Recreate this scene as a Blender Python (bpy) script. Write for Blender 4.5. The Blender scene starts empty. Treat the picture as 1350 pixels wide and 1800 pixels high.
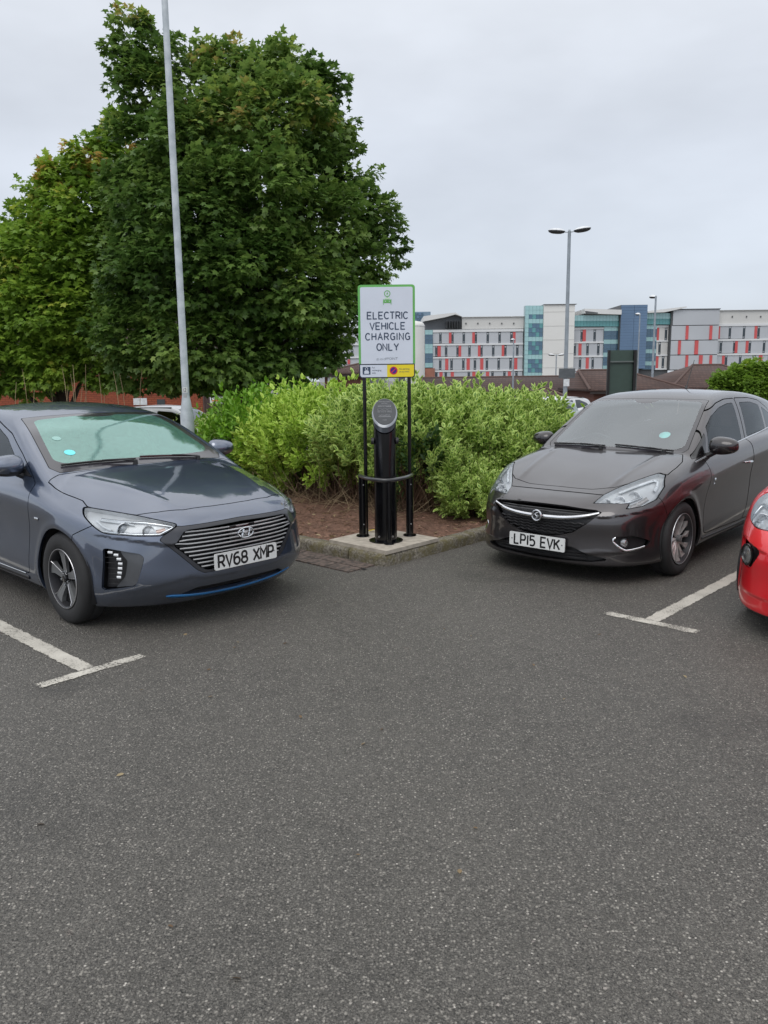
import bpy, bmesh, math, random
import numpy as np
from mathutils import Vector, Matrix
random.seed(7); RS = np.random.RandomState(11)
sc = bpy.context.scene
COL = sc.collection
# ---------------------------------------------------------------- camera
CF, CP, CR, CH, GA = 1374.5, .1693, .0118, 1.6345, .8193
def cam_axes():
    cp, sp = math.cos(CP), math.sin(CP); f = np.array([0, cp, -sp]); d = np.array([0, -sp, -cp]); r = np.array([1., 0, 0])
    cr, sr = math.cos(CR), math.sin(CR); return r*cr+d*sr, -r*sr+d*cr, f
_r, _d, _f = cam_axes()
cam = bpy.data.objects.new('camera', bpy.data.cameras.new('camera')); COL.objects.link(cam); sc.camera = cam
cam.matrix_world = Matrix(((_r[0], -_d[0], -_f[0], 0), (_r[1], -_d[1], -_f[1], 0), (_r[2], -_d[2], -_f[2], CH), (0, 0, 0, 1)))
cam.data.sensor_fit = 'VERTICAL'; cam.data.sensor_height = 36; cam.data.lens = CF/1800*36
cam.data.clip_start = .05; cam.data.clip_end = 3000
# ---------------------------------------------------------------- overcast sky
SUN_EL, SUN_ROT = math.radians(52), math.radians(200)
world = bpy.data.worlds.new('World'); sc.world = world; world.use_nodes = True
nt = world.node_tree; nt.nodes.clear(); N_, L_ = nt.nodes.new, nt.links.new
wo = N_('ShaderNodeOutputWorld'); bg = N_('ShaderNodeBackground'); bg.inputs['Strength'].default_value = .1
sky = N_('ShaderNodeTexSky'); sky.sky_type = 'NISHITA'; sky.sun_disc = False; sky.sun_elevation = SUN_EL; sky.sun_rotation = SUN_ROT
tc = N_('ShaderNodeTexCoord'); sep = N_('ShaderNodeSeparateXYZ'); L_(tc.outputs['Generated'], sep.inputs[0])
ramp = N_('ShaderNodeValToRGB'); L_(sep.outputs['Z'], ramp.inputs[0]); cr_ = ramp.color_ramp
cr_.elements[0].position = 0; cr_.elements[0].color = (.49, .53, .585, 1)
cr_.elements[1].position = 1; cr_.elements[1].color = (1, 1, 1, 1)
for p_, c_ in ((.12, (.50, .54, .60, 1)), (.25, (.52, .555, .615, 1)), (.42, (.63, .66, .71, 1)), (.7, (.87, .89, .92, 1))):
    e = cr_.elements.new(p_); e.color = c_
mp = N_('ShaderNodeMapping'); mp.inputs['Scale'].default_value = (1, 1, 2.6); L_(tc.outputs['Generated'], mp.inputs[0])
no = N_('ShaderNodeTexNoise'); no.inputs['Scale'].default_value = 1.9; no.inputs['Detail'].default_value = 5; no.inputs['Roughness'].default_value = .5; L_(mp.outputs[0], no.inputs['Vector'])
mr = N_('ShaderNodeMapRange'); mr.inputs[1].default_value = .3; mr.inputs[2].default_value = .7; mr.inputs[3].default_value = .80*9.7; mr.inputs[4].default_value = 1.16*9.7; L_(no.outputs['Fac'], mr.inputs[0])
vm = N_('ShaderNodeVectorMath'); vm.operation = 'SCALE'; L_(ramp.outputs[0], vm.inputs[0]); L_(mr.outputs[0], vm.inputs['Scale'])
mx = N_('ShaderNodeMix'); mx.data_type = 'RGBA'; mx.inputs[0].default_value = .93; L_(sky.outputs[0], mx.inputs[6]); L_(vm.outputs[0], mx.inputs[7])
L_(mx.outputs[2], bg.inputs[0]); L_(bg.outputs[0], wo.inputs[0])
sd = bpy.data.lights.new('sun', 'SUN'); sd.energy = .7; sd.angle = math.radians(40); sd.color = (1, .97, .93)
sun = bpy.data.objects.new('sun', sd); COL.objects.link(sun)
_az = SUN_ROT; _dir = Vector((math.sin(_az)*math.cos(SUN_EL), math.cos(_az)*math.cos(SUN_EL), math.sin(SUN_EL)))
sun.rotation_euler = _dir.to_track_quat('Z', 'Y').to_euler()
sc.view_settings.view_transform = 'Standard'; sc.view_settings.look = 'None'; sc.view_settings.exposure = .5; sc.view_settings.gamma = 1
sc.view_settings.use_curve_mapping = False
sc.cycles.max_bounces = 8; sc.cycles.transparent_max_bounces = 12
# ---------------------------------------------------------------- car body fields (numpy)
class Spl:
    """natural cubic spline through a table, linear outside"""
    def __init__(s, x, Y):
        o = np.argsort(x); x = np.array(x, float)[o]; s.x = x; s.Y = np.array(Y, float)[o]; n = len(x); h = np.diff(s.x)
        A = np.zeros((n, n)); B = np.zeros((n, n)); A[0, 0] = A[-1, -1] = 1
        for i in range(1, n-1):
            A[i, i-1] = h[i-1]; A[i, i] = 2*(h[i-1]+h[i]); A[i, i+1] = h[i]
            B[i, i-1] = 6/h[i-1]; B[i, i] = -6/h[i-1]-6/h[i]; B[i, i+1] = 6/h[i]
        s.K = np.linalg.solve(A, B)
    def basis(s, q):
        q = np.asarray(q, float); x = s.x; n = len(x); qc = np.clip(q, x[0], x[-1])
        i = np.clip(np.searchsorted(x, qc, side='right')-1, 0, n-2); h = x[i+1]-x[i]
        a = (x[i+1]-qc)/h; b = (qc-x[i])/h
        c = ((a**3-a)*h*h/6); d = ((b**3-b)*h*h/6)
        E = np.eye(n)
        W = a[:, None]*E[i]+b[:, None]*E[i+1]+c[:, None]*s.K[i]+d[:, None]*s.K[i+1]
        # linear extension
        for side, i0, i1 in ((q < x[0], 0, 1), (q > x[-1], n-1, n-2)):
            if side.any():
                hh = x[i1]-x[i0]; g = (E[i1]-E[i0])/hh - (s.K[i1]*hh/6 + s.K[i0]*hh/3)
                W[side] += (q[side]-x[i0])[:, None]*g
        return W
    def __call__(s, q):
        q = np.asarray(q, float); sh = q.shape
        return (s.basis(q.ravel())@s.Y).reshape(sh)
class Spl2:
    def __init__(s, x, y, T):
        s.T = np.array(T, float)[np.argsort(x)]; s.a = Spl(x, np.zeros(len(x))); s.b = Spl(y, np.zeros(len(y)))
    def __call__(s, p, q):
        p, q = np.broadcast_arrays(p, q); sh = p.shape
        return np.einsum('ni,ij,nj->n', s.a.basis(p.ravel()), s.T, s.b.basis(q.ravel()), optimize=True).reshape(sh)
def smax(a, b, k):
    d = np.abs(a-b); return np.maximum(a, b)+np.maximum(k-d, 0)**2/(4*k)
def smin(a, b, k): return -smax(-a, -b, k)

class CarField:
    def __init__(s, c):
        s.c = c; s.W = Spl(*c['width']); s.off = Spl(*c['profile']); s.zc = Spl(*c['crease'])
        s.P = Spl(*c['nose']); s.D = Spl(*c['plan']); s.Ds = Spl(*c['planscale']); s.T = Spl2(*c['top'])
        s.G = Spl(*c['glass']); s.Gx = Spl(*c['glassx']); s.WS = Spl(*c['screen']); s.R = Spl(*c['roof']); s.bot = Spl(*c['bottom'])
        s.RE = Spl(*c['rear'])
    def side(s, x, z):
        v = s.W(x)+s.off(z-s.zc(x))
        for wx in (0, -s.c['wb']):
            r = np.hypot(x-wx, z-s.c['wr']); ra = s.c['arch']
            v = v+s.c['flare']*np.exp(-((r-ra-.015)/.035)**2)*np.clip((z-.12)/.15, 0, 1)
        return v
    def front(s, y, z):
        v = s.P(z)-s.D(y)*s.Ds(z); y, z = np.abs(y), z
        for (pts, amp, up, wd) in s.c.get('creases', ()):
            py, pz = zip(*pts); zl = np.interp(y, py, pz); q = z-zl; w = np.clip((y-py[0])/.06, 0, 1)*np.clip((py[-1]-y)/.06, 0, 1)
            v = v+amp*w*(.5+.5*np.tanh(q/wd))*np.exp(-np.maximum(q, 0)/up)
        return v
    def __call__(s, x, y, z):
        c = s.c; ya = np.sqrt(y*y+1e-6)
        fs = (ya-s.side(x, z)); ff = (x-s.front(ya, z))*.8; ft = (z-s.top(x, ya))
        lo = smax(fs, ff, .05); lo = smax(lo, ft, c.get('kt', .045)); lo = smax(lo, s.RE(z)-.12*(ya/.8)**4*-1-x, .10); lo = smax(lo, s.bot(x)-z, .03)
        gs = (ya-s.G(z)-s.Gx(x))*.95; gw = (x-s.WS(z)+c['wsc']*(ya/.7)**2)*.45; gr = z-s.R(x)+c['crown']*(ya/.6)**2
        up = smax(gs, gw, .05); up = smax(up, gr, .06); up = smax(up, (s.RE(z)-x), .06); up = np.maximum(up, .75-z)
        return smin(lo, up, c.get('ku', .02))
    def top(s, x, y):
        v = s.T(x, y)
        for (x0, y0, x1, y1, amp, w) in s.c.get('ridges', ()):
            t = np.clip((x-x0)/(x1-x0), 0, 1); yl = y0+(y1-y0)*t; v = v+amp*np.exp(-((y-yl)/w)**2)*np.clip((x-x0)/.15, 0, 1)*np.clip((x1-x)/.15, 0, 1)
        return v
    def grid(s, xs, ys, zs):
        """same as __call__ but cheap on a grid"""
        c = s.c; ya = np.sqrt(ys*ys+1e-6); X, Z = np.meshgrid(xs, zs, indexing='ij')
        S = s.side(X, Z)[:, None, :]; Fy, Fz = np.meshgrid(ya, zs, indexing='ij'); F = s.front(Fy, Fz)[None]
        Tx, Ty = np.meshgrid(xs, ya, indexing='ij'); T = s.top(Tx, Ty)[:, :, None]
        x = xs[:, None, None]; y = ya[None, :, None]; z = zs[None, None, :]
        RE = s.RE(zs)[None, None, :]; 
        lo = smax(y-S, (x-F)*.8, .05); lo = smax(lo, z-T, c.get('kt', .045)); lo = smax(lo, RE+.12*(y/.8)**4-x, .10); lo = smax(lo, s.bot(xs)[:, None, None]-z, .03)
        gs = (y-s.G(zs)[None, None, :]-s.Gx(xs)[:, None, None])*.95; gw = (x-s.WS(zs)[None, None, :]+c['wsc']*(y/.7)**2)*.45
        gr = z-s.R(xs)[:, None, None]+c['crown']*(y/.6)**2
        up = smax(gs, gw, .05); up = smax(up, gr, .06); up = smax(up, RE-x, .06); up = np.maximum(up, .75-z)
        return smin(lo, up, c.get('ku', .02))
    def grad(s, P, e=1.5e-3):
        x, y, z = P.T
        g = np.stack([s(x+e, y, z)-s(x-e, y, z), s(x, y+e, z)-s(x, y-e, z), s(x, y, z+e)-s(x, y, z-e)], 1)/(2*e)
        return g
    def mesh(s, h, bounds):
        (x0, x1), y1, (z0, z1) = bounds
        xs = np.arange(x0, x1, h); ys = (np.arange(0, int(y1/h)+2)-.5)*h; zs = np.arange(z0, z1, h)
        f = s.grid(xs, ys, zs); ins = f < 0
        nx, ny, nz = f.shape
        cnt = np.zeros((nx-1, ny-1, nz-1), int); acc = np.zeros((nx-1, ny-1, nz-1, 3))
        base = [xs[:-1, None, None], ys[None, :-1, None], zs[None, None, :-1]]
        for ax in range(3):
            for da in (0, 1):
                for db in (0, 1):
                    o = [0, 0, 0]; oth = [a for a in range(3) if a != ax]; o[oth[0]] = da; o[oth[1]] = db
                    sl = tuple(slice(o[i], o[i]+(nx, ny, nz)[i]-1) for i in range(3)); o2 = list(o); o2[ax] = 1
                    sl2 = tuple(slice(o2[i], o2[i]+(nx, ny, nz)[i]-1) for i in range(3))
                    A = f[sl]; B = f[sl2]; m = (A < 0) != (B < 0); t = np.where(m, A/np.where(m, A-B, 1), 0)
                    cnt += m
                    for i in range(3):
                        v = (t if i == ax else o[i])*h
                        acc[..., i] += np.where(m, base[i]+v, 0)
        act = cnt > 0; idx = -np.ones(act.shape, int); idx[act] = np.arange(act.sum())
        V = acc[act]/cnt[act][:, None]; seam = np.nonzero(act)[1] == 0; V[seam, 1] = 0
        quads = []
        for ax in range(3):
            a, b = [(1, 2), (2, 0), (0, 1)][ax]
            sl = [slice(None)]*3; sl2 = [slice(None)]*3; sl[ax] = slice(0, -1); sl2[ax] = slice(1, None)
            A = ins[tuple(sl)]; B = ins[tuple(sl2)]; e = np.argwhere(A != B)
            e = e[(e[:, a] > 0) & (e[:, b] > 0) & (e[:, a] < (nx, ny, nz)[a]-1) & (e[:, b] < (nx, ny, nz)[b]-1)]
            if ax != 1: e = e[e[:, 1] >= 1]
            else: e = e[e[:, 1] >= 0]
            def cell(da, db):
                q = e.copy(); q[:, a] -= da; q[:, b] -= db; return idx[q[:, 0], q[:, 1], q[:, 2]]
            q = np.stack([cell(1, 1), cell(0, 1), cell(0, 0), cell(1, 0)], 1)
            fl = A[e[:, 0], e[:, 1], e[:, 2]]; q[~fl] = q[~fl][:, ::-1]; quads.append(q)
        Q = np.vstack(quads)
        for _ in range(4):
            g = s.grad(V); fv = s(*V.T); st = g*(fv/np.maximum((g**2).sum(1), .05))[:, None]
            L = np.linalg.norm(st, axis=1); st *= np.minimum(1, .5*h/np.maximum(L, 1e-9))[:, None]
            V = V-st; V[seam, 1] = 0
        N = s.grad(V); N[seam, 1] = 0; N /= np.linalg.norm(N, axis=1)[:, None]+1e-12
        T = np.vstack([Q[:, [0, 1, 2]], Q[:, [0, 2, 3]]])
        # mirror
        n = len(V); mp = np.arange(n)+n; si = np.nonzero(seam)[0]; mp[si] = si
        V2 = V*[1, -1, 1]; N2 = N*[1, -1, 1]; T2 = mp[T][:, ::-1]
        V = np.vstack([V, V2]); N = np.vstack([N, N2]); T = np.vstack([T, T2])
        bad = (T[:, 0] == T[:, 1]) | (T[:, 1] == T[:, 2]) | (T[:, 0] == T[:, 2]); T = T[~bad]
        return compact(V, N, T)
def compact(V, N, T):
    u, inv = np.unique(T.ravel(), return_inverse=True)
    return V[u], N[u], inv.reshape(-1, 3)
def clip(m, d):
    """split mesh by per-vertex values: returns (inside d<0, outside)"""
    V, N, T = m; d = np.where(np.abs(d) < 1e-6, 1e-6, d); s = d[T] < 0; c = s.sum(1)
    ins, out = [T[c == 3]], [T[c == 0]]
    nV, nN = [V], [N]; k = len(V)
    for cc in (1, 2):
        t = T[c == cc]; ss = s[c == cc]
        if not len(t): continue
        lone = (ss if cc == 1 else ~ss).argmax(1)
        t = np.take_along_axis(t, (lone[:, None]+np.arange(3))%3, 1)
        a, b, e = t.T
        def cut(p, q):
            nonlocal k
            w = (d[p]/(d[p]-d[q]))[:, None]; nV.append(V[p]*(1-w)+V[q]*w); nn = N[p]*(1-w)+N[q]*w
            nN.append(nn/(np.linalg.norm(nn, axis=1)[:, None]+1e-12)); r = np.arange(len(p))+k; k += len(p); return r
        ab = cut(a, b); ac = cut(a, e)
        one = np.stack([a, ab, ac], 1); two = np.vstack([np.stack([ab, b, e], 1), np.stack([ab, e, ac], 1)])
        (ins if cc == 1 else out).append(one); (out if cc == 1 else ins).append(two)
    V = np.vstack(nV); N = np.vstack(nN)
    def fin(L):
        T = np.vstack(L)
        if not len(T): return (np.zeros((0, 3)), np.zeros((0, 3)), np.zeros((0, 3), int))
        return weld(*compact(V, N, T))
    return fin(ins), fin(out)
def weld(V, N, T):
    key = np.round(V*2e5).astype(np.int64); _, i, inv = np.unique(key, axis=0, return_index=True, return_inverse=True)
    inv = inv.ravel(); T = inv[T]; bad = (T[:, 0] == T[:, 1]) | (T[:, 1] == T[:, 2]) | (T[:, 0] == T[:, 2])
    return V[i], N[i], T[~bad]
def polysd(q, P):
    """signed distance (neg inside) of points q (n,2) to polygon P"""
    P = np.array(P, float); n = len(P); best = np.full(len(q), 1e9); ins = np.zeros(len(q), bool)
    for i in range(n):
        a = P[i]; b = P[(i+1) % n]; e = b-a; w = q-a; t = np.clip(w@e/(e@e+1e-12), 0, 1)
        best = np.minimum(best, np.hypot(*(w-t[:, None]*e).T))
        c = ((a[1] > q[:, 1]) != (b[1] > q[:, 1])); xx = a[0]+(q[:, 1]-a[1])*(b[0]-a[0])/np.where(b[1] == a[1], 1e-9, b[1]-a[1])
        ins ^= c & (q[:, 0] < xx)
    return np.where(ins, -best, best)
def rnd(P, r=.02, n=4):
    """round the corners of a polygon"""
    P = [np.array(p, float) for p in P]; out = []
    for i in range(len(P)):
        a, b, c = P[i-1], P[i], P[(i+1) % len(P)]
        la, lc = np.linalg.norm(a-b), np.linalg.norm(c-b); rr = min(r, la*.45, lc*.45)
        p = b+(a-b)/la*rr; q = b+(c-b)/lc*rr
        for k in range(n+1):
            t = k/n; out.append(tuple((1-t)**2*p+2*t*(1-t)*b+t*t*q))
    return out

SPEC_I = dict(creases=(([(.40, .60), (.50, .592), (.60, .612), (.72, .640), (.84, .665)], .016, .055, .007), ([(.0, .345), (.30, .350), (.40, .37), (.60, .33), (.80, .27)], .012, .07, .012)), ridges=((-.30, .63, .70, .36, .007, .035),), wb=2.70, wr=.317, arch=.350, flare=.010, kt=.05, ku=.015,
    width=([-3.6, -3.3, -2.9, -2.3, -1.6, -.9, -.4, 0, .3, .55, .75, .9], [.74, .83, .885, .90, .905, .905, .903, .90, .872, .79, .68, .58]),
    profile=([-.70, -.6, -.5, -.3, -.1, -.02, .02, .08, .14, .2, .3], [-.075, -.035, -.018, -.022, -.008, 0, -.006, -.028, -.058, -.095, -.17]),
    crease=([-3.4, -2, -.9, 0, .4, .9], [.90, .87, .83, .76, .69, .62]),
    nose=([.12, .2, .26, .33, .45, .6, .68, .74, .8, .9], [.66, .74, .80, .845, .86, .868, .862, .84, .80, .70]),
    plan=([0, .2, .4, .55, .65, .75, .82, .88, .95], [0, .008, .045, .115, .19, .30, .41, .55, .78]),
    planscale=([.1, .5, .68, .8], [1, 1.0, 1.25, 1.35]),
    top=([.9, .8, .65, .5, .2, -.1, -.4, -.9, -3, -3.6], [0, .3, .5, .6, .7, .8, .95],
        [[.66, .65, .62, .59, .55, .49, .38], [.755, .74, .70, .67, .625, .565, .46], [.827, .818, .780, .741, .69, .63, .53], [.873, .869, .834, .793, .742, .68, .59], [.937, .935, .916, .880, .838, .79, .70],
         [.978, .976, .966, .948, .918, .87, .79], [1.01, 1.009, 1.002, .993, .972, .935, .85], [1.04, 1.04, 1.03, 1.015, .985, .95, .87], [1.04, 1.04, 1.03, 1.015, .99, .96, .90], [.98, .98, .97, .96, .95, .93, .87]]),
    glass=([.75, .95, 1.1, 1.25, 1.38, 1.5], [.885, .83, .775, .705, .63, .54]),
    glassx=([-3.6, -3, -2.2, -1.4, -.8, -.3], [-.16, -.07, -.01, 0, 0, -.02]),
    screen=([.9, 1.007, 1.1, 1.2, 1.3, 1.387, 1.5], [-.08, -.30, -.49, -.70, -.91, -1.12, -1.42]), wsc=.07, crown=.045,
    roof=([-3.7, -3.3, -2.8, -2.3, -1.9, -1.5, -1.13, -.8], [1.04, 1.19, 1.35, 1.435, 1.46, 1.445, 1.395, 1.32]),
    bottom=([-3.6, -3, -2.3, -.5, .3, .9], [.25, .2, .18, .18, .165, .165]),
    rear=([.1, .4, .8, 1.0, 1.1], [-3.45, -3.58, -3.58, -3.56, -3.6]))
SPEC_C = dict(creases=(([(.44, .545), (.52, .548), (.62, .562), (.72, .585), (.84, .62)], .016, .06, .007), ([(.30, .235), (.50, .262), (.62, .268), (.80, .26)], .010, .05, .008)), ridges=((-.34, .52, .50, .43, .008, .028),), wb=2.51, wr=.308, arch=.338, flare=.012, kt=.06, ku=.015,
    width=([-3.2, -2.9, -2.5, -1.8, -1.2, -.5, 0, .25, .5, .7, .85], [.70, .79, .85, .862, .862, .862, .862, .84, .765, .68, .6]),
    profile=([-.70, -.6, -.5, -.3, -.1, -.02, .02, .08, .14, .2, .3], [-.075, -.035, -.012, -.018, -.008, 0, -.006, -.022, -.045, -.072, -.13]),
    crease=([-3.0, -2.4, -1.4, -.5, .2, .8], [.95, .93, .86, .77, .69, .62]),
    nose=([.08, .14, .2, .3, .4, .5, .56, .62, .68, .76, .85], [.79, .825, .835, .835, .835, .84, .82, .775, .71, .60, .45]),
    plan=([0, .2, .4, .5, .6, .7, .78, .85, .92], [0, .008, .04, .08, .145, .25, .375, .53, .75]),
    planscale=([.1, .5, .68, .8], [1, 1.0, 1., .9]),
    top=([.85, .75, .6, .45, .3, 0, -.3, -.6, -1, -2, -3.2], [0, .3, .5, .6, .7, .8, .95],
        [[.60, .59, .57, .54, .5, .45, .4], [.645, .64, .625, .605, .58, .54, .46], [.695, .693, .69, .68, .66, .62, .53], [.748, .75, .76, .755, .74, .70, .60], [.80, .803, .815, .815, .805, .77, .68],
         [.882, .886, .895, .897, .888, .855, .76], [.95, .952, .957, .955, .94, .905, .82], [1.0, 1.0, 1.0, .99, .975, .94, .86], [1.03, 1.03, 1.02, 1.01, .99, .97, .9], [1.08, 1.08, 1.08, 1.07, 1.06, 1.04, 1.0], [1.1, 1.1, 1.1, 1.09, 1.07, 1.05, 1.0]]),
    glass=([.75, .9, 1.03, 1.2, 1.3, 1.42, 1.5], [.84, .80, .76, .695, .65, .58, .52]),
    glassx=([-3.2, -2.6, -2.1, -1.4, -.8, -.3], [-.10, -.03, 0, 0, 0, -.02]),
    screen=([.88, .965, 1.1, 1.2, 1.3, 1.415, 1.55], [-.225, -.355, -.57, -.735, -.905, -1.115, -1.43]), wsc=.045, crown=.035,
    roof=([-3.3, -3.0, -2.7, -2.2, -1.75, -1.4, -1.1, -.8], [1.30, 1.37, 1.42, 1.475, 1.492, 1.475, 1.43, 1.36]),
    bottom=([-3.2, -2.5, -.5, .3, .9], [.24, .2, .19, .16, .15]),
    rear=([.1, .4, .7, 1.0, 1.2, 1.4], [-3.08, -3.14, -3.15, -3.10, -3.02, -2.88]))
# ---------------------------------------------------------------- helpers
UU = np.array([-math.sin(GA), math.cos(GA), 0]); VV = np.array([math.cos(GA), math.sin(GA), 0])
def uv(u, v, z=0.): return np.array([u*UU[0]+v*VV[0], u*UU[1]+v*VV[1], z])
def at(px, py, Y):
    """point seen in that direction, on the vertical plane Y metres ahead"""
    d = (px-675)/CF*_r+(py-900)/CF*_d+_f; return np.array([0, 0, CH])+d*(Y/d[1])
def ground_z(x, y):
    q = np.clip((y-15)/50., 0, 1); return -2.8*q*q*(3-2*q)
def node_mat(name):
    m = bpy.data.materials.new(name); m.use_nodes = True; t = m.node_tree; t.nodes.clear()
    o = t.nodes.new('ShaderNodeOutputMaterial'); b = t.nodes.new('ShaderNodeBsdfPrincipled'); t.links.new(b.outputs[0], o.inputs[0]); return m, t, b, o
MATS = {}
def mat(name, col, rough=.5, metal=0., coat=0., var=.12, scale=8., bump=0., bscale=60., spec=.5, crough=.03, col2=None, emit=None, ior=None):
    if name in MATS: return MATS[name]
    m, t, b, o = node_mat(name); N = t.nodes.new; L = t.links.new
    tc = N('ShaderNodeTexCoord'); n = N('ShaderNodeTexNoise'); n.inputs['Scale'].default_value = scale; n.inputs['Detail'].default_value = 4; L(tc.outputs['Object'], n.inputs['Vector'])
    r = N('ShaderNodeValToRGB'); c2 = col2 or tuple(c*(1-var) for c in col); c1 = tuple(c*(1+var) for c in col) if col2 is None else col
    r.color_ramp.elements[0].position = .35; r.color_ramp.elements[1].position = .65
    r.color_ramp.elements[0].color = (*c2, 1); r.color_ramp.elements[1].color = (*c1, 1); L(n.outputs['Fac'], r.inputs[0]); L(r.outputs[0], b.inputs['Base Color'])
    b.inputs['Roughness'].default_value = rough; b.inputs['Metallic'].default_value = metal; b.inputs['Coat Weight'].default_value = coat; b.inputs['Coat Roughness'].default_value = crough
    b.inputs['Specular IOR Level'].default_value = spec
    if coat >= 1 and metal >= .2:
        nd = N('ShaderNodeTexNoise'); nd.inputs['Scale'].default_value = 3.5; nd.inputs['Detail'].default_value = 7; nd.inputs['Roughness'].default_value = .7; L(tc.outputs['Object'], nd.inputs['Vector']); rd_ = N('ShaderNodeMapRange'); rd_.inputs[1].default_value = .4; rd_.inputs[2].default_value = .75; rd_.inputs[3].default_value = .015; rd_.inputs[4].default_value = .14; L(nd.outputs['Fac'], rd_.inputs[0]); L(rd_.outputs[0], b.inputs['Coat Roughness'])
    if ior: b.inputs['Coat IOR'].default_value = ior
    if bump:
        n2 = N('ShaderNodeTexNoise'); n2.inputs['Scale'].default_value = bscale; n2.inputs['Detail'].default_value = 5; L(tc.outputs['Object'], n2.inputs['Vector'])
        bp = N('ShaderNodeBump'); bp.inputs['Strength'].default_value = bump; bp.inputs['Distance'].default_value = .01; L(n2.outputs['Fac'], bp.inputs['Height']); L(bp.outputs[0], b.inputs['Normal'])
    if emit: b.inputs['Emission Color'].default_value = (*emit, 1); b.inputs['Emission Strength'].default_value = 1
    MATS[name] = m; return m
def glass_mat(name, tint=(.6, .7, .68), refl=1.5, rough=.02, fog=0., fogcol=(.5, .62, .58), fogscale=30., boost=0.):
    if name in MATS: return MATS[name]
    m, t, b, o = node_mat(name); t.nodes.remove(b); N = t.nodes.new; L = t.links.new
    tr = N('ShaderNodeBsdfTransparent'); tr.inputs[0].default_value = (*tint, 1); gl = N('ShaderNodeBsdfGlossy'); gl.inputs['Roughness'].default_value = rough
    gl.inputs[0].default_value = (.74, 1, .93, 1) if fog else (.92, .97, 1, 1)
    fr = N('ShaderNodeFresnel'); fr.inputs[0].default_value = refl; ad = N('ShaderNodeMath'); ad.operation = 'ADD'; ad.use_clamp = True; ad.inputs[1].default_value = boost; L(fr.outputs[0], ad.inputs[0])
    base = tr
    if fog:
        df = N('ShaderNodeBsdfDiffuse'); df.inputs[0].default_value = (*fogcol, 1); tc = N('ShaderNodeTexCoord'); n = N('ShaderNodeTexNoise'); n.inputs['Scale'].default_value = fogscale; n.inputs['Detail'].default_value = 6; n.inputs['Roughness'].default_value = .75
        L(tc.outputs['Object'], n.inputs['Vector']); mr = N('ShaderNodeMapRange'); mr.inputs[1].default_value = .35; mr.inputs[2].default_value = .65; mr.inputs[3].default_value = fog*.7; mr.inputs[4].default_value = min(1, fog*1.3); L(n.outputs['Fac'], mr.inputs[0])
        ms = N('ShaderNodeMixShader'); L(mr.outputs[0], ms.inputs[0]); L(tr.outputs[0], ms.inputs[1]); L(df.outputs[0], ms.inputs[2]); base = ms
        bp = N('ShaderNodeBump'); bp.inputs['Strength'].default_value = .05; bp.inputs['Distance'].default_value = .002; L(n.outputs['Fac'], bp.inputs['Height']); L(bp.outputs[0], gl.inputs['Normal'])
    mm = N('ShaderNodeMixShader'); L(ad.outputs[0], mm.inputs[0]); L(base.outputs[0], mm.inputs[1]); L(gl.outputs[0], mm.inputs[2]); L(mm.outputs[0], o.inputs[0])
    MATS[name] = m; return m
def link(o, parent=None):
    COL.objects.link(o)
    if parent is not None: o.parent = parent
    return o
def tag(o, label=None, cat=None, group=None, kind=None):
    for k, v in (('label', label), ('category', cat), ('group', group), ('kind', kind)):
        if v: o[k] = v
    return o
def thing(name, label, cat, loc=(0, 0, 0), rz=0., group=None):
    o = bpy.data.objects.new(name, None); o.empty_display_size = .2; link(o); o.location = tuple(loc); o.rotation_euler = (0, 0, rz); return tag(o, label, cat, group)
def raw(name, V, F, m, parent=None, normals=None, smooth=False, attrs=None, mats=None, mi=None):
    """fast mesh object from numpy arrays; F is an (n,k) array or a list of such arrays"""
    me = bpy.data.meshes.new(name); V = np.asarray(V, np.float32); Fs = F if isinstance(F, list) else [F]; Fs = [np.asarray(f) for f in Fs if len(f)]
    me.vertices.add(len(V)); me.vertices.foreach_set('co', V.ravel())
    li = np.concatenate([f.ravel() for f in Fs]).astype(np.int32); cnt = np.concatenate([np.full(len(f), f.shape[1]) for f in Fs]).astype(np.int32)
    me.loops.add(len(li)); me.loops.foreach_set('vertex_index', li); me.polygons.add(len(cnt))
    me.polygons.foreach_set('loop_start', np.concatenate([[0], np.cumsum(cnt)[:-1]]).astype(np.int32)); me.polygons.foreach_set('loop_total', cnt)
    if smooth or normals is not None: me.polygons.foreach_set('use_smooth', np.ones(len(cnt), bool))
    for k, a in (attrs or {}).items():
        at_ = me.attributes.new(k, 'FLOAT', 'POINT'); at_.data.foreach_set('value', np.asarray(a, np.float32))
    for mm in (mats or [m]): me.materials.append(mm)
    if mi is not None: me.polygons.foreach_set('material_index', np.asarray(mi, np.int32))
    me.update(); me.validate()
    if normals is not None and len(me.vertices) == len(V): me.normals_split_custom_set_from_vertices(np.asarray(normals, np.float32).tolist())
    return link(bpy.data.objects.new(name, me), parent)
def bmobj(name, bm, m, parent=None, smooth=False, bevel=0., angle=.6):
    if bevel:
        bmesh.ops.bevel(bm, geom=[e for e in bm.edges if len(e.link_faces) == 2 and e.calc_face_angle(0) > .5], offset=bevel, segments=2, affect='EDGES', clamp_overlap=True)
    bmesh.ops.recalc_face_normals(bm, faces=bm.faces)
    me = bpy.data.meshes.new(name); bm.to_mesh(me); bm.free(); me.materials.append(m)
    if smooth:
        me.polygons.foreach_set('use_smooth', np.ones(len(me.polygons), bool)); me.set_sharp_from_angle(angle=angle)
    me.update(); return link(bpy.data.objects.new(name, me), parent)
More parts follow.
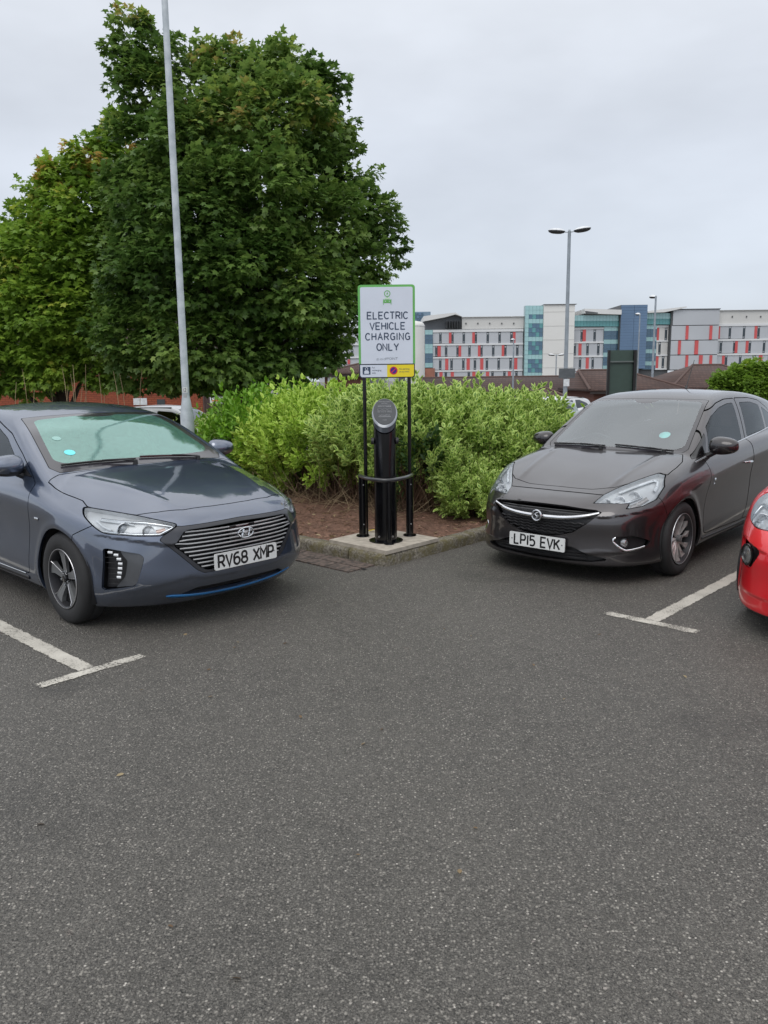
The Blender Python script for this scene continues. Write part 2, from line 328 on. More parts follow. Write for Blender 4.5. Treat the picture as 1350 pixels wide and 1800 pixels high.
def a_box(bm, lo, hi, rot=None, org=None):
    lo, hi = np.minimum(lo, hi), np.maximum(lo, hi)
    v = [bm.verts.new((x, y, z)) for x in (lo[0], hi[0]) for y in (lo[1], hi[1]) for z in (lo[2], hi[2])]
    for f in ((0, 1, 3, 2), (4, 6, 7, 5), (0, 4, 5, 1), (2, 3, 7, 6), (0, 2, 6, 4), (1, 5, 7, 3)): bm.faces.new([v[i] for i in f])
    if rot is not None:
        for w in v: w.co = rot @ (w.co-Vector(org))+Vector(org)
    return v
def a_tube(bm, pts, r, n=8, cap=True):
    pts = [Vector(p) for p in pts]; rs = r if isinstance(r, (list, tuple)) else [r]*len(pts); rings = []; ref = None
    for i, p in enumerate(pts):
        d = (pts[min(i+1, len(pts)-1)]-pts[max(i-1, 0)]).normalized()
        if ref is None: ref = Vector((0, 0, 1)) if abs(d.z) < .9 else Vector((1, 0, 0))
        a = (ref-d*ref.dot(d)).normalized(); b = d.cross(a); ref = a
        rings.append([bm.verts.new(p+(a*math.cos(2*math.pi*k/n)+b*math.sin(2*math.pi*k/n))*rs[i]) for k in range(n)])
    for A, B in zip(rings, rings[1:]):
        for k in range(n): bm.faces.new((A[k], A[(k+1) % n], B[(k+1) % n], B[k]))
    if cap: bm.faces.new(rings[0][::-1]); bm.faces.new(rings[-1])
def a_lathe(bm, prof, c=(0, 0, 0), axis='z', n=32, a0=0., a1=2*math.pi, close=False):
    """profile of (radius, height)"""
    rings = []; full = abs(a1-a0-2*math.pi) < 1e-6; m = n if full else n+1
    for (r, h) in prof:
        ring = []
        for k in range(m):
            a = a0+(a1-a0)*k/n; p = (r*math.cos(a), r*math.sin(a), h)
            if axis == 'y': p = (p[0], h, p[1])
            if axis == 'x': p = (h, p[0], p[1])
            ring.append(bm.verts.new((c[0]+p[0], c[1]+p[1], c[2]+p[2])))
        rings.append(ring)
    pr = list(zip(rings, rings[1:]))+([(rings[-1], rings[0])] if close else [])
    for A, B in pr:
        for k in range(n): bm.faces.new((A[k], A[(k+1) % m], B[(k+1) % m], B[k]))
    return rings
def a_prism(bm, poly, h0, h1, axes=(0, 1, 2), fn=None):
    """extrude polygon (p,q) between h0 and h1; axes place p,q,h"""
    def P(p, q, h):
        c = [0, 0, 0]; c[axes[0]] = p; c[axes[1]] = q; c[axes[2]] = h; return fn(*c) if fn else c
    A = [bm.verts.new(P(p, q, h0)) for p, q in poly]; B = [bm.verts.new(P(p, q, h1)) for p, q in poly]; n = len(A)
    bm.faces.new(A[::-1]); bm.faces.new(B)
    for i in range(n): bm.faces.new((A[i], A[(i+1) % n], B[(i+1) % n], B[i]))
def box(name, lo, hi, m, parent=None, bevel=0.):
    bm = bmesh.new(); a_box(bm, np.array(lo, float), np.array(hi, float)); return bmobj(name, bm, m, parent, bevel=bevel)
def tube(name, pts, r, m, parent=None, n=8): bm = bmesh.new(); a_tube(bm, pts, r, n); return bmobj(name, bm, m, parent, smooth=True)
# ---- stroke lettering
def arc(cx, cy, rx, ry, a0, a1, n=9): return [(cx+rx*math.cos(math.radians(a0+(a1-a0)*i/n)), cy+ry*math.sin(math.radians(a0+(a1-a0)*i/n))) for i in range(n+1)]
GL = {'A': [[(0, 0), (.5, 1), (1, 0)], [(.2, .36), (.8, .36)]], 'C': [arc(.55, .5, .53, .5, 42, 318, 14)], 'E': [[(.95, 1), (.05, 1), (.05, 0), (.95, 0)], [(.05, .5), (.82, .5)]],
 'G': [arc(.52, .5, .5, .5, 45, 300, 14)+[(.95, .12), (.95, .47), (.58, .47)]], 'H': [[(.05, 0), (.05, 1)], [(.95, 0), (.95, 1)], [(.05, .52), (.95, .52)]], 'I': [[(.5, 0), (.5, 1)]],
 'L': [[(.08, 1), (.08, 0), (.9, 0)]], 'N': [[(.05, 0), (.05, 1), (.95, 0), (.95, 1)]], 'O': [arc(.5, .5, .52, .5, 90, 446, 22)], 'R': [[(.05, 0), (.05, 1), (.6, 1)]+arc(.6, .73, .33, .27, 90, -90, 8)+[(.05, .46)], [(.5, .46), (.98, 0)]],
 'T': [[(0, 1), (1, 1)], [(.5, 1), (.5, 0)]], 'V': [[(0, 1), (.5, 0), (1, 1)]], 'Y': [[(0, 1), (.5, .46), (1, 1)], [(.5, .46), (.5, 0)]], 'P': [[(.05, 0), (.05, 1), (.6, 1)]+arc(.6, .72, .33, .28, 90, -90, 8)+[(.05, .44)]],
 'X': [[(0, 0), (1, 1)], [(0, 1), (1, 0)]], 'M': [[(0, 0), (0, 1), (.5, .42), (1, 1), (1, 0)]], 'K': [[(.05, 0), (.05, 1)], [(.95, 1), (.08, .42)], [(.36, .62), (1, 0)]], '1': [[(.5, 0), (.5, 1)]],
 '6': [[(.85, .95)]+arc(.62, .62, .58, .38, 80, 180, 6)+arc(.5, .31, .46, .31, 180, 540, 16)], '8': [arc(.5, .74, .40, .26, 90, 450, 16), arc(.5, .26, .47, .26, 90, 450, 16)],
 '5': [[(.9, 1), (.12, 1), (.1, .56), (.5, .62)]+arc(.5, .31, .44, .31, 90, -90, 8)+[(.05, .03)]], '2': [arc(.5, .72, .42, .28, 170, -20, 8)+[(.05, 0), (.95, 0)]],
 '-': [[(.1, .5), (.9, .5)]], 'd': [arc(.42, .3, .36, .3, 0, 360, 14), [(.82, 0), (.82, 1)]], 'p': [arc(.5, .3, .36, .3, 0, 360, 14), [(.12, .6), (.12, -.3)]], 'o': [arc(.5, .3, .4, .3, 0, 360, 14)]}
def stroke(pts, w, z, P, V, F):
    pts = [np.array(p, float) for p in pts]; closed = np.linalg.norm(pts[0]-pts[-1]) < 1e-4
    if closed: pts = pts[:-1]
    n = len(pts); base = len(V)
    for i in range(n):
        if closed: a, b = pts[i-1], pts[(i+1) % n]
        else: a, b = pts[max(i-1, 0)], pts[min(i+1, n-1)]
        d1 = pts[i]-a; d2 = b-pts[i]; l1, l2 = np.linalg.norm(d1), np.linalg.norm(d2)
        d1 = d1/l1 if l1 > 1e-9 else d2/l2; d2 = d2/l2 if l2 > 1e-9 else d1
        n1 = np.array([-d1[1], d1[0]]); n2 = np.array([-d2[1], d2[0]]); m = n1+n2; m /= max(np.linalg.norm(m), .2); k = min(1/max(m@n1, .35), 2.2)
        V.append(P(*(pts[i]+m*w/2*k), z)); V.append(P(*(pts[i]-m*w/2*k), z))
    for i in range(n if closed else n-1): j = (i+1) % n; F.append((base+2*i, base+2*i+1, base+2*j+1, base+2*j))
def lettering(name, text, w, h, sw, gap, P, m, parent=None, narrow={'I': .25, '1': .25}, space=.5, widths={}):
    """text centred at the origin of the map P(x,y,z) ; z is the layer height"""
    ws = [space*w if c == ' ' else w*narrow.get(c, widths.get(c, 1)) for c in text]; tot = sum(ws)+gap*(len(text)-1); x = -tot/2; V, F = [], []
    for c, cw in zip(text, ws):
        if c != ' ':
            for k, s in enumerate(GL[c]): stroke([(x+p[0]*cw, (p[1]-.5)*h) for p in s], sw, .0002*(k+1), P, V, F)
        x += cw+gap
    return raw(name, np.array(V), np.array(F), m, parent)
def small_text(name, body, size, P3, m, parent=None, align='LEFT'):
    """flat print in Blender's own typeface, mapped by P3(x,y)"""
    cu = bpy.data.curves.new(name, 'FONT'); cu.body = body; cu.size = size; cu.align_x = align; cu.resolution_u = 2; o = bpy.data.objects.new(name, cu); COL.objects.link(o)
    dg = bpy.context.evaluated_depsgraph_get(); me = bpy.data.meshes.new_from_object(o.evaluated_get(dg)); bpy.data.objects.remove(o)
    for v in me.vertices: v.co = Vector(P3(v.co.x, v.co.y))
    me.materials.clear(); me.materials.append(m); ob = bpy.data.objects.new(name, me); return link(ob, parent)
# ---------------------------------------------------------------- cars
PLASTIC = mat('black_plastic', (.018, .018, .02), .45, bump=.15, bscale=300); GLOSSBLACK = mat('gloss_black', (.008, .008, .009), .12, coat=.4)
CHROME = mat('chrome', (.75, .76, .78), .12, 1.); RUBBER = mat('tyre_rubber', (.022, .022, .023), .75, bump=.2, bscale=150); FABRIC = mat('seat_fabric', (.03, .03, .033), .9, bump=.2, bscale=400)
GREYSAT = mat('satin_grey', (.11, .115, .125), .35, .4, coat=.2); SILVER = mat('alloy_silver', (.52, .52, .54), .3, .85); DARKALLOY = mat('alloy_dark', (.05, .05, .055), .35, .5)
ALLOYGREY = mat('alloy_grey', (.17, .175, .18), .4, .3); LAMPHOUSE = mat('lamp_housing', (.62, .63, .65), .35, .2); REFLECT = mat('lamp_reflector', (.85, .86, .88), .12, 1.); LENSG = glass_mat('lamp_lens', (.93, .95, .96), 1.45)
GLASSCLEAR = glass_mat('side_glass', (.50, .55, .54), 1.45); GLASSDARK = glass_mat('rear_glass', (.12, .13, .13), 1.55, boost=.03)
PLATEW = mat('plate_white', (.72, .73, .72), .35, coat=.3, var=.03); INK = mat('plate_black', (.008, .008, .009), .4); WHITELED = mat('led_lens', (.8, .82, .85), .15, 0., coat=1.); UNDER = mat('underbody', (.012, .012, .013), .8)
TAIL = mat('tail_lamp', (.25, .01, .01), .15, coat=1.); PAPER = mat('white_paper', (.75, .8, .8), .6); CYANP = mat('cyan_disc', (.18, .75, .78), .5); MIRRORG = mat('mirror_glass', (.8, .82, .84), .03, 1.)
def sym(h, mid=True):
    """close a half outline (first and last points near y=0) by mirroring it"""
    return list(h)+[(-p[0], p[1]) for p in h[::-1] if abs(p[0]) > 1e-6]
def symx(h): return list(h)+[(p[0], -p[1]) for p in h[::-1] if abs(p[1]) > 1e-6]
class Car:
    def __init__(s, spec, root, h=.016):
        s.f = CarField(spec); s.c = spec; s.root = root; s.h = h
        s.m = s.f.mesh(h, ((-3.75 if spec is SPEC_I else -3.3, 1.02), .98, (.06, 1.58)))
        # wheel arches
        for wx in (0, -spec['wb']):
            V = s.m[0]; d = np.hypot(V[:, 0]-wx, V[:, 2]-spec['wr'])-spec['arch']; d = np.maximum(d, .45-np.abs(V[:, 1])); s.m = clip(s.m, d)[1]
        V = s.m[0]; s.m = clip(s.m, .205-V[:, 2]+np.where(np.abs(V[:, 1]) < .70, 0, 9.)*0-.06)[1] if False else s.m
    # places on the surface
    def snap(s, p, off=0.):
        P = np.atleast_2d(np.array(p, float)).copy()
        for _ in range(8):
            g = s.f.grad(P); P -= g*(s.f(*P.T)/np.maximum((g**2).sum(1), .05))[:, None]*.9
        g = s.f.grad(P); g /= np.linalg.norm(g, axis=1)[:, None]; return P+g*off, g
    def F(s, y, z, off=0.): y = np.atleast_1d(np.array(y, float)); z = np.broadcast_to(np.array(z, float), y.shape); return s.snap(np.c_[s.f.front(np.abs(y), z), y, z], off)[0]
    def S(s, x, z, sg, off=0.): x = np.atleast_1d(np.array(x, float)); z = np.broadcast_to(np.array(z, float), x.shape); return s.snap(np.c_[x, sg*np.where(z > 1.0, s.f.G(z)+s.f.Gx(x), s.f.side(x, z)), z], off)[0]
    def T(s, x, y, off=0.):
        x = np.atleast_1d(np.array(x, float)); y = np.broadcast_to(np.array(y, float), x.shape); z = np.full(x.shape, 1.6); 
        for _ in range(60):
            v = s.f(x, y, z); z = z-np.clip(v, 0, .05)*.8
        return s.snap(np.c_[x, y, z], off)[0]
    def front(s, poly, xmin=0.): return lambda V: np.maximum(polysd(V[:, 1:3]*[1, 1], poly), (xmin-V[:, 0])*.7)
    def take(s, sdf, gap=.003):
        V = s.m[0]; d = sdf(V)
        inside = clip(s.m, d+gap)[0]; s.m = clip(s.m, d-gap)[1] if gap else clip(s.m, d)[1]; return inside
    def put(s, name, m, material, parent=None, flange=.012, off=0., fl_mat=None):
        V, N, T = m
        if not len(T): return None
        if off: V = V+N*off
        F = [T]; VV_, NN_ = V, N; mi = np.zeros(len(T), int); mats = [material]
        if flange:
            e = np.vstack([T[:, [0, 1]], T[:, [1, 2]], T[:, [2, 0]]]); k = np.sort(e, 1); u, idx, cnt = np.unique(k, axis=0, return_index=True, return_counts=True); b = e[idx[cnt == 1]]
            if len(b):
                a, c = b.T; t = V[c]-V[a]; nb = (N[a]+N[c])/2; rn = np.cross(t, nb); rn /= np.linalg.norm(rn, axis=1)[:, None]+1e-9
                n0 = len(V); A0 = V[a]; C0 = V[c]; A1 = A0-N[a]*flange; C1 = C0-N[c]*flange; nn = len(a)
                VV_ = np.vstack([V, A0, C0, C1, A1]); NN_ = np.vstack([N, rn, rn, rn, rn]); r = np.arange(nn)+n0
                F.append(np.stack([r+nn, r, r+3*nn, r+2*nn], 1)); mi = np.concatenate([mi, np.full(nn, 1 if fl_mat else 0)])
                if fl_mat: mats.append(fl_mat)
        return raw(name, VV_, F, None, parent if parent is not None else s.root, normals=NN_, mats=mats, mi=mi)
    def sides(s, m):
        """split into left (y>0) and right"""
        V = m[0]; return clip(m, -V[:, 1])[0], clip(m, V[:, 1])[0]
    def ribbon(s, name, P, N, w, m, parent, th=.004):
        """flat bar along points P with outward normals N, width w across"""
        P = np.array(P); n = len(P); t = np.gradient(P, axis=0); t /= np.linalg.norm(t, axis=1)[:, None]; b = np.cross(t, N); w = np.broadcast_to(w, (n,))[:, None]
        V = np.vstack([P+b*w/2, P-b*w/2, P+b*w/2-N*th*3, P-b*w/2-N*th*3]); r = np.arange(n-1)
        F = np.vstack([np.stack([r, r+1, r+1+n, r+n], 1), np.stack([r+1, r, r+2*n, r+1+2*n], 1), np.stack([r+n, r+n+1, r+3*n+1, r+3*n], 1)])
        return raw(name, V, F, m, parent)
def wheel(car, x, sg, style, rim_r, tyre_r, yo, root):
    """one road wheel, axis along y, outer face at y=sg*yo"""
    w = thing_part('wheel', root); cy = sg*yo; zc = tyre_r; w.location = (x, cy, zc)
    D = -sg  # inboard direction
    bm = bmesh.new(); prof = [(rim_r-.002, D*.012), (rim_r+.012, D*.002), (rim_r+.04, D*-.004), (tyre_r-.03, D*.0), (tyre_r-.012, D*.012), (tyre_r, D*.035), (tyre_r, D*.085), (tyre_r-.004, D*.09), (tyre_r, D*.095), (tyre_r, D*.16), (tyre_r-.03, D*.195), (rim_r, D*.19)]
    a_lathe(bm, prof, axis='y', n=56); bmobj('tyre', bm, RUBBER, w, smooth=True, angle=.9)
    bm = bmesh.new(); a_lathe(bm, [(rim_r, D*.004), (rim_r-.006, D*.0), (rim_r-.013, D*.006), (rim_r-.018, D*.03), (rim_r-.03, D*.12), (rim_r-.03, D*.18)], axis='y', n=48)
    bmobj('rim', bm, DARKALLOY, w, smooth=True); bm = bmesh.new(); a_lathe(bm, [(rim_r+.001, D*.003), (rim_r-.001, D*-.001), (rim_r-.005, D*-.001), (rim_r-.007, D*.006)], axis='y', n=56); bmobj('rim_edge', bm, SILVER, w, smooth=True)
    bm = bmesh.new(); a_lathe(bm, [(.001, D*.09), (rim_r-.03, D*.1)], axis='y', n=32); a_lathe(bm, [(.13, D*.075), (.13, D*.085), (.07, D*.075)], axis='y', n=32); bmobj('brake_disc', bm, UNDER, w)
    def P(r, a, d): return (r*math.cos(a)*1., D*d, r*math.sin(a))
    if style == 'I':
        for k in range(5):
            a = math.radians(90+72*k)*1.; hs = -sg
            bm = bmesh.new(); pl = [(.035, -.35), (.10, -.13), (.17, -.18), (rim_r-.008, -.22), (rim_r-.008, .27), (.15, .22), (.09, .30), (.045, .7)]
            A = [bm.verts.new(P(r, a+hs*t, .014+.02*(1-r/rim_r))) for r, t in pl]; B = [bm.verts.new(P(r, a+hs*t, .05)) for r, t in pl]; n = len(A)
            bm.faces.new(A); bm.faces.new(B)
            for i in range(n): bm.faces.new((A[i], A[(i+1) % n], B[(i+1) % n], B[i]))
            bmobj('spoke', bm, ALLOYGREY, w)
            bm = bmesh.new(); pl = [(.05, .55), (.16, .25), (rim_r-.014, .23), (rim_r-.014, 1.0), (.15, 1.02), (.06, .95)]
            A = [bm.verts.new(P(r, a+hs*t, .045+.02*(t-.2))) for r, t in pl]; bm.faces.new(A); bmobj('wheel_cover_blade', bm, GLOSSBLACK, w)
            bm = bmesh.new(); a_tube(bm, [P(.045, a-hs*.25, .012+.018), P(.17, a-hs*.17, .018), P(rim_r-.012, a-hs*.2, .008)], .0028, 5); bmobj('spoke_edge', bm, SILVER, w)
            bm = bmesh.new(); a_lathe(bm, [(.0005, D*.012), (.007, D*.014), (.008, D*.03)], c=(.048*math.cos(a+.6), 0, .048*math.sin(a+.6)), axis='y', n=8); bmobj('wheel_nut', bm, CHROME, w)
    else:
        for k in range(12):
            a = math.radians(90+30*k+6); bm = bmesh.new()
            for side in (0,):
                pl = [(.03, -.25), (.08, -.08), (.14, -.05), (rim_r-.012, -.13), (rim_r-.012, .15), (.14, .07), (.08, .10), (.03, .25)]; tw = -sg*.18
                A = [bm.verts.new(P(r, a+t+tw*(r/rim_r)**1.5, .020+.022*(1-r/rim_r)+(.012 if t > 0 else 0))) for r, t in pl]; B = [bm.verts.new(P(r, a+t+tw*(r/rim_r)**1.5, .055)) for r, t in pl]; n = len(A)
                bm.faces.new(A); bm.faces.new(B)
                for i in range(n): bm.faces.new((A[i], A[(i+1) % n], B[(i+1) % n], B[i]))
            bmobj('spoke', bm, mat('alloy_bright', (.58, .55, .54), .28, .35), w)
    bm = bmesh.new(); a_lathe(bm, [(.0005, D*.008), (.022, D*.01), (.028, D*.016), (.03, D*.05)], axis='y', n=20); hub = bmobj('hub_cap', bm, GLOSSBLACK if style == 'I' else ALLOYGREY, w, smooth=True)
    return w
def thing_part(name, root):
    o = bpy.data.objects.new(name, None); o.empty_display_size = .1; return link(o, root)
def rounded_box(name, c, s, m, parent, bevel=.05, rot=None):
    bm = bmesh.new(); c = np.array(c, float); s = np.array(s, float)/2; v = a_box(bm, c-s, c+s)
    bmesh.ops.bevel(bm, geom=list(bm.edges), offset=min(bevel, min(s)*.95), segments=3, affect='EDGES', profile=.6)
    if rot is not None: bmesh.ops.rotate(bm, verts=bm.verts, cent=tuple(c), matrix=rot)
    return bmobj(name, bm, m, parent, smooth=True, angle=1.2)
def interior(root, x0, wheel_side=-1, hz=0., xs=-1.35):
    RX = lambda a: Matrix.Rotation(math.radians(a), 3, 'Y')
    rounded_box('dashboard', (x0-.46, 0, .82+hz), (.50, 1.28, .20), PLASTIC, root, .07, RX(-6))
    rounded_box('instrument_hood', (x0-.56, wheel_side*.36, .94+hz), (.22, .34, .07), PLASTIC, root, .03)
    bm = bmesh.new(); a_lathe(bm, [(.185+.016*math.cos(t), .016*math.sin(t)) for t in np.linspace(0, 2*math.pi, 8, endpoint=False)], n=28, close=True); a_box(bm, np.array([-.17, -.03, -.012]), np.array([.17, .03, .008])); a_box(bm, np.array([-.06, -.07, -.02]), np.array([.06, .07, .012]))
    bmesh.ops.rotate(bm, verts=bm.verts, cent=(0, 0, 0), matrix=RX(-62)); bmesh.ops.translate(bm, verts=bm.verts, vec=(x0-.70, wheel_side*.36, .90+hz)); bmobj('steering_wheel', bm, PLASTIC, root, smooth=True)
    for y in (.36, -.36):
        rounded_box('seat_base', (xs+.28, y, .50), (.52, .50, .18), FABRIC, root, .07)
        b = rounded_box('seat_back', (xs-.06, y, .84), (.15, .48, .60), FABRIC, root, .07, RX(-14)); 
        h = rounded_box('headrest', (xs-.16, y, 1.21+hz*.3), (.10, .27, .17), FABRIC, b, .05, RX(-8))
        bm = bmesh.new()
        for dy in (-.06, .06): a_tube(bm, [(xs-.13, y+dy, 1.08), (xs-.155, y+dy, 1.18)], .006, 6)
        bmobj('headrest_post', bm, CHROME, b)
    rounded_box('rear_seat', (xs-.95, 0, .50), (.5, 1.2, .2), FABRIC, root, .07); b = rounded_box('rear_backrest', (xs-1.24, 0, .80), (.16, 1.2, .56), FABRIC, root, .07, RX(-18))
    for y in (.38, 0, -.38): rounded_box('headrest', (xs-1.34, y, 1.12), (.09, .26, .14), FABRIC, b, .045)
    rounded_box('interior_mirror', (x0-1.0, 0, 1.27+hz), (.02, .24, .065), PLASTIC, root, .01)
    rounded_box('cabin_floor', (xs, 0, .30), (2.6, 1.45, .06), UNDER, root, .02)
    for s in (1, -1): rounded_box('door_card', (xs+.1, s*.76, .66), (2.2, .05, .46), PLASTIC, root, .02)
def under(car, root, wb, wr, ar, L0, L1):
    bm = bmesh.new(); a_box(bm, np.array([L1, -.62, .19]), np.array([L0-.20, .50, .26])); a_box(bm, np.array([-wb+ar+.02, -.80, .19]), np.array([-ar-.02, .80, .24])); bmobj('floor_pan', bm, UNDER, root)
    box('bulkhead', (.30, -.60, .2), (.34, .60, .74), UNDER, root)
    for wx in (0, -wb):
        for s in (1, -1):
            bm = bmesh.new(); yo = s*(car.f.side(np.array([wx]), np.array([.5]))[0]-.02); a = math.asin(max(-1, (.19-wr)/(ar+.015)))
            a_lathe(bm, [(ar+.015, yo), (ar+.012, s*.58), (.01, s*.58)], c=(wx, 0, wr), axis='y', n=28, a0=a, a1=math.pi-a); bmobj('arch_liner', bm, UNDER, root, smooth=True)
def number_plate(root, text, zc, xc, m_rot=0., w=.52, h=.111, widths={}):
    rot = Matrix.Rotation(m_rot, 3, 'Y')
    def P(x, y, z): v = rot @ Vector((z+.0045, x, y)); return (v.x+xc, v.y, v.z+zc)
    bm = bmesh.new(); pl = rnd([(-w/2, -h/2), (w/2, -h/2), (w/2, h/2), (-w/2, h/2)], .012, 3); a_prism(bm, pl, -.004, .004, axes=(0, 1, 2), fn=lambda a, b, c: P(a, b, c-.0045))
    p = bmobj('number_plate', bm, PLATEW, root)
    lettering('lettering', text, .050, .079, .0150, .0125, P, INK, p, narrow={'1': .28, 'I': .28}, space=.55)
    for x in (-.235, .235):
        bm = bmesh.new(); a_lathe(bm, [(.0005, .003), (.005, .002), (.006, -.001)], n=8)
        for v in bm.verts: v.co = Vector(P(v.co.x+x, v.co.y, v.co.z))
        bmobj('plate_screw', bm, GREYSAT, p)
    return p
def wiper(car, root, x0, y0, x1, y1, blade=(.5, .5)):
    """arm from its pivot to the blade's middle, blade lying along the glass foot"""
    n = 14; t = np.linspace(0, 1, n); xs = x0+(x1-x0)*t; ys = y0+(y1-y0)*t
    g = thing_part('wiper', root)
    P = car.T(xs, ys, .018); bm = bmesh.new(); a_tube(bm, [tuple(p+np.array([0, 0, .006*math.sin(math.pi*min(1, tt*1.1))])) for p, tt in zip(P[::2], t[::2])], .006, 6); bmobj('wiper_arm', bm, PLASTIC, g, smooth=True)
    dx, dy = blade; xb = x1+(t-.5)*dx; yb = y1+(t-.5)*dy; P = car.T(xb, yb, .012); bm = bmesh.new(); a_tube(bm, [tuple(p) for p in P], .008, 6); bmobj('wiper_blade', bm, GLOSSBLACK, g, smooth=True)
    bm = bmesh.new(); a_lathe(bm, [(.018, -.02), (.016, .012), (.001, .016)], c=tuple(P[0]*0+car.T(x0, y0, .012)[0]), n=12); bmobj('wiper_pivot', bm, PLASTIC, g, smooth=True)
def mirror(root, c, sg, size, paint, low=PLASTIC, yaw=0.):
    """door mirror: rounded wedge housing on a short foot"""
    g = thing_part('door_mirror', root); L, H, D = size
    def shell(nu=14, nv=24, zmin=None):
        V = []; F = []
        for i in range(nu+1):
            u = -math.pi/2+math.pi*i/nu
            for j in range(nv):
                v = 2*math.pi*j/nv; cy = math.sin(u); r = math.cos(u)**.55; x = r*math.cos(v); z = r*math.sin(v)
                taper = 1-.22*(cy*sg*sg > 0)*cy if True else 1
                X = (x*(1 if x > 0 else .25))*D/1*taper; Z = z*H/2*(1-.18*cy)+.0; V.append((X, sg*cy*L/2, Z))
        for i in range(nu):
            for j in range(nv): F.append((i*nv+j, i*nv+(j+1) % nv, (i+1)*nv+(j+1) % nv, (i+1)*nv+j))
        return np.array(V), np.array(F)
    V, F = shell(); zc = V[F].mean(1)[:, 2]; Vw = V+np.array(c)
    up = F[zc > -H*.30]; lo = F[zc <= -H*.30]
    a = raw('mirror_cap', Vw, up, paint, g, smooth=True); raw('mirror_base', Vw, lo, low, g, smooth=True)
    bm = bmesh.new(); a_prism(bm, rnd([(-L*.42, -H*.36), (L*.40, -H*.30), (L*.40, H*.30), (-L*.42, H*.38)], .03, 4), 0, .004, axes=(1, 2, 0), fn=lambda x, y, z: (c[0]-D*.26-x, c[1]+sg*y, c[2]+z)); bmobj('mirror_glass', bm, MIRRORG, g)
    bm = bmesh.new(); a_tube(bm, [(c[0]+.01, c[1]-sg*L*.28, c[2]-H*.36), (c[0]+.02, c[1]-sg*L*.5, c[2]-H*.55), (c[0]+.03, c[1]-sg*(L*.5+.06), c[2]-H*.62)], [.022, .024, .028], 8); bmobj('mirror_foot', bm, low, g, smooth=True)
    return g
def handle(car, root, x, z, sg, m):
    P = car.S(np.linspace(x+.09, x-.09, 9), z, sg, .0); n = np.array([0, sg, 0]); b = .03*np.sin(np.linspace(0, math.pi, 9))**.6
    bm = bmesh.new(); a_tube(bm, [tuple(p+n*bb) for p, bb in zip(P, b)], [.007, .01, .012, .012, .012, .012, .012, .01, .007], 8); return bmobj('door_handle', bm, m, root, smooth=True)
def lamp_shell(c, m, depth, inner, root):
    """recessed lamp housing behind a lens"""
    V, N, T = m; return raw('lamp_housing', V-N*depth, T, LAMPHOUSE, root, normals=N)

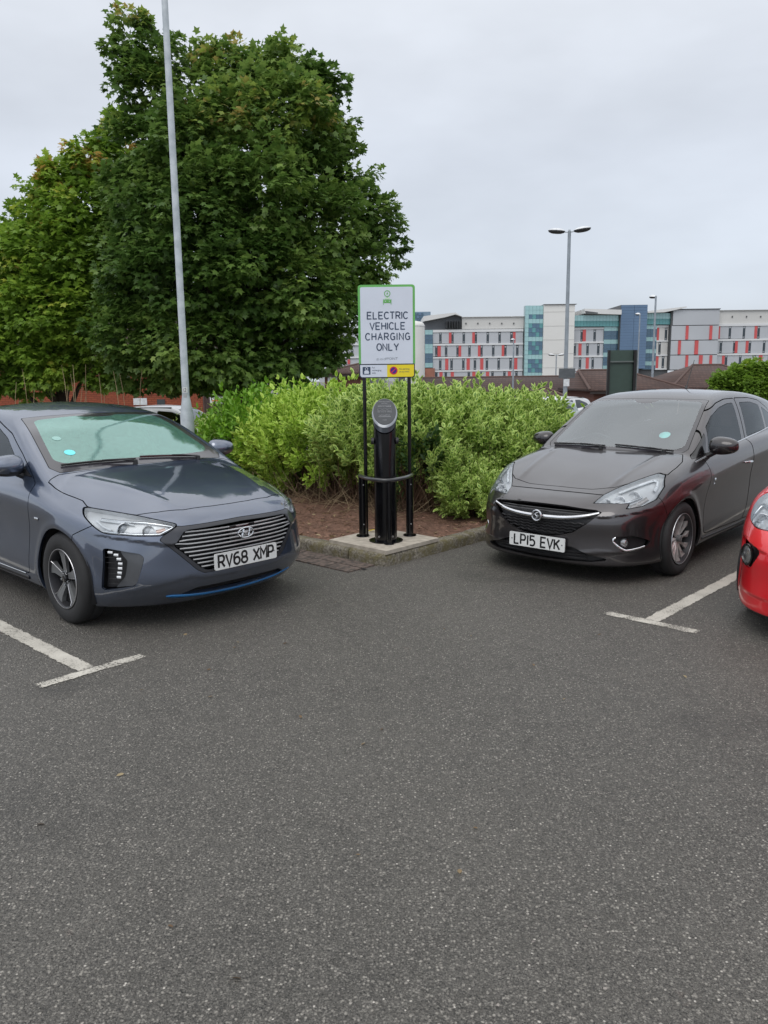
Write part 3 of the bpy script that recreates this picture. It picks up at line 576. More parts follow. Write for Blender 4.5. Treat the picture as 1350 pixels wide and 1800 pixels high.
def build_ioniq(root, paint):
    c = Car(SPEC_I, root, .0155); f = c.f; fr = c.front
    HL = rnd([(.772, .818), (.603, .777), (.44, .722), (.545, .657), (.67, .660), (.789, .672), (.812, .718), (.815, .77)], .02)
    GR = sym([(0, .694), (.39, .683), (.425, .672), (.492, .59), (.33, .425), (.29, .404), (0, .402)])
    VN = rnd([(.802, .582), (.66, .545), (.645, .52), (.70, .335), (.82, .300)], .02); SL = sym([(0, .288), (.34, .288), (.44, .246), (0, .226)])
    ws = symx([(-.305, 0), (-.315, .4), (-.345, .68), (-.42, .725), (-.8, .655), (-1.17, .585), (-1.135, .3), (-1.125, 0)])
    wcl = symx([(-.395, 0), (-.405, .4), (-.44, .60), (-.50, .655), (-.8, .595), (-1.08, .53), (-1.085, .16), (-1.055, .12), (-1.045, 0)])
    hood = symx([(.725, 0), (.72, .15), (.69, .35), (.62, .5), (.538, .603), (.36, .70), (.181, .757), (.10, .745), (-.05, .77), (-.2, .79), (-.29, .795), (-.328, .70), (-.30, .4), (-.29, 0)])
    def plan(poly, zmin): return lambda V: np.maximum(polysd(V[:, :2], poly), (zmin-V[:, 2]))
    def both(poly, xmin): return lambda V: np.maximum(polysd(np.c_[np.abs(V[:, 1]), V[:, 2]], poly), (xmin-V[:, 0])*.7)
    def side(poly, ymin=.35): return lambda V: np.maximum(polysd(V[:, [0, 2]], poly), ymin-np.abs(V[:, 1]))
    lamps = c.sides(c.take(both(HL, .0), .003)); gr = c.take(both(GR, .5), .001); vent = c.sides(c.take(both(VN, .2), .001)); slot = c.take(both(SL, .4), .001)
    sur = c.take(both(rnd(sym([(0, .718), (.43, .708), (.447, .713), (.54, .656), (.565, .63), (.508, .575), (.36, .415), (.315, .388), (0, .386)]), .01), .4), .0015)
    glass = c.take(plan(ws, .85), .0025); hd = c.take(plan(hood, .6), .0035)
    # windscreen and its black border
    d = polysd(glass[0][:, :2], rnd(wcl, .05)); clear, frit = clip(glass, d)
    w = c.put('windscreen', clear, glass_mat('misted_windscreen', (.26, .46, .40), 1.75, .03, fog=.42, fogcol=(.17, .38, .32), boost=.16), flange=0)
    c.put('windscreen_border', frit, mat('frit_black', (.035, .033, .04), .12, coat=.8), w, flange=0)
    wrear = symx([(-2.62, 0), (-2.62, .3), (-2.68, .50), (-3.22, .52), (-3.36, .40), (-3.38, 0)]); rg = c.take(plan(wrear, 1.0), .002); c.put('rear_window', rg, GLASSDARK, flange=0)
    # side glass
    wins = [[(-.69, .982), (-.87, 1.10), (-1.1, 1.215), (-1.35, 1.285), (-1.60, 1.315), (-1.53, .995)], [(-1.64, 1.0), (-1.70, 1.32), (-2.2, 1.30), (-2.62, 1.20), (-2.80, 1.09), (-2.5, 1.035)]]
    sides = {1: [], -1: []}
    for i, pw in enumerate(wins):
        L, R = c.sides(c.take(side(rnd(pw, .03)), .002)); sides[1].append(L); sides[-1].append(R)
    sail = c.sides(c.take(side([(-.50, .965), (-.83, 1.10), (-.67, .977)]), .001))
    fd = [(-.425, .925), (-.40, .80), (-.49, .5), (-.53, .27), (-1.40, .255), (-1.50, .6), (-1.575, .97), (-1.655, 1.352), (-1.45, 1.345), (-1.05, 1.25), (-.75, 1.118), (-.55, 1.01)]
    rd = [(-1.583, .97), (-1.508, .6), (-1.408, .255), (-2.25, .26), (-2.33, .50), (-2.42, .62), (-2.56, .71), (-2.80, .95), (-2.93, 1.08), (-2.68, 1.235), (-2.2, 1.335), (-1.662, 1.355)]
    fdo = c.sides(c.take(side(rnd(fd, .03)), .0038)); rdo = c.sides(c.take(side(rnd(rd, .03)), .0038))
    bump = c.take(lambda V: np.maximum(polysd(V[:, [0, 2]], [(.345, .83), (.335, .712), (.193, .645), (.15, .3), (.12, .05), (1.3, .05), (1.3, .95), (.5, .95)]), -9), .003)
    rb = c.take(lambda V: np.maximum(polysd(V[:, [0, 2]], [(-2.95, .60), (-3.2, .78), (-4, .80), (-4, .05), (-2.9, .05)]), -9), .0022)
    c.put('body_shell', c.m, paint, flange=.02, fl_mat=None); c.put('bonnet', hd, paint, flange=.02)
    # front bumper with its black chin
    bump, chin = clip(bump, bump[0][:, 2]*-1+.205); b = c.put('front_bumper', bump, paint, flange=.02); c.put('chin_spoiler', chin, paint, b, flange=.02); c.put('rear_bumper', rb, paint, flange=.02)
    for sg, i in ((1, 0), (-1, 1)):
        d1 = c.put('front_door', fdo[i], paint, flange=.015); d2 = c.put('rear_door', rdo[i], paint, flange=.015)
        for k, d in enumerate((d1, d2)): c.put('side_window', sides[sg][k], GLASSCLEAR, d, flange=.01, fl_mat=GLOSSBLACK)
        c.put('mirror_sail', sail[i], PLASTIC, d1, flange=0); handle(c, d1, -1.33, .83, sg, paint); handle(c, d2, -2.38, .87, sg, paint)
        x = np.linspace(-.60, -2.2, 40); P = c.S(x, .26+0*x, sg, .004); Nn = np.tile([0, sg, 0.], (40, 1)); c.ribbon('sill_trim', P, Nn, .008, CHROME, root, .003)
        x = np.linspace(-.56, -2.25, 40); P = c.S(x, .235+0*x, sg, .006); c.ribbon('sill_moulding', P, Nn, .03, PLASTIC, root, .004)
        P = c.S(np.array([-.27, -.33]), .70, sg, .004); Nn = np.tile([0, sg, 0.], (2, 1)); c.ribbon('side_badge', P, Nn, .018, CHROME, root, .002)
    # lamps
    for sg, i in ((1, 0), (-1, 1)):
        m = lamps[i]; h = c.put('headlight', m, LENSG, flange=.036, fl_mat=LAMPHOUSE); V, N, T = m; raw('lamp_housing', V-N*.036, T, LAMPHOUSE, h, normals=N)
        for (y, z, r, mm) in ((.715, .725, .042, REFLECT), (.615, .71, .034, REFLECT)):
            P, g = c.snap([(float(f.front(np.array([y]), np.array([z]))[0]), sg*y, z)]); P = P[0]-g[0]*.05; q = Vector((g[0][0]*.6+.4, g[0][1]*.3, 0)).normalized(); M = q.to_track_quat('Z', 'Y').to_matrix()
            bm = bmesh.new(); a_lathe(bm, [(r*1.15, .03), (r*1.1, .038), (r, .036), (r*.9, .012), (r*.55, -.002)], n=24); bmesh.ops.rotate(bm, verts=bm.verts, cent=(0, 0, 0), matrix=M); bmesh.ops.translate(bm, verts=bm.verts, vec=tuple(P)); bmobj('reflector_bowl', bm, mm, h, smooth=True)
            bm = bmesh.new(); bmesh.ops.create_uvsphere(bm, u_segments=20, v_segments=12, radius=r*.75); bmesh.ops.scale(bm, verts=bm.verts, vec=(1, 1, .55)); bmesh.ops.rotate(bm, verts=bm.verts, cent=(0, 0, 0), matrix=M); bmesh.ops.translate(bm, verts=bm.verts, vec=tuple(Vector(P)+q*.014)); bmobj('projector_lens', bm, mat('projector_glass', (.35, .37, .4), .05, .3, coat=1.) if r > .04 else WHITELED, h, smooth=True)
        def strip(pts, w, mm, nm, dep=.02):
            Q = [];  nn = []
            for (a, b2), (a2, b3) in zip(pts, pts[1:]):
                for t in np.linspace(0, 1, 6)[:-1 if (a2, b3) != pts[-1] else None]: Q.append((a+(a2-a)*t, b2+(b3-b2)*t))
            Q = np.array(Q); P, g = c.snap(np.c_[f.front(Q[:, 0], Q[:, 1]), sg*Q[:, 0], Q[:, 1]]); c.ribbon(nm, P-g*dep, g, w, mm, h, .003)
        strip([(.772, .803), (.603, .764), (.475, .722)], .012, REFLECT, 'top_trim'); strip([(.79, .69), (.67, .673), (.555, .669), (.475, .715)], .012, REFLECT, 'lower_trim')
        strip([(.795, .775), (.785, .725), (.76, .70)], .012, WHITELED, 'light_guide'); strip([(.78, .79), (.70, .765), (.66, .745)], .009, WHITELED, 'light_guide'); strip([(.52, .70), (.57, .685)], .03, mat('indicator', (.6, .42, .36), .2, .3, coat=1.), 'indicator_lamp', .03)
        # bumper vent: grey wing, louvres and running lights
        m = vent[i]; v = c.put('bumper_vent', m, PLASTIC, flange=.0, off=-.05); raw_ = None
        V, N, T = m; dd = polysd(np.c_[np.abs(V[:, 1]), V[:, 2]], [(.90, .70), (.752, .70), (.748, .54), (.727, .50), (.745, .40), (.778, .325), (.80, .20), (.92, .2)]); inn, out = clip(m, dd)
        # the grey wing leans into the recess
        Vo, No, To = out; q = np.clip((np.abs(Vo[:, 1])-.66)/.09, 0, 1); wing = (Vo-No*(.003+.032*q[:, None]), No, To); c.put('vent_wing', wing, GREYSAT, v, flange=.02)
        for z in np.arange(.345, .53, .035):
            y0 = .80; P = c.F(np.linspace(.815, .775, 4)*sg, z, -.012); Nn = np.tile([1., 0, 0], (4, 1)); c.ribbon('louvre', P, Nn*[.6, .8*sg, 0], .010, PLASTIC, v, .006)
        for (y, z) in ((.785, .553), (.765, .538), (.758, .512), (.757, .482), (.762, .452), (.768, .422), (.774, .393)):
            P = c.F(np.array([y+.009, y-.009])*sg, z, -.006); g = np.array([.75, .66*sg, 0]); c.ribbon('running_light', P, np.tile(g, (2, 1)), .016, WHITELED, v, .004)
        P = c.F(np.linspace(.80, .735, 5)*sg, np.array([.575, .565, .545, .50, .48]), -.02)
    c.put('grille_surround', sur, mat('surround_grey', (.045, .047, .055), .28, .3, coat=.5), flange=.012)
    # grille
    V, N, T = gr; g = raw('grille', V-N*.05, T, PLASTIC, root, normals=N)
    for z in np.array([.672, .645, .618, .591, .564, .537, .510, .483, .456, .430]):
        ym = .425+(.672-z)/.082*.067 if z > .59 else .492-(.59-z)/.165*.162
        y = np.linspace(-ym+.01, ym-.01, 40); zz = z-.012*(1-(y/.5)**2)*0; P, n = c.snap(np.c_[f.front(np.abs(y), zz+0*y), y, zz+0*y]); P = P-n*.012
        bm = bmesh.new(); a_tube(bm, [tuple(p) for p in P], .0050, 6); bmobj('grille_bar', bm, mat('grille_chrome', (.80, .81, .83), .32, .7), g, smooth=True)
        bm = bmesh.new(); a_tube(bm, [tuple(p-np.array([.022, 0, .004])) for p in P], .008, 5); bmobj('grille_slat', bm, GLOSSBLACK, g, smooth=True)
    P = c.F(np.array([-.12, .12]), .60, -.02); rounded_box('sensor_panel', (P[0][0]+.002, 0, .615), (.012, .21, .115), GLOSSBLACK, g, .005)
    V, N, T = slot; lg = raw('lower_intake', V-N*.04, T, PLASTIC, root, normals=N)
    for z in (.262, .245):
        y = np.linspace(-.36, .36, 20); P = c.F(y, z, -.02); bm = bmesh.new(); a_tube(bm, [tuple(p) for p in P], .004, 5); bmobj('intake_bar', bm, PLASTIC, lg)
    y = np.linspace(-.52, .52, 50); z = .208+.030*(np.abs(y)/.46)**2; P, n = c.snap(np.c_[f.front(np.abs(y), z), y, z], .006); wv = .027*np.clip((.53-np.abs(y))/.05, .25, 1); c.ribbon('lip_strip', P, n, wv, mat('blue_trim', (.02, .17, .42), .25, .3, coat=.6), root, .004)
    # badge: oval ring with a slanted letter
    bz = .618; bx = .889; bg = thing_part('badge', root); bg.parent = g
    bm = bmesh.new(); V0 = []
    a_tube(bm, [(bx, .062*math.cos(t), bz+.034*math.sin(t)) for t in np.linspace(0, 2*math.pi, 33)], .0045, 6, cap=False); bmobj('badge_ring', bm, CHROME, bg, smooth=True); bpy.data.objects.remove(bg) if False else None
    bm = bmesh.new()
    for pts in ([(-.034, -.022), (-.018, .024)], [(.018, -.024), (.034, .022)], [(-.030, .004), (.0, -.004), (.030, .002)]): a_tube(bm, [(bx+.002, y, bz+z) for y, z in pts], .0062, 6)
    bmobj('badge_letter', bm, CHROME, bg, smooth=True)
    number_plate(root, 'RV68 XMP', .452, .885, 0.)
    for (xx, yy) in ((0, 1), (0, -1), (-2.7, 1), (-2.7, -1)): wheel(c, xx, yy, 'I', .207, .317, .885, root)
    under(c, root, 2.7, .317, .35, .62, -3.4); interior(root, -.12, -1, 0., -1.32)
    wiper(c, root, -.33, -.10, -.39, -.36, (-.05, -.56)); wiper(c, root, -.33, .46, -.37, .22, (-.03, -.5)) 
    mirror(root, (-.68, -.93, 1.045), -1, (.25, .155, .09), paint); mirror(root, (-.68, .93, 1.045), 1, (.25, .155, .09), paint)
    for (x, y, mm, r) in ((-.56, -.50, CYANP, .04), (-.76, -.50, mat('faint_disc', (.30, .50, .46), .5), .032)):
        P, n = c.snap(c.T(x, y), .002); bm = bmesh.new(); M = Vector(n[0]).to_track_quat('Z', 'Y').to_matrix(); a_lathe(bm, [(.0005, 0), (r, 0)], n=20); bmesh.ops.rotate(bm, verts=bm.verts, cent=(0, 0, 0), matrix=M); bmesh.ops.translate(bm, verts=bm.verts, vec=tuple(P[0])); bmobj('windscreen_disc', bm, mm, w)
    rounded_box('tail_lamp', (-3.50, .62, .90), (.10, .30, .09), TAIL, root, .03); rounded_box('tail_lamp', (-3.50, -.62, .90), (.10, .30, .09), TAIL, root, .03)
    return c

def build_corsa(root, paint, plate='LP15 EVK', res=.0155, red=False):
    c = Car(SPEC_C, root, res); f = c.f
    HL = [(.405, .645), (.433, .70), (.50, .752), (.60, .81), (.69, .855), (.745, .842), (.782, .76), (.772, .67), (.721, .627), (.64, .610), (.648, .650), (.531, .648)]
    GR = sym([(0, .616), (.2, .614), (.458, .600), (.502, .585), (.424, .505), (.30, .415), (.15, .372), (0, .362)])
    FG = rnd([(.576, .375), (.60, .400), (.70, .402), (.775, .35), (.755, .300), (.66, .272)], .02); SL = sym([(0, .30), (.30, .30), (.42, .255), (.58, .215), (.45, .19), (0, .175)])
    if red: HL = rnd([(.36, .70), (.50, .79), (.60, .84), (.70, .865), (.77, .82), (.79, .75), (.77, .695), (.68, .665), (.52, .67)], .05); SL = sym([(0, .28), (.25, .28), (.25, .20), (0, .20)]); FG = rnd([(.57, .56), (.79, .60), (.78, .46), (.66, .41)], .05)
    def plan(poly, zmin): return lambda V: np.maximum(polysd(V[:, :2], poly), (zmin-V[:, 2]))
    def both(poly, xmin): return lambda V: np.maximum(polysd(np.c_[np.abs(V[:, 1]), V[:, 2]], poly), (xmin-V[:, 0])*.7)
    def side(poly, ymin=.35): return lambda V: np.maximum(polysd(V[:, [0, 2]], poly), ymin-np.abs(V[:, 1]))
    ws = symx([(-.362, 0), (-.366, .35), (-.395, .645), (-.45, .68), (-.8, .625), (-1.16, .565), (-1.13, .3), (-1.12, 0)])
    wcl = symx([(-.40, 0), (-.405, .35), (-.43, .58), (-.48, .635), (-.8, .585), (-1.10, .535), (-1.095, .12), (-1.04, .09), (-1.02, 0)])
    hood = symx([(.512, 0), (.51, .3), (.47, .47), (.37, .58), (.15, .715), (.13, .755), (-.05, .752), (-.2, .735), (-.375, .665), (-.352, .35), (-.348, 0)])
    lamps = c.sides(c.take(both(HL, .0), .003)); gr = c.take(both(GR, .5), .001); vent = c.sides(c.take(both(FG, .2), .001)); slot = c.take(both(SL, .4), .001)
    glass = c.take(plan(ws, .85), .0025); hd = c.take(plan(hood, .6), .0035)
    d = polysd(glass[0][:, :2], rnd(wcl, .04)); clear, frit = clip(glass, d)
    w = c.put('windscreen', clear, glass_mat('windscreen_glass', (.74, .84, .85), 1.6, boost=.18), flange=0); c.put('windscreen_border', frit, mat('frit_black', (.035, .033, .04), .12, coat=.8), w, flange=0)
    rg = c.take(lambda V: np.maximum(polysd(V[:, 1:3], sym([(0, 1.34), (.45, 1.33), (.56, 1.02), (0, 1.0)])), V[:, 0]+2.6), .002); c.put('rear_window', rg, GLASSDARK, flange=0)
    wins = [[(-.65, .967), (-.77, 1.175), (-.95, 1.262), (-1.21, 1.328), (-1.45, 1.358), (-1.61, 1.363), (-1.50, 1.022)], [(-1.665, 1.045), (-1.79, 1.362), (-2.1, 1.357), (-2.32, 1.32), (-2.25, 1.085)], [(-2.32, 1.09), (-2.395, 1.30), (-2.62, 1.22), (-2.72, 1.125)]]
    sides = {1: [], -1: []}
    for pw in wins:
        L, R = c.sides(c.take(side(rnd(pw, .02)), .002)); sides[1].append(L); sides[-1].append(R)
    qt = c.sides(c.take(side([(-.34, .928), (-.70, 1.13), (-.59, .958)]), .001))
    fd = [(-.475, .945), (-.54, .80), (-.47, .6), (-.42, .36), (-.45, .285), (-1.43, .275), (-1.56, .6), (-1.59, 1.03), (-1.71, 1.405), (-1.45, 1.402), (-1.2, 1.372), (-.92, 1.302), (-.74, 1.20)]
    rd = [(-1.598, 1.03), (-1.568, .6), (-1.438, .275), (-2.10, .285), (-2.17, .45), (-2.3, .58), (-2.42, .64), (-2.55, .95), (-2.74, 1.10), (-2.62, 1.27), (-2.38, 1.37), (-2.1, 1.40), (-1.718, 1.407)]
    fdo = c.sides(c.take(side(rnd(fd, .03)), .0038)); rdo = c.sides(c.take(side(rnd(rd, .03)), .0038))
    bump = c.take(lambda V: polysd(V[:, [0, 2]], [(.50, .70), (.345, .70), (.32, .66), (.285, .56), (.20, .3), (.12, .05), (1.3, .05), (1.3, .70)]), .0022)
    rb = c.take(lambda V: polysd(V[:, [0, 2]], [(-2.8, .60), (-3.0, .74), (-4, .74), (-4, .05), (-2.75, .05)]), .0022)
    c.put('body_shell', c.m, paint, flange=.02); c.put('bonnet', hd, paint, flange=.02)
    bump, chin = clip(bump, bump[0][:, 2]*-1+.168); b = c.put('front_bumper', bump, paint, flange=.02); c.put('chin_spoiler', chin, PLASTIC, b, flange=.02); c.put('rear_bumper', rb, paint, flange=.02)
    for sg, i in ((1, 0), (-1, 1)):
        d1 = c.put('front_door', fdo[i], paint, flange=.015); d2 = c.put('rear_door', rdo[i], paint, flange=.015)
        c.put('side_window', sides[sg][0], GLASSCLEAR, d1, flange=.01, fl_mat=GLOSSBLACK); c.put('side_window', sides[sg][1], GLASSCLEAR, d2, flange=.01, fl_mat=GLOSSBLACK); c.put('side_window', sides[sg][2], GLASSDARK, d2, flange=.01, fl_mat=GLOSSBLACK)
        c.put('quarter_window', qt[i], GLOSSBLACK, flange=0); handle(c, d1, -1.42, .825, sg, CHROME if not red else paint); handle(c, d2, -2.36, .88, sg, CHROME)
        x = np.linspace(-.33, -2.7, 50); z = np.interp(x, [-2.7, -2.2, -1.5, -.6, -.33], [1.115, 1.075, 1.012, .948, .918]); P = c.S(x, z, sg, .003); Nn = np.tile([0, sg, .3], (50, 1)); c.ribbon('belt_trim', P, Nn, .012, CHROME, root, .003)
        x = np.linspace(-.42, -2.1, 40); P = c.S(x, .245+0*x, sg, .004); Nn = np.tile([0, sg, 0.], (40, 1)); c.ribbon('sill_moulding', P, Nn, .02, PLASTIC, root, .004)
        for dx, dz, ww in ((0, 0, .03), (.0, -.035, .014)): P = c.S(np.array([-.60, -.635+abs(dz)*.3]), .735+dz, sg, .004); Nn = np.tile([0, sg, 0.], (2, 1)); c.ribbon('side_badge', P, Nn, ww, CHROME, root, .002)
    for sg, i in ((1, 0), (-1, 1)):
        m = lamps[i]; h = c.put('headlight', m, LENSG, flange=.034, fl_mat=LAMPHOUSE); V, N, T = m; raw('lamp_housing', V-N*.034, T, LAMPHOUSE, h, normals=N)
        for (y, z, r) in ((.49, .69, .036), (.575, .70, .042), (.655, .725, .040)) if not red else ((.56, .71, .05), (.68, .72, .055)):
            P, g = c.snap([(float(f.front(np.array([y]), np.array([z]))[0]), sg*y, z)]); P = P[0]-g[0]*.05; q = Vector((g[0][0]*.6+.5, g[0][1]*.3, .15)).normalized(); M = q.to_track_quat('Z', 'Y').to_matrix()
            bm = bmesh.new(); a_lathe(bm, [(r*1.1, .034), (r*1.05, .038), (r*.95, .028), (r*.6, .008), (r*.2, .0), (.0005, .004)], n=20); bmesh.ops.rotate(bm, verts=bm.verts, cent=(0, 0, 0), matrix=M); bmesh.ops.translate(bm, verts=bm.verts, vec=tuple(P)); bmobj('reflector_bowl', bm, REFLECT, h, smooth=True)
            bm = bmesh.new(); a_tube(bm, [tuple(Vector(P)+q*.006), tuple(Vector(P)+q*.03)], .009, 8); bmobj('bulb', bm, WHITELED, h, smooth=True)
            bm = bmesh.new()
            for kk in range(5):
                a = math.pi*2*kk/5+.4; e1 = M @ Vector((math.cos(a)*r*.95, math.sin(a)*r*.95, .026)); e0 = M @ Vector((math.cos(a)*r*.3, math.sin(a)*r*.3, .004)); a_tube(bm, [tuple(Vector(P)+e0), tuple(Vector(P)+e1)], .002, 4)
            bmobj('reflector_facet', bm, WHITELED, h)
        def strip(pts, w_, mm, nm, dep=.02):
            Q = []
            for (a, b2), (a2, b3) in zip(pts, pts[1:]):
                for t in np.linspace(0, 1, 6): Q.append((a+(a2-a)*t*.999, b2+(b3-b2)*t*.999))
            Q = np.array(Q); P, g = c.snap(np.c_[f.front(Q[:, 0], Q[:, 1]), sg*Q[:, 0], Q[:, 1]]); c.ribbon(nm, P-g*dep, g, w_, mm, h, .003)
        if not red:
            strip([(.53, .752), (.62, .797), (.70, .832), (.735, .82), (.75, .77), (.748, .735)], .026, WHITELED, 'light_guide', .012); strip([(.44, .665), (.55, .665), (.64, .668), (.70, .70)], .012, REFLECT, 'lower_trim', .015)
            strip([(.665, .635), (.70, .65), (.735, .69)], .035, mat('indicator_clear', (.5, .47, .46), .2, .4, coat=1.), 'indicator_lamp', .03)
        else: strip([(.60, .80), (.73, .80), (.77, .72), (.75, .66)], .02, REFLECT, 'light_guide', .015)
        m = vent[i]; V, N, T = m; v = raw('fog_lamp_recess', V-N*.04, T, PLASTIC, root, normals=N)
        fy, fz, fr_ = (.665, .345, .032) if not red else (.695, .505, .058)
        P, g = c.snap([(float(f.front(np.array([fy]), np.array([fz]))[0]), sg*fy, fz)]); P = P[0]-g[0]*(.038 if not red else .012); q = Vector((g[0][0]+.3, g[0][1], 0)).normalized(); M = q.to_track_quat('Z', 'Y').to_matrix()
        bm = bmesh.new(); a_lathe(bm, [(fr_*1.2, .0), (fr_*1.2, .016), (fr_, .018), (fr_*.95, .010)], n=24); bmesh.ops.rotate(bm, verts=bm.verts, cent=(0, 0, 0), matrix=M); bmesh.ops.translate(bm, verts=bm.verts, vec=tuple(P)); bmobj('fog_lamp_ring', bm, GLOSSBLACK, v, smooth=True)
        bm = bmesh.new(); a_lathe(bm, [(.0005, .018), (fr_*.6, .016), (fr_*.97, .010)], n=24); bmesh.ops.rotate(bm, verts=bm.verts, cent=(0, 0, 0), matrix=M); bmesh.ops.translate(bm, verts=bm.verts, vec=tuple(P)); bmobj('fog_lamp', bm, mat('fog_glass', (.42, .42, .42), .12, .75, coat=1.), v, smooth=True)
        if not red:
            Q = np.array([(.605, .392), (.592, .382), (.588, .365), (.60, .345), (.625, .318), (.65, .298), (.668, .288), (.70, .292), (.74, .302), (.765, .312)]); P, n = c.snap(np.c_[f.front(Q[:, 0], Q[:, 1]), sg*Q[:, 0], Q[:, 1]], .003); c.ribbon('fog_lamp_trim', P, n, .016, CHROME, v, .004)
    V, N, T = gr; g = raw('grille', V-N*.05, T, PLASTIC, root, normals=N)
    for z in (.572, .592): y = np.linspace(-.44, .44, 30); P, n = c.snap(np.c_[f.front(np.abs(y), z+0*y), y, z+0*y]); P = P-n*.02; bm = bmesh.new(); a_tube(bm, [tuple(p) for p in P], .005, 5); bmobj('grille_bar', bm, GLOSSBLACK, g)
    for z in (.490, .466, .442, .418, .394):
        ym = np.interp(z, [.362, .372, .415, .505], [.02, .15, .30, .42])-.01; y = np.linspace(-ym, ym, 60); zz = z+.004*np.sin(y*95); P, n = c.snap(np.c_[f.front(np.abs(y), zz), y, zz]); P = P-n*.018
        bm = bmesh.new(); a_tube(bm, [tuple(p) for p in P], .0065, 5); bmobj('grille_slat', bm, PLASTIC, g, smooth=True)
    y = np.linspace(-.485, .485, 60); z = .520+.062*(np.abs(y)/.485)**2.6; P, n = c.snap(np.c_[f.front(np.abs(y), z), y, z], .004); c.ribbon('grille_wing', P, n, .030-.014*(np.abs(y)/.485)**2, CHROME, g, .008)
    bx = .862; bz = .527; bg = thing_part('badge', g); bm = bmesh.new(); a_lathe(bm, [(.0005, .012), (.035, .010), (.040, .004), (.040, -.02)], c=(bx-.01, 0, bz), axis='x', n=32); bmobj('badge_disc', bm, mat('badge_grey', (.12, .125, .13), .25, .7), bg, smooth=True)
    bm = bmesh.new(); a_tube(bm, [(bx+.003, .041*math.cos(t), bz+.041*math.sin(t)) for t in np.linspace(0, 2*math.pi, 33)], .0075, 8, cap=False); bmobj('badge_ring', bm, CHROME, bg, smooth=True)
    bm = bmesh.new(); a_tube(bm, [(bx+.006, yy, bz+zz) for yy, zz in ((.020, .026), (.004, .022), (-.010, .010), (.002, -.002), (.012, -.012), (.002, -.024), (-.016, -.026))], [.003, .006, .008, .009, .007, .005, .002], 8); a_tube(bm, [(bx+.006, yy, bz+zz) for yy, zz in ((-.010, .010), (-.026, .008), (-.030, -.006))], [.006, .005, .002], 6)
    bmobj('badge_emblem', bm, CHROME, bg, smooth=True)
    V, N, T = slot; lg = raw('lower_intake', V-N*.04, T, PLASTIC, root, normals=N)
    for z in (.26, .235, .21): y = np.linspace(-.42, .42, 20); P = c.F(y, z, -.02); bm = bmesh.new(); a_tube(bm, [tuple(p) for p in P], .005, 5); bmobj('intake_bar', bm, PLASTIC, lg)
    if plate: number_plate(root, plate, .310, .856, -.04)
    for (xx, yy) in ((0, 1), (0, -1), (-2.51, 1), (-2.51, -1)): wheel(c, xx, yy, 'C', .212, .308, .850, root)
    under(c, root, 2.51, .308, .338, .62, -3.0); interior(root, -.16, -1, .01, -1.35)
    wiper(c, root, -.375, .50, -.405, .30, (-.02, -.55)); wiper(c, root, -.375, -.10, -.41, -.34, (-.03, -.55))
    mirror(root, (-.64, .915, 1.03), 1, (.24, .155, .10), mat('dark_mirror_cap', (.035, .032, .034), .2, .3, coat=.8) if not red else paint)
    if not red: mirror(root, (-.66, -.88, 1.02), -1, (.22, .14, .10), mat('dark_mirror_cap', (.035, .032, .034), .2, .3, coat=.8))
    if not red:
        P, n = c.snap(c.T(-.60, .40), -.006); bm = bmesh.new(); M = Vector(n[0]).to_track_quat('Z', 'Y').to_matrix(); a_lathe(bm, [(.0005, 0), (.05, 0)], n=20); bmesh.ops.rotate(bm, verts=bm.verts, cent=(0, 0, 0), matrix=M); bmesh.ops.translate(bm, verts=bm.verts, vec=tuple(P[0])); bmobj('windscreen_disc', bm, mat('pale_cyan_disc', (.45, .85, .8), .5), w)
        P = c.T(-2.0, 0, .0)[0]; bm = bmesh.new(); a_tube(bm, [tuple(P), tuple(P+[-.02, 0, .03])], .014, 8); a_tube(bm, [tuple(P+[-.02, 0, .03]), tuple(P+[-.19, 0, .30])], [.005, .003], 6); bmobj('roof_aerial', bm, PLASTIC, root, smooth=True)
    for s in (1, -1): rounded_box('tail_lamp', (-2.98, s*.66, .95), (.12, .16, .28), TAIL, root, .04)
    return c
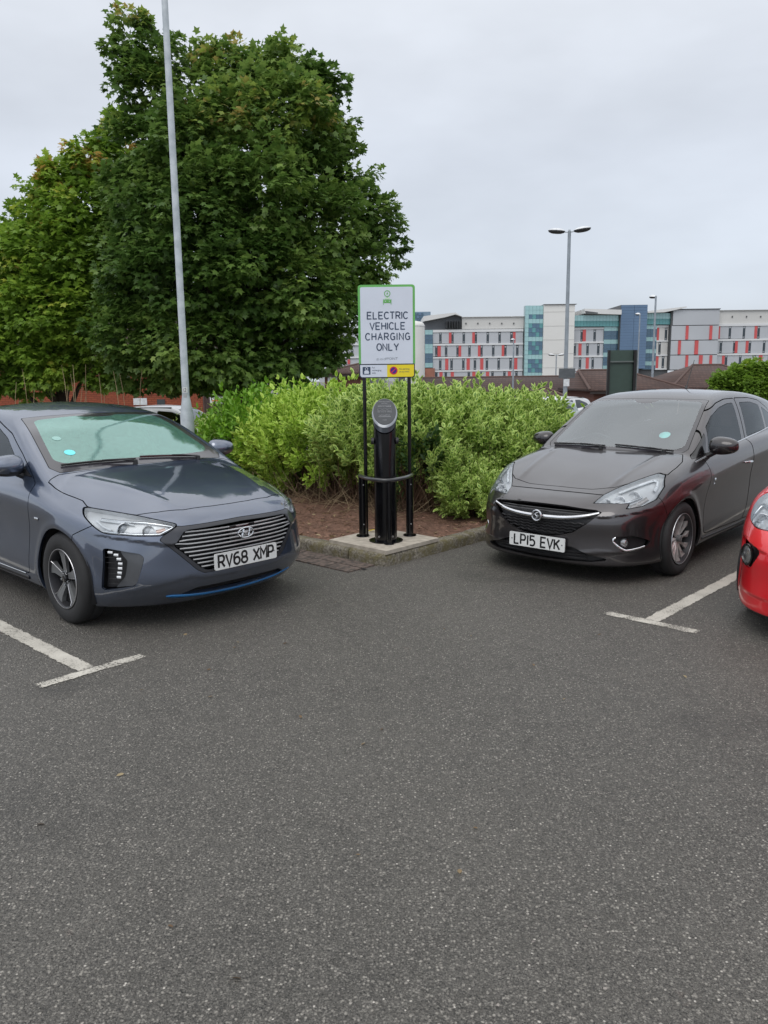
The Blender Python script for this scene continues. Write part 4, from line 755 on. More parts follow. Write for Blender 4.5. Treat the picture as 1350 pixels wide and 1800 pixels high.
# ---------------------------------------------------------------- ground
def asphalt():
    m, t, b, o = node_mat('asphalt'); N = t.nodes.new; L = t.links.new; tc = N('ShaderNodeTexCoord')
    def noise(sc_, det=4, rg=.55):
        n = N('ShaderNodeTexNoise'); n.inputs['Scale'].default_value = sc_; n.inputs['Detail'].default_value = det; n.inputs['Roughness'].default_value = rg; L(tc.outputs['Object'], n.inputs['Vector']); return n.outputs['Fac']
    def mrange(x, a, b_, c, d): r = N('ShaderNodeMapRange'); r.inputs[1].default_value = a; r.inputs[2].default_value = b_; r.inputs[3].default_value = c; r.inputs[4].default_value = d; L(x, r.inputs[0]); return r.outputs[0]
    def math_(op, x, y): r = N('ShaderNodeMath'); r.operation = op; (L(x, r.inputs[0]) if not isinstance(x, float) else setattr(r.inputs[0], 'default_value', x)); (L(y, r.inputs[1]) if not isinstance(y, float) else setattr(r.inputs[1], 'default_value', y)); return r.outputs[0]
    def vor(sc_):
        v = N('ShaderNodeTexVoronoi'); v.inputs['Scale'].default_value = sc_; L(tc.outputs['Object'], v.inputs['Vector']); return v
    def col(fac, a, b_): r = N('ShaderNodeMix'); r.data_type = 'RGBA'; L(fac, r.inputs[0]); (L(a, r.inputs[6]) if not isinstance(a, tuple) else setattr(r.inputs[6], 'default_value', (*a, 1))); (L(b_, r.inputs[7]) if not isinstance(b_, tuple) else setattr(r.inputs[7], 'default_value', (*b_, 1))); return r.outputs[2]
    v1 = vor(88.); v2 = vor(260.); big = noise(.55, 5, .6); mid = noise(6., 5, .65)
    sep = N('ShaderNodeSeparateColor'); L(v1.outputs['Color'], sep.inputs[0]); sep2 = N('ShaderNodeSeparateColor'); L(v2.outputs['Color'], sep2.inputs[0])
    base = col(mrange(big, .34, .64, 0, 1), (.040, .0375, .033), (.112, .104, .090)); base = col(mrange(noise(.21, 3, .5), .42, .62, 0, .45), base, (.044, .041, .036)); base = col(mrange(mid, .3, .7, 0, .55), base, (.130, .121, .106))
    v3 = vor(125.); sep3 = N('ShaderNodeSeparateColor'); L(v3.outputs['Color'], sep3.inputs[0]); tone = col(mrange(sep2.outputs[0], 0, 1, 0, 1), (.010, .010, .009), (.23, .215, .19)); c0 = col(mrange(sep2.outputs[1], .1, .8, 0, .85), base, tone); tone3 = col(mrange(sep3.outputs[0], 0, 1, 0, 1), (.024, .023, .021), (.32, .30, .265)); c1 = col(math_('MULTIPLY', mrange(sep3.outputs[1], .45, .6, 0, .8), mrange(v3.outputs['Distance'], .35, .55, 1, 0)), c0, tone3)
    stone = math_('MULTIPLY', mrange(sep.outputs[0], .62, .72, 0, .75), mrange(v1.outputs['Distance'], .25, .5, 1, 0)); sc1 = col(mrange(sep.outputs[1], 0, 1, 0, 1), (.13, .122, .108), (.50, .465, .41)); c2 = col(stone, c1, sc1)
    bright = math_('MULTIPLY', mrange(sep.outputs[2], .988, .991, 0, 1), mrange(v1.outputs['Distance'], .18, .36, 1, 0)); c3 = col(bright, c2, (.62, .58, .52))
    red = math_('MULTIPLY', mrange(noise(1.7, 6, .7), .66, .76, 0, .5), mrange(noise(30., 3), .4, .6, .2, 1)); c4 = col(red, c3, (.17, .085, .06)); oil = math_('MULTIPLY', mrange(noise(.9, 4, .5), .60, .72, 0, .55), mrange(noise(7., 4), .35, .6, .5, 1)); c5 = col(oil, c4, (.028, .027, .026)); pale = mrange(noise(2.3, 7, .75), .60, .80, 0, .35); c6 = col(pale, c5, (.17, .16, .14)); L(c6, b.inputs['Base Color'])
    b.inputs['Roughness'].default_value = .58; b.inputs['Specular IOR Level'].default_value = .55
    h = math_('ADD', math_('MULTIPLY', v1.outputs['Distance'], -.9), math_('MULTIPLY', v2.outputs['Distance'], -.5)); h = math_('ADD', h, math_('MULTIPLY', v3.outputs['Distance'], -.9)); h = math_('ADD', h, math_('MULTIPLY', mid, .6)); bp = N('ShaderNodeBump'); bp.inputs['Strength'].default_value = 1; bp.inputs['Distance'].default_value = .008; L(h, bp.inputs['Height']); L(bp.outputs[0], b.inputs['Normal']); return m
ASPH = asphalt()
def line_paint():
    """worn road paint: holes through to the asphalt colour"""
    m, t, b, o = node_mat('road_paint'); N = t.nodes.new; L = t.links.new; tc = N('ShaderNodeTexCoord')
    n = N('ShaderNodeTexNoise'); n.inputs['Scale'].default_value = 95; n.inputs['Detail'].default_value = 5; n.inputs['Roughness'].default_value = .75; L(tc.outputs['Object'], n.inputs['Vector'])
    n2 = N('ShaderNodeTexNoise'); n2.inputs['Scale'].default_value = 5; n2.inputs['Detail'].default_value = 4; L(tc.outputs['Object'], n2.inputs['Vector'])
    at_ = N('ShaderNodeAttribute'); at_.attribute_name = 'wear'; a = N('ShaderNodeMath'); a.operation = 'MULTIPLY_ADD'; L(n2.outputs['Fac'], a.inputs[0]); a.inputs[1].default_value = .28; L(n.outputs['Fac'], a.inputs[2]); s = N('ShaderNodeMath'); s.operation = 'SUBTRACT'; L(a.outputs[0], s.inputs[0]); L(at_.outputs['Fac'], s.inputs[1])
    r = N('ShaderNodeMapRange'); r.inputs[1].default_value = .49; r.inputs[2].default_value = .55; L(s.outputs[0], r.inputs[0])
    c = N('ShaderNodeMix'); c.data_type = 'RGBA'; L(n2.outputs['Fac'], c.inputs[0]); c.inputs[6].default_value = (.34, .32, .28, 1); c.inputs[7].default_value = (.66, .63, .56, 1); L(c.outputs[2], b.inputs['Base Color']); b.inputs['Roughness'].default_value = .8
    tr = N('ShaderNodeBsdfTransparent'); mx_ = N('ShaderNodeMixShader'); L(r.outputs[0], mx_.inputs[0]); L(tr.outputs[0], mx_.inputs[1]); L(b.outputs[0], mx_.inputs[2]); L(mx_.outputs[0], o.inputs[0]); return m
PAINT = line_paint()
xs = np.concatenate([np.linspace(-900, -40, 8), np.linspace(-30, 30, 41), np.linspace(40, 900, 8)]); ys = np.concatenate([np.linspace(-60, -4, 5), np.linspace(-2, 80, 83), np.linspace(100, 1500, 10)])
X, Y = np.meshgrid(xs, ys, indexing='ij'); Z = np.interp(Y, [13, 18, 30, 70], [0, -.4, -.6, -2.8]); nx_, ny_ = X.shape; I = np.arange(nx_*ny_).reshape(nx_, ny_)
def ground_z(x, y): return float(np.interp(y, [13, 18, 30, 70], [0, -.4, -.6, -2.8]))
tag(raw('ground', np.stack([X, Y, Z], -1).reshape(-1, 3), np.stack([I[:-1, :-1], I[1:, :-1], I[1:, 1:], I[:-1, 1:]], -1).reshape(-1, 4), ASPH, smooth=True), kind='structure')
def marking(name, a, b, w, wear, z=.004):
    a, b = np.array(a, float), np.array(b, float); d = b-a; L = np.linalg.norm(d); d /= L; n = np.array([-d[1], d[0]]); k = max(3, int(L/.03)); V = []; A = []
    for i in range(k+1):
        e1, e2 = RS.normal(0, .004, 2)
        for j, s in enumerate((-1, -.8, 0, .8, 1)):
            p = a+d*L*i/k+n*(s*w/2+(e1 if s < 0 else e2)*(abs(s) == 1)); V.append((p[0], p[1], z)); A.append(wear+(.10 if abs(s) == 1 else 0)+(.1 if i in (0, k) else 0))
    F = [(i*5+j, i*5+j+1, (i+1)*5+j+1, (i+1)*5+j) for i in range(k) for j in range(4)]
    return tag(raw(name, np.array(V), np.array(F), PAINT, attrs={'wear': A}), kind='structure')
u2, v2 = UU[:2], VV[:2]; T1 = np.array([-1.695, 4.262]); T2 = np.array([1.77, 5.045])
marking('bay_line', T1+u2*.045, T1+u2*4.6, .105, .015); marking('bay_line', T1-v2*.30, T1+v2*.34, .084, .07, .0045)
marking('bay_line', T2+v2*.04, T2+v2*4.6, .105, .0); marking('bay_line', T2+u2*.31, T2-u2*.33, .088, .06, .0045)
marking('bay_line', T1-v2*2.4+u2*.045, T1-v2*2.4+u2*4.6, .105, 0); marking('bay_line', T2-u2*2.4+v2*.04, T2-u2*2.4+v2*4.6, .105, 0)
# ---------------------------------------------------------------- island: soil, kerbs, slab
def soil_mat():
    m, t, b, o = node_mat('soil'); N = t.nodes.new; L = t.links.new; tc = N('ShaderNodeTexCoord'); n = N('ShaderNodeTexNoise'); n.inputs['Scale'].default_value = 14; n.inputs['Detail'].default_value = 8; n.inputs['Roughness'].default_value = .75; L(tc.outputs['Object'], n.inputs['Vector'])
    r = N('ShaderNodeValToRGB'); r.color_ramp.elements[0].position = .3; r.color_ramp.elements[0].color = (.07, .036, .025, 1); r.color_ramp.elements[1].position = .72; r.color_ramp.elements[1].color = (.30, .165, .11, 1); L(n.outputs['Fac'], r.inputs[0]); L(r.outputs[0], b.inputs['Base Color']); b.inputs['Roughness'].default_value = .95
    n2 = N('ShaderNodeTexNoise'); n2.inputs['Scale'].default_value = 60; n2.inputs['Detail'].default_value = 6; L(tc.outputs['Object'], n2.inputs['Vector']); bp = N('ShaderNodeBump'); bp.inputs['Strength'].default_value = 1; bp.inputs['Distance'].default_value = .03; L(n2.outputs['Fac'], bp.inputs['Height']); L(bp.outputs[0], b.inputs['Normal']); return m
U0, V0 = 4.56, 4.872
def patch(name, u0, u1, v0, v1, zf, m, n=.06):
    a = np.arange(u0, u1+n, n); b = np.arange(v0, v1+n, n); A, B = np.meshgrid(a, b, indexing='ij'); P = A[..., None]*UU+B[..., None]*VV; P[..., 2] = zf(A, B); I = np.arange(A.size).reshape(A.shape)
    return raw(name, P.reshape(-1, 3), np.stack([I[:-1, :-1], I[1:, :-1], I[1:, 1:], I[:-1, 1:]], -1).reshape(-1, 4), m, smooth=True)
def bumpf(A, B): return .085+.022*np.sin(A*7.1+1.3*B)*np.sin(B*6.3+.7)+.012*np.sin(A*19+B*5)*np.sin(B*23)+.05*np.clip((np.minimum(A-U0, B-V0)-.5)/1., 0, 1)
tag(patch('soil', U0+.12, 13.5, V0+.12, 9.5, bumpf, soil_mat()), kind='structure'); tag(patch('soil', U0+.12, 8.2, 9.5, 15.5, bumpf, soil_mat()), kind='structure')
def kerb_mat():
    m, t, b, o = node_mat('weathered_kerb'); N = t.nodes.new; L = t.links.new; tc = N('ShaderNodeTexCoord')
    def ns(s, d=6, r=.7): n = N('ShaderNodeTexNoise'); n.inputs['Scale'].default_value = s; n.inputs['Detail'].default_value = d; n.inputs['Roughness'].default_value = r; L(tc.outputs['Object'], n.inputs['Vector']); return n.outputs['Fac']
    def rp(x, *st):
        r = N('ShaderNodeValToRGB'); e = r.color_ramp.elements; e[0].position, e[0].color = st[0][0], (*st[0][1], 1); e[1].position, e[1].color = st[-1][0], (*st[-1][1], 1)
        for p, c in st[1:-1]: q = e.new(p); q.color = (*c, 1)
        L(x, r.inputs[0]); return r.outputs[0]
    a = rp(ns(45), (.32, (.055, .05, .04)), (.5, (.19, .17, .135)), (.68, (.36, .33, .28))); g = N('ShaderNodeMix'); g.data_type = 'RGBA'; f = rp(ns(9, 6, .75), (.46, (0, 0, 0)), (.6, (.75, .75, .75))); L(f, g.inputs[0]); L(a, g.inputs[6]); g.inputs[7].default_value = (.14, .12, .045, 1)
    L(g.outputs[2], b.inputs['Base Color']); b.inputs['Roughness'].default_value = .92; bp = N('ShaderNodeBump'); bp.inputs['Strength'].default_value = .9; bp.inputs['Distance'].default_value = .008; L(ns(90), bp.inputs['Height']); L(bp.outputs[0], b.inputs['Normal']); return m
KM = kerb_mat()
def kerbstone(a0, a1, along, m=KM):
    """one stone along u (left arm) or v (right arm); rounded outer top edge, slight unevenness"""
    w = .125; prof = [(0, -.05), (.0, .06), (.004, .085), (.016, .103), (.035, .11), (w, .112), (w, -.05)]; dz = random.uniform(-.004, .004); dy = random.uniform(-.004, .004); k = 10; V = []; F = []
    for i in range(k+1):
        s = a0+.004+(a1-a0-.008)*i/k
        for (p, z) in prof:
            e = random.uniform(-.003, .003); q = p+dy+e; V.append(uv(s, V0+q, z+dz+e*.6) if along == 'u' else uv(U0+q, s, z+dz+e*.6))
    n = len(prof)
    for i in range(k):
        for j in range(n-1): f = (i*n+j, i*n+j+1, (i+1)*n+j+1, (i+1)*n+j); F.append(f if along == 'u' else f[::-1])
    V = np.array(V); caps = []
    for e in (0, k): c = V[e*n:(e+1)*n].mean(0); ci = len(V); V = np.vstack([V, c]); caps += [(e*n+j, e*n+j+1, ci) for j in range(n-1)]+[(e*n+n-1, e*n, ci)]
    return raw('kerbstone', V, [np.array(F), np.array(caps)], m, kerb_root, smooth=False)
kerb_root = thing('kerb', 'weathered concrete kerb with mossy stones bounding the planted island corner', 'kerb', (0, 0, 0))
for k in range(9): kerbstone(U0+.44+.915*k, U0+.44+.915*(k+1), 'u')
for k in range(11): kerbstone(V0+.40+.915*k, V0+.40+.915*(k+1), 'v')
# corner stone
bm = bmesh.new(); A0, B0 = .44, .40; R_ = .075
outer = [(A0, 0)]+[(R_-R_*math.sin(t), R_-R_*math.cos(t)) for t in np.linspace(0, math.pi/2, 6)]+[(0, B0)]
lv = [(-.05, 0.), (.06, 0.), (.085, .004), (.103, .016), (.110, .034)]; rings = []
for z, ins in lv: rings.append([bm.verts.new(tuple(uv(U0+(max(a, ins) if True else a), V0+max(b, ins), z+random.uniform(-.002, .002)))) for a, b in outer])
for Ra, Rb in zip(rings, rings[1:]):
    for i in range(len(outer)-1): bm.faces.new((Ra[i], Ra[i+1], Rb[i+1], Rb[i]))
inner = [bm.verts.new(tuple(uv(U0+a, V0+b, .112))) for a, b in ((A0, .125), (.125, .125), (.125, B0))]
bm.faces.new(rings[-1]+inner[::-1])
bmobj('kerbstone', bm, KM, kerb_root)
# gutter: two courses of worn channel blocks with a slot drain
gut = thing('slot_drain', 'reddish worn channel blocks with a dark drain slot at the kerb foot', 'drain', (0, 0, 0)); CHB = mat('channel_block', (.16, .12, .10), .9, bump=.6, bscale=70, scale=25, col2=(.055, .045, .04)); SLOT = mat('slot_dark', (.008, .008, .008), .9)
for k in range(26):
    a = U0+.10+.3*k
    for (b0, b1) in ((V0-.155, V0-.012), (V0-.335, V0-.180)):
        bm = bmesh.new(); z = .008+random.uniform(-.002, .003); P = [uv(a+.003, b0, z), uv(a+.297, b0, z), uv(a+.297, b1, z+.003), uv(a+.003, b1, z+.003)]; T = [bm.verts.new(tuple(p)) for p in P]; Bt = [bm.verts.new((p[0], p[1], -.03)) for p in P]; bm.faces.new(T)
        for i in range(4): bm.faces.new((T[i], Bt[i], Bt[(i+1) % 4], T[(i+1) % 4]))
        bmobj('channel_block', bm, CHB, gut)
V = np.array([uv(U0+.06, V0-.183, .005), uv(U0+7.9, V0-.183, .005), uv(U0+7.9, V0-.152, .005), uv(U0+.06, V0-.152, .005)]); raw('drain_slot', V, np.array([[0, 1, 2, 3]]), SLOT, gut)
# grit and litter along the kerb
def pebble_field(name, pts, size, m, kind='stuff', flat=.6, label=None, cat=None):
    n = len(pts); th = RS.rand(n)*6.28; s = size*(.5+RS.rand(n)); base = np.array([(1, 0, 0), (.3, .9, 0), (-.8, .6, 0), (-.8, -.6, 0), (.3, -.9, 0), (0, 0, 1)]); c, q = np.cos(th), np.sin(th)
    R = np.zeros((n, 3, 3)); R[:, 0, 0] = c; R[:, 0, 1] = -q; R[:, 1, 0] = q; R[:, 1, 1] = c; R[:, 2, 2] = flat; V = pts[:, None, :]+np.einsum('nij,kj->nki', R, base)*s[:, None, None]*(1+RS.randn(n, 6, 1)*.12)
    F = np.array([(i, (i+1) % 5, 5) for i in range(5)]); return tag(raw(name, V.reshape(-1, 3), (F[None]+np.arange(n)[:, None, None]*6).reshape(-1, 3), m), label, cat, kind=kind)
STONE = mat('grit_stone', (.34, .31, .28), .8, scale=3, col2=(.15, .13, .12))
p = []
for _ in range(900):
    if random.random() < .5: a, b = U0+random.random()*3.2, V0-abs(random.gauss(0, .10))
    else: a, b = U0-abs(random.gauss(0, .12)), V0+random.random()*4
    p.append(uv(a, b, .006))
for _ in range(420): a = random.uniform(.3, 4.2); b = random.uniform(-2.2, 4.6); p.append(uv(a, b, .004))
pebble_field('grit', np.array(p), .0042, STONE, label='loose grit and small stones scattered on the asphalt', cat='grit')
p = np.array([uv(U0+.2+random.random()**1.3*3.6, V0+.2+random.random()**1.3*3.8, .0) for _ in range(2600)]); uu_ = p@UU; vv_ = p@VV; p[:, 2] = bumpf(uu_, vv_)+.003
pebble_field('soil_crumbs', p, .011, mat('soil_crumb', (.30, .17, .12), .95, scale=4, col2=(.11, .06, .04)), label='reddish soil crumbs and bark pieces over the bare island corner', cat='soil crumbs')
# dry twigs and litter
def sticks(name, N_s, area, lo, hi, m, label, cat, r=.0022, zf=None, tilt=.25):
    V = []; F = []
    for _ in range(N_s):
        a, b = area(); z = zf(a, b); L = random.uniform(lo, hi); th = random.uniform(0, 6.28); el = abs(random.gauss(0, tilt)); d = np.array([math.cos(th)*math.cos(el), math.sin(th)*math.cos(el), math.sin(el)]); p0 = uv(a, b, z+.01); bend = np.array([random.uniform(-1, 1), random.uniform(-1, 1), random.uniform(-.3, .6)])*L*.15
        side = np.cross(d, [0, 0, 1.]); side /= np.linalg.norm(side)+1e-9; up = np.cross(side, d); base = len(V); rr = r*random.uniform(.6, 1.5)
        for k in range(4):
            t = k/3; c = p0+d*L*t+bend*4*t*(1-t)*.5
            for q in range(3): an = q*2.094; V.append(c+(side*math.cos(an)+up*math.sin(an))*rr*(1-.4*t))
        for k in range(3):
            for q in range(3): F.append((base+k*3+q, base+k*3+(q+1) % 3, base+(k+1)*3+(q+1) % 3, base+(k+1)*3+q))
    return tag(raw(name, np.array(V), np.array(F), m), label, cat, kind='stuff')
TWIG = mat('dry_twig', (.17, .10, .06), .85, scale=3, col2=(.075, .04, .025)); STRAW = mat('dry_straw', (.42, .33, .20), .85, scale=3, col2=(.22, .15, .09))
zf_ = lambda a, b: float(bumpf(np.array(a), np.array(b)))
sticks('twig_litter', 900, lambda: (U0+.35+random.random()**.8*3.4, V0+.35+random.random()**.8*3.2), .06, .28, TWIG, 'dry brown twigs lying on the soil under the hedge', 'twigs', zf=zf_)
sticks('straw_litter', 420, lambda: (U0+random.uniform(1.0, 3.8), V0+random.uniform(1.2, 2.4)), .15, .50, STRAW, 'tangle of pale dry stalks under the hedge edge', 'dry stalks', r=.003, zf=zf_, tilt=.7)
# concrete slab of the charger
SLAB = mat('slab_concrete', (.50, .45, .38), .85, bump=.35, bscale=120, scale=14, col2=(.36, .32, .265))
SC = (4.615, 4.905); sl_poly = [(SC[0]-.055, SC[1]-.0), (SC[0]+.70, SC[1]+.02), (SC[0]+.72, SC[1]+.76), (SC[0]-.045, SC[1]+.74)]
bm = bmesh.new(); a_prism(bm, [tuple(uv(a, b)[:2]) for a, b in sl_poly], .108, .142); tag(bmobj('concrete_slab', bm, SLAB, bevel=.003), 'pale square concrete base slab under the charging post', 'slab')
# ---------------------------------------------------------------- charging post
BLK = mat('post_black', (.004, .004, .005), .2, coat=.25, var=.3, scale=5, spec=.35); GZ = .143
cpx, cpy = .016, 7.145; ch = thing('charging_post', 'glossy black electric vehicle charging post with slanted grey oval screen', 'charging post', (cpx, cpy, GZ))
bm = bmesh.new(); R0 = .1035; n = 40; H0, H1 = 1.02, 1.30; rings = []
def cyl_cut(r, zl, off=0): return [(r*math.cos(2*math.pi*k/n), r*math.sin(2*math.pi*k/n), zl(r*math.sin(2*math.pi*k/n))) for k in range(n)]
lo_ = [bm.verts.new(p) for p in cyl_cut(R0, lambda y: .004)]; hi_ = [bm.verts.new(p) for p in cyl_cut(R0, lambda y: 1.150+y*1.07-.045)]
for k in range(n): bm.faces.new((lo_[k], lo_[(k+1) % n], hi_[(k+1) % n], hi_[k]))
bm.faces.new(hi_); bmobj('post_body', bm, BLK, ch, smooth=True, angle=.5)
def head_ring(r0, r1, dz0, dz1, name, m):
    bm = bmesh.new(); A = [bm.verts.new(p) for p in cyl_cut(r0, lambda y: 1.150+y*1.07+dz0)]; B = [bm.verts.new(p) for p in cyl_cut(r1, lambda y: 1.150+y*1.07+dz1)]
    for k in range(n): bm.faces.new((A[k], A[(k+1) % n], B[(k+1) % n], B[k]))
    bm.faces.new(A[::-1]); bm.faces.new(B); return bmobj(name, bm, m, ch, smooth=True, angle=.5)
head_ring(.108, .113, -.026, .028, 'clear_collar', mat('clear_collar', (.07, .08, .095), .15, .1, coat=.6)); head_ring(.116, .110, .0285, .040, 'collar_rim', mat('collar_rim', (.26, .28, .31), .2, .2, coat=.6)); face = head_ring(.104, .103, .0405, .046, 'screen_face', mat('screen_face', (.045, .05, .056), .45, coat=.1))
s_ = math.sqrt(1+1.07**2); PR = mat('faint_print', (.42, .43, .45), .5)
def FP(x, y, z=0.): yy = y/s_; return (x, yy, 1.150+yy*1.07+.0475+.0012+z)
def fprint(rows):
    for (x0, x1, y, h) in rows:
        V = np.array([FP(x0, y-h/2), FP(x1, y-h/2), FP(x1, y+h/2), FP(x0, y+h/2)]); raw('printed_line', V, np.array([[0, 1, 2, 3]]), PR, face)
for body, y, sz in (('CHARGING POINT', .108, .013), ('pod POINT', .088, .012), ('HOW TO CHARGE', .050, .014), ('PARK   PLUG IN   CHARGE', -.012, .011), ('OPEN CHARGE APP', -.052, .011), ('A', -.06, .0), ('POWER', -.108, .010)):
    if sz: small_text('printed_text', body, sz, lambda x, yy, y=y: FP(x, y+yy), PR, face, 'CENTER')
fprint([(-.06, .06, .070, .002), (-.055, .055, -.066, .003)])
for x in (-.045, 0, .045):
    bm = bmesh.new(); a_tube(bm, [FP(x+dx, .018+dy, .0004) for dx, dy in ((-.016, -.012), (.016, -.012), (.016, .012), (-.016, .012), (-.016, -.012))], .0010, 4); bmobj('printed_icon', bm, PR, face)
bm = bmesh.new(); a_lathe(bm, [(R0, .001), (.158, .001), (.158, .009), (R0, .009)], n=40); bmobj('base_plate', bm, BLK, ch)
for sx in (-1, 1):
    bm = bmesh.new(); a_lathe(bm, [(.016, 0), (.030, 0), (.030, .02), (.024, .026), (.001, .026)], c=(sx*(R0-.004), -.02, .93), axis='x', n=20) if sx > 0 else a_lathe(bm, [(.016, 0), (.030, 0), (.030, -.02), (.024, -.026), (.001, -.026)], c=(sx*(R0-.004), -.02, .93), axis='x', n=20); bmobj('charging_socket', bm, PLASTIC, ch)
for a in (-125, -55, 40, 140):
    c_, q_ = math.cos(math.radians(a)), math.sin(math.radians(a)); bm = bmesh.new(); a_tube(bm, [(c_*R0, q_*R0, .055), (c_*(R0+.009), q_*(R0+.009), .055)], .009, 8); bmobj('bolt', bm, SILVER, ch)
# guard hoop with its posts
gd = thing('guard_hoop', 'low black tubular guard rail curving round the charging post on three posts', 'guard rail', (0, 0, GZ)); PL, PR_, PF = (-.205, 7.37), (.245, 7.37), (.045, 6.985)
def gtube(nm, pts, r, m=BLK, n=12): bm = bmesh.new(); a_tube(bm, [(x, y, z) for x, y, z in pts], r, n); return bmobj(nm, bm, m, gd, smooth=True)
arcp = [(-.225+.49*t, 7.36-.37*math.sin(math.pi*t)**.8, .585) for t in np.linspace(0, 1, 25)]; gtube('hoop', arcp, .019, mat('hoop_black', (.03, .03, .032), .3, coat=.6))
for (x, y), h in ((PL, .585), (PR_, .585), (PF, .57)):
    r = .036 if y > 7.1 else .022; gtube('guard_post', [(x-(.0 if y < 7.1 else .0), y, .004), (x, y, h)], r); bm = bmesh.new(); a_lathe(bm, [(.001, .012), (.062 if y > 7.1 else .045, .012), (.064 if y > 7.1 else .047, .002)], c=(x, y, 0), n=24); bmobj('foot_plate', bm, BLK, gd)
    if y > 7.1:
        for z in (.12, .50): gtube('clamp_bolt', [(x+.012, y-.034, z), (x+.012, y-.042, z)], .006, SILVER, 6)
# the sign on two thin poles
sg_ = thing('charging_sign', 'tall sign with green border reading electric vehicle charging only on two black poles', 'sign', (.045, 7.44, GZ))
for x in (-.215, .205): bm = bmesh.new(); a_tube(bm, [(x, 0, 0), (x, 0, 2.30)], .0175, 12); bmobj('pole', bm, BLK, sg_, smooth=True)
def plate(nm, w, z0, z1, y, m, r, corners=(1, 1, 1, 1)):
    P = [(-w/2, z0), (w/2, z0), (w/2, z1), (-w/2, z1)]; out = []
    for i, p in enumerate(P): out += (rnd([P[i-1], p, P[(i+1) % 4]], r, 6)[7:14] if corners[i] else [p])
    bm = bmesh.new(); a_prism(bm, out, y, y+.003, axes=(0, 2, 1)); return bmobj(nm, bm, m, sg_)
SB = -.024; GREEN = mat('sign_green', (.135, .45, .10), .4, coat=.3, var=.04); WHT = mat('sign_white', (.66, .71, .80), .35, coat=.3, var=.02); NAVY = mat('sign_navy', (.035, .06, .11), .5); YEL = mat('sign_yellow', (.82, .66, .015), .4, coat=.2, var=.03)
Z0, Z1, ZM = 1.495, 2.338, 1.625; SW = .525
plate('sign_border', SW, ZM, Z1, SB, GREEN, .032, (0, 0, 1, 1)); pn = plate('sign_panel', SW-.042, ZM-.0, Z1-.021, SB-.0045, WHT, .018, (0, 0, 1, 1))
fr_ = plate('lower_border', SW-.006, Z0, ZM, SB-.0015, mat('sign_dark', (.02, .03, .05), .5), .030, (1, 1, 0, 0)); plate('lower_panel', SW-.024, Z0+.009, ZM-.010, SB-.006, WHT, .024, (1, 1, 0, 0))
bm = bmesh.new(); hw_ = (SW-.024)/2; yp = [(.0, Z0+.009)]+rnd([(0, Z0+.009), (hw_, Z0+.009), (hw_, ZM-.01)], .024, 6)[7:14]+[(hw_, ZM-.010), (.0, ZM-.010)]; a_prism(bm, yp, SB-.0085, SB-.0060, axes=(0, 2, 1)); bmobj('yellow_panel', bm, YEL, sg_)
def SP(x0, z0, k=1.): return lambda x, y, z=0.: (x0+x*k, SB-.0055-z-.0008, z0+y*k)
rows = [('ELECTRIC', 2.063, .375), ('VEHICLE', 1.968, .325), ('CHARGING', 1.873, .41), ('ONLY', 1.778, .20)]
for txt, z, wd in rows:
    kk = {'I': .12}; w_ = .041 if txt != 'CHARGING' else .0405; tot = sum(w_*kk.get(c, 1) for c in txt); gap = (wd-tot)/(len(txt)-1); lettering('lettering', txt, w_, .060, .0098, gap, SP(.008, z), NAVY, sg_, narrow=kk)
LOGO = mat('logo_grey', (.30, .33, .37), .5); lettering('logo_lettering', 'pod', .026, .022, .0026, .006, SP(-.052, 1.672), LOGO, sg_); lettering('logo_lettering', 'POINT', .020, .019, .0028, .005, SP(.048, 1.672), LOGO, sg_, narrow={'I': .1})
def disc(nm, x, z, r, m, layer, parent=sg_, inner=0, base=SB-.0055):
    bm = bmesh.new(); a_lathe(bm, [(max(inner, .0005), 0), (r, 0)], n=28); ob = bmobj(nm, bm, m, parent)
    for v in ob.data.vertices: a, b = v.co.x, v.co.y; v.co = (x+a, base-.0008-layer*.0006, z+b)
    return ob
def flat(nm, pts, m, layer, base=SB-.0055, parent=sg_): V = np.array([(x, base-.0008-layer*.0006, z) for x, z in pts]); return raw(nm, V, [np.array([list(range(len(pts)))])], m, parent)
disc('icon_ring', .008, 2.258, .029, GREEN, 1, inner=.0225); flat('icon_stem', [(.005, 2.222), (.011, 2.222), (.011, 2.230), (.005, 2.230)], GREEN, 1); flat('icon_bolt', [(.003, 2.246), (.015, 2.258), (.013, 2.270), (.001, 2.258)], GREEN, 1)
flat('icon_body', [(-.026, 2.175), (.042, 2.175), (.044, 2.196), (.036, 2.203), (-.020, 2.203), (-.028, 2.196)], GREEN, 1); flat('icon_roof', [(-.018, 2.206), (.034, 2.206), (.028, 2.221), (-.012, 2.221)], mat('icon_pale', (.55, .75, .55), .5), 1)
for x in (-.030, .040): flat('icon_leg', [(x, 2.160), (x+.005, 2.160), (x+.005, 2.208), (x, 2.208)], GREEN, 2)
for x in (-.014, .022): flat('icon_lamp', [(x, 2.187), (x+.010, 2.187), (x+.010, 2.193), (x, 2.193)], WHT, 3)
bz = SB-.0062
flat('icon_square', [(-.228, 1.528), (-.156, 1.528), (-.156, 1.598), (-.228, 1.598)], NAVY, 1, bz); disc('icon_ring', -.192, 1.580, .014, WHT, 2, inner=.010, base=bz); flat('icon_car', [(-.213, 1.535), (-.171, 1.535), (-.169, 1.552), (-.176, 1.565), (-.208, 1.565), (-.215, 1.552)], WHT, 2, bz)
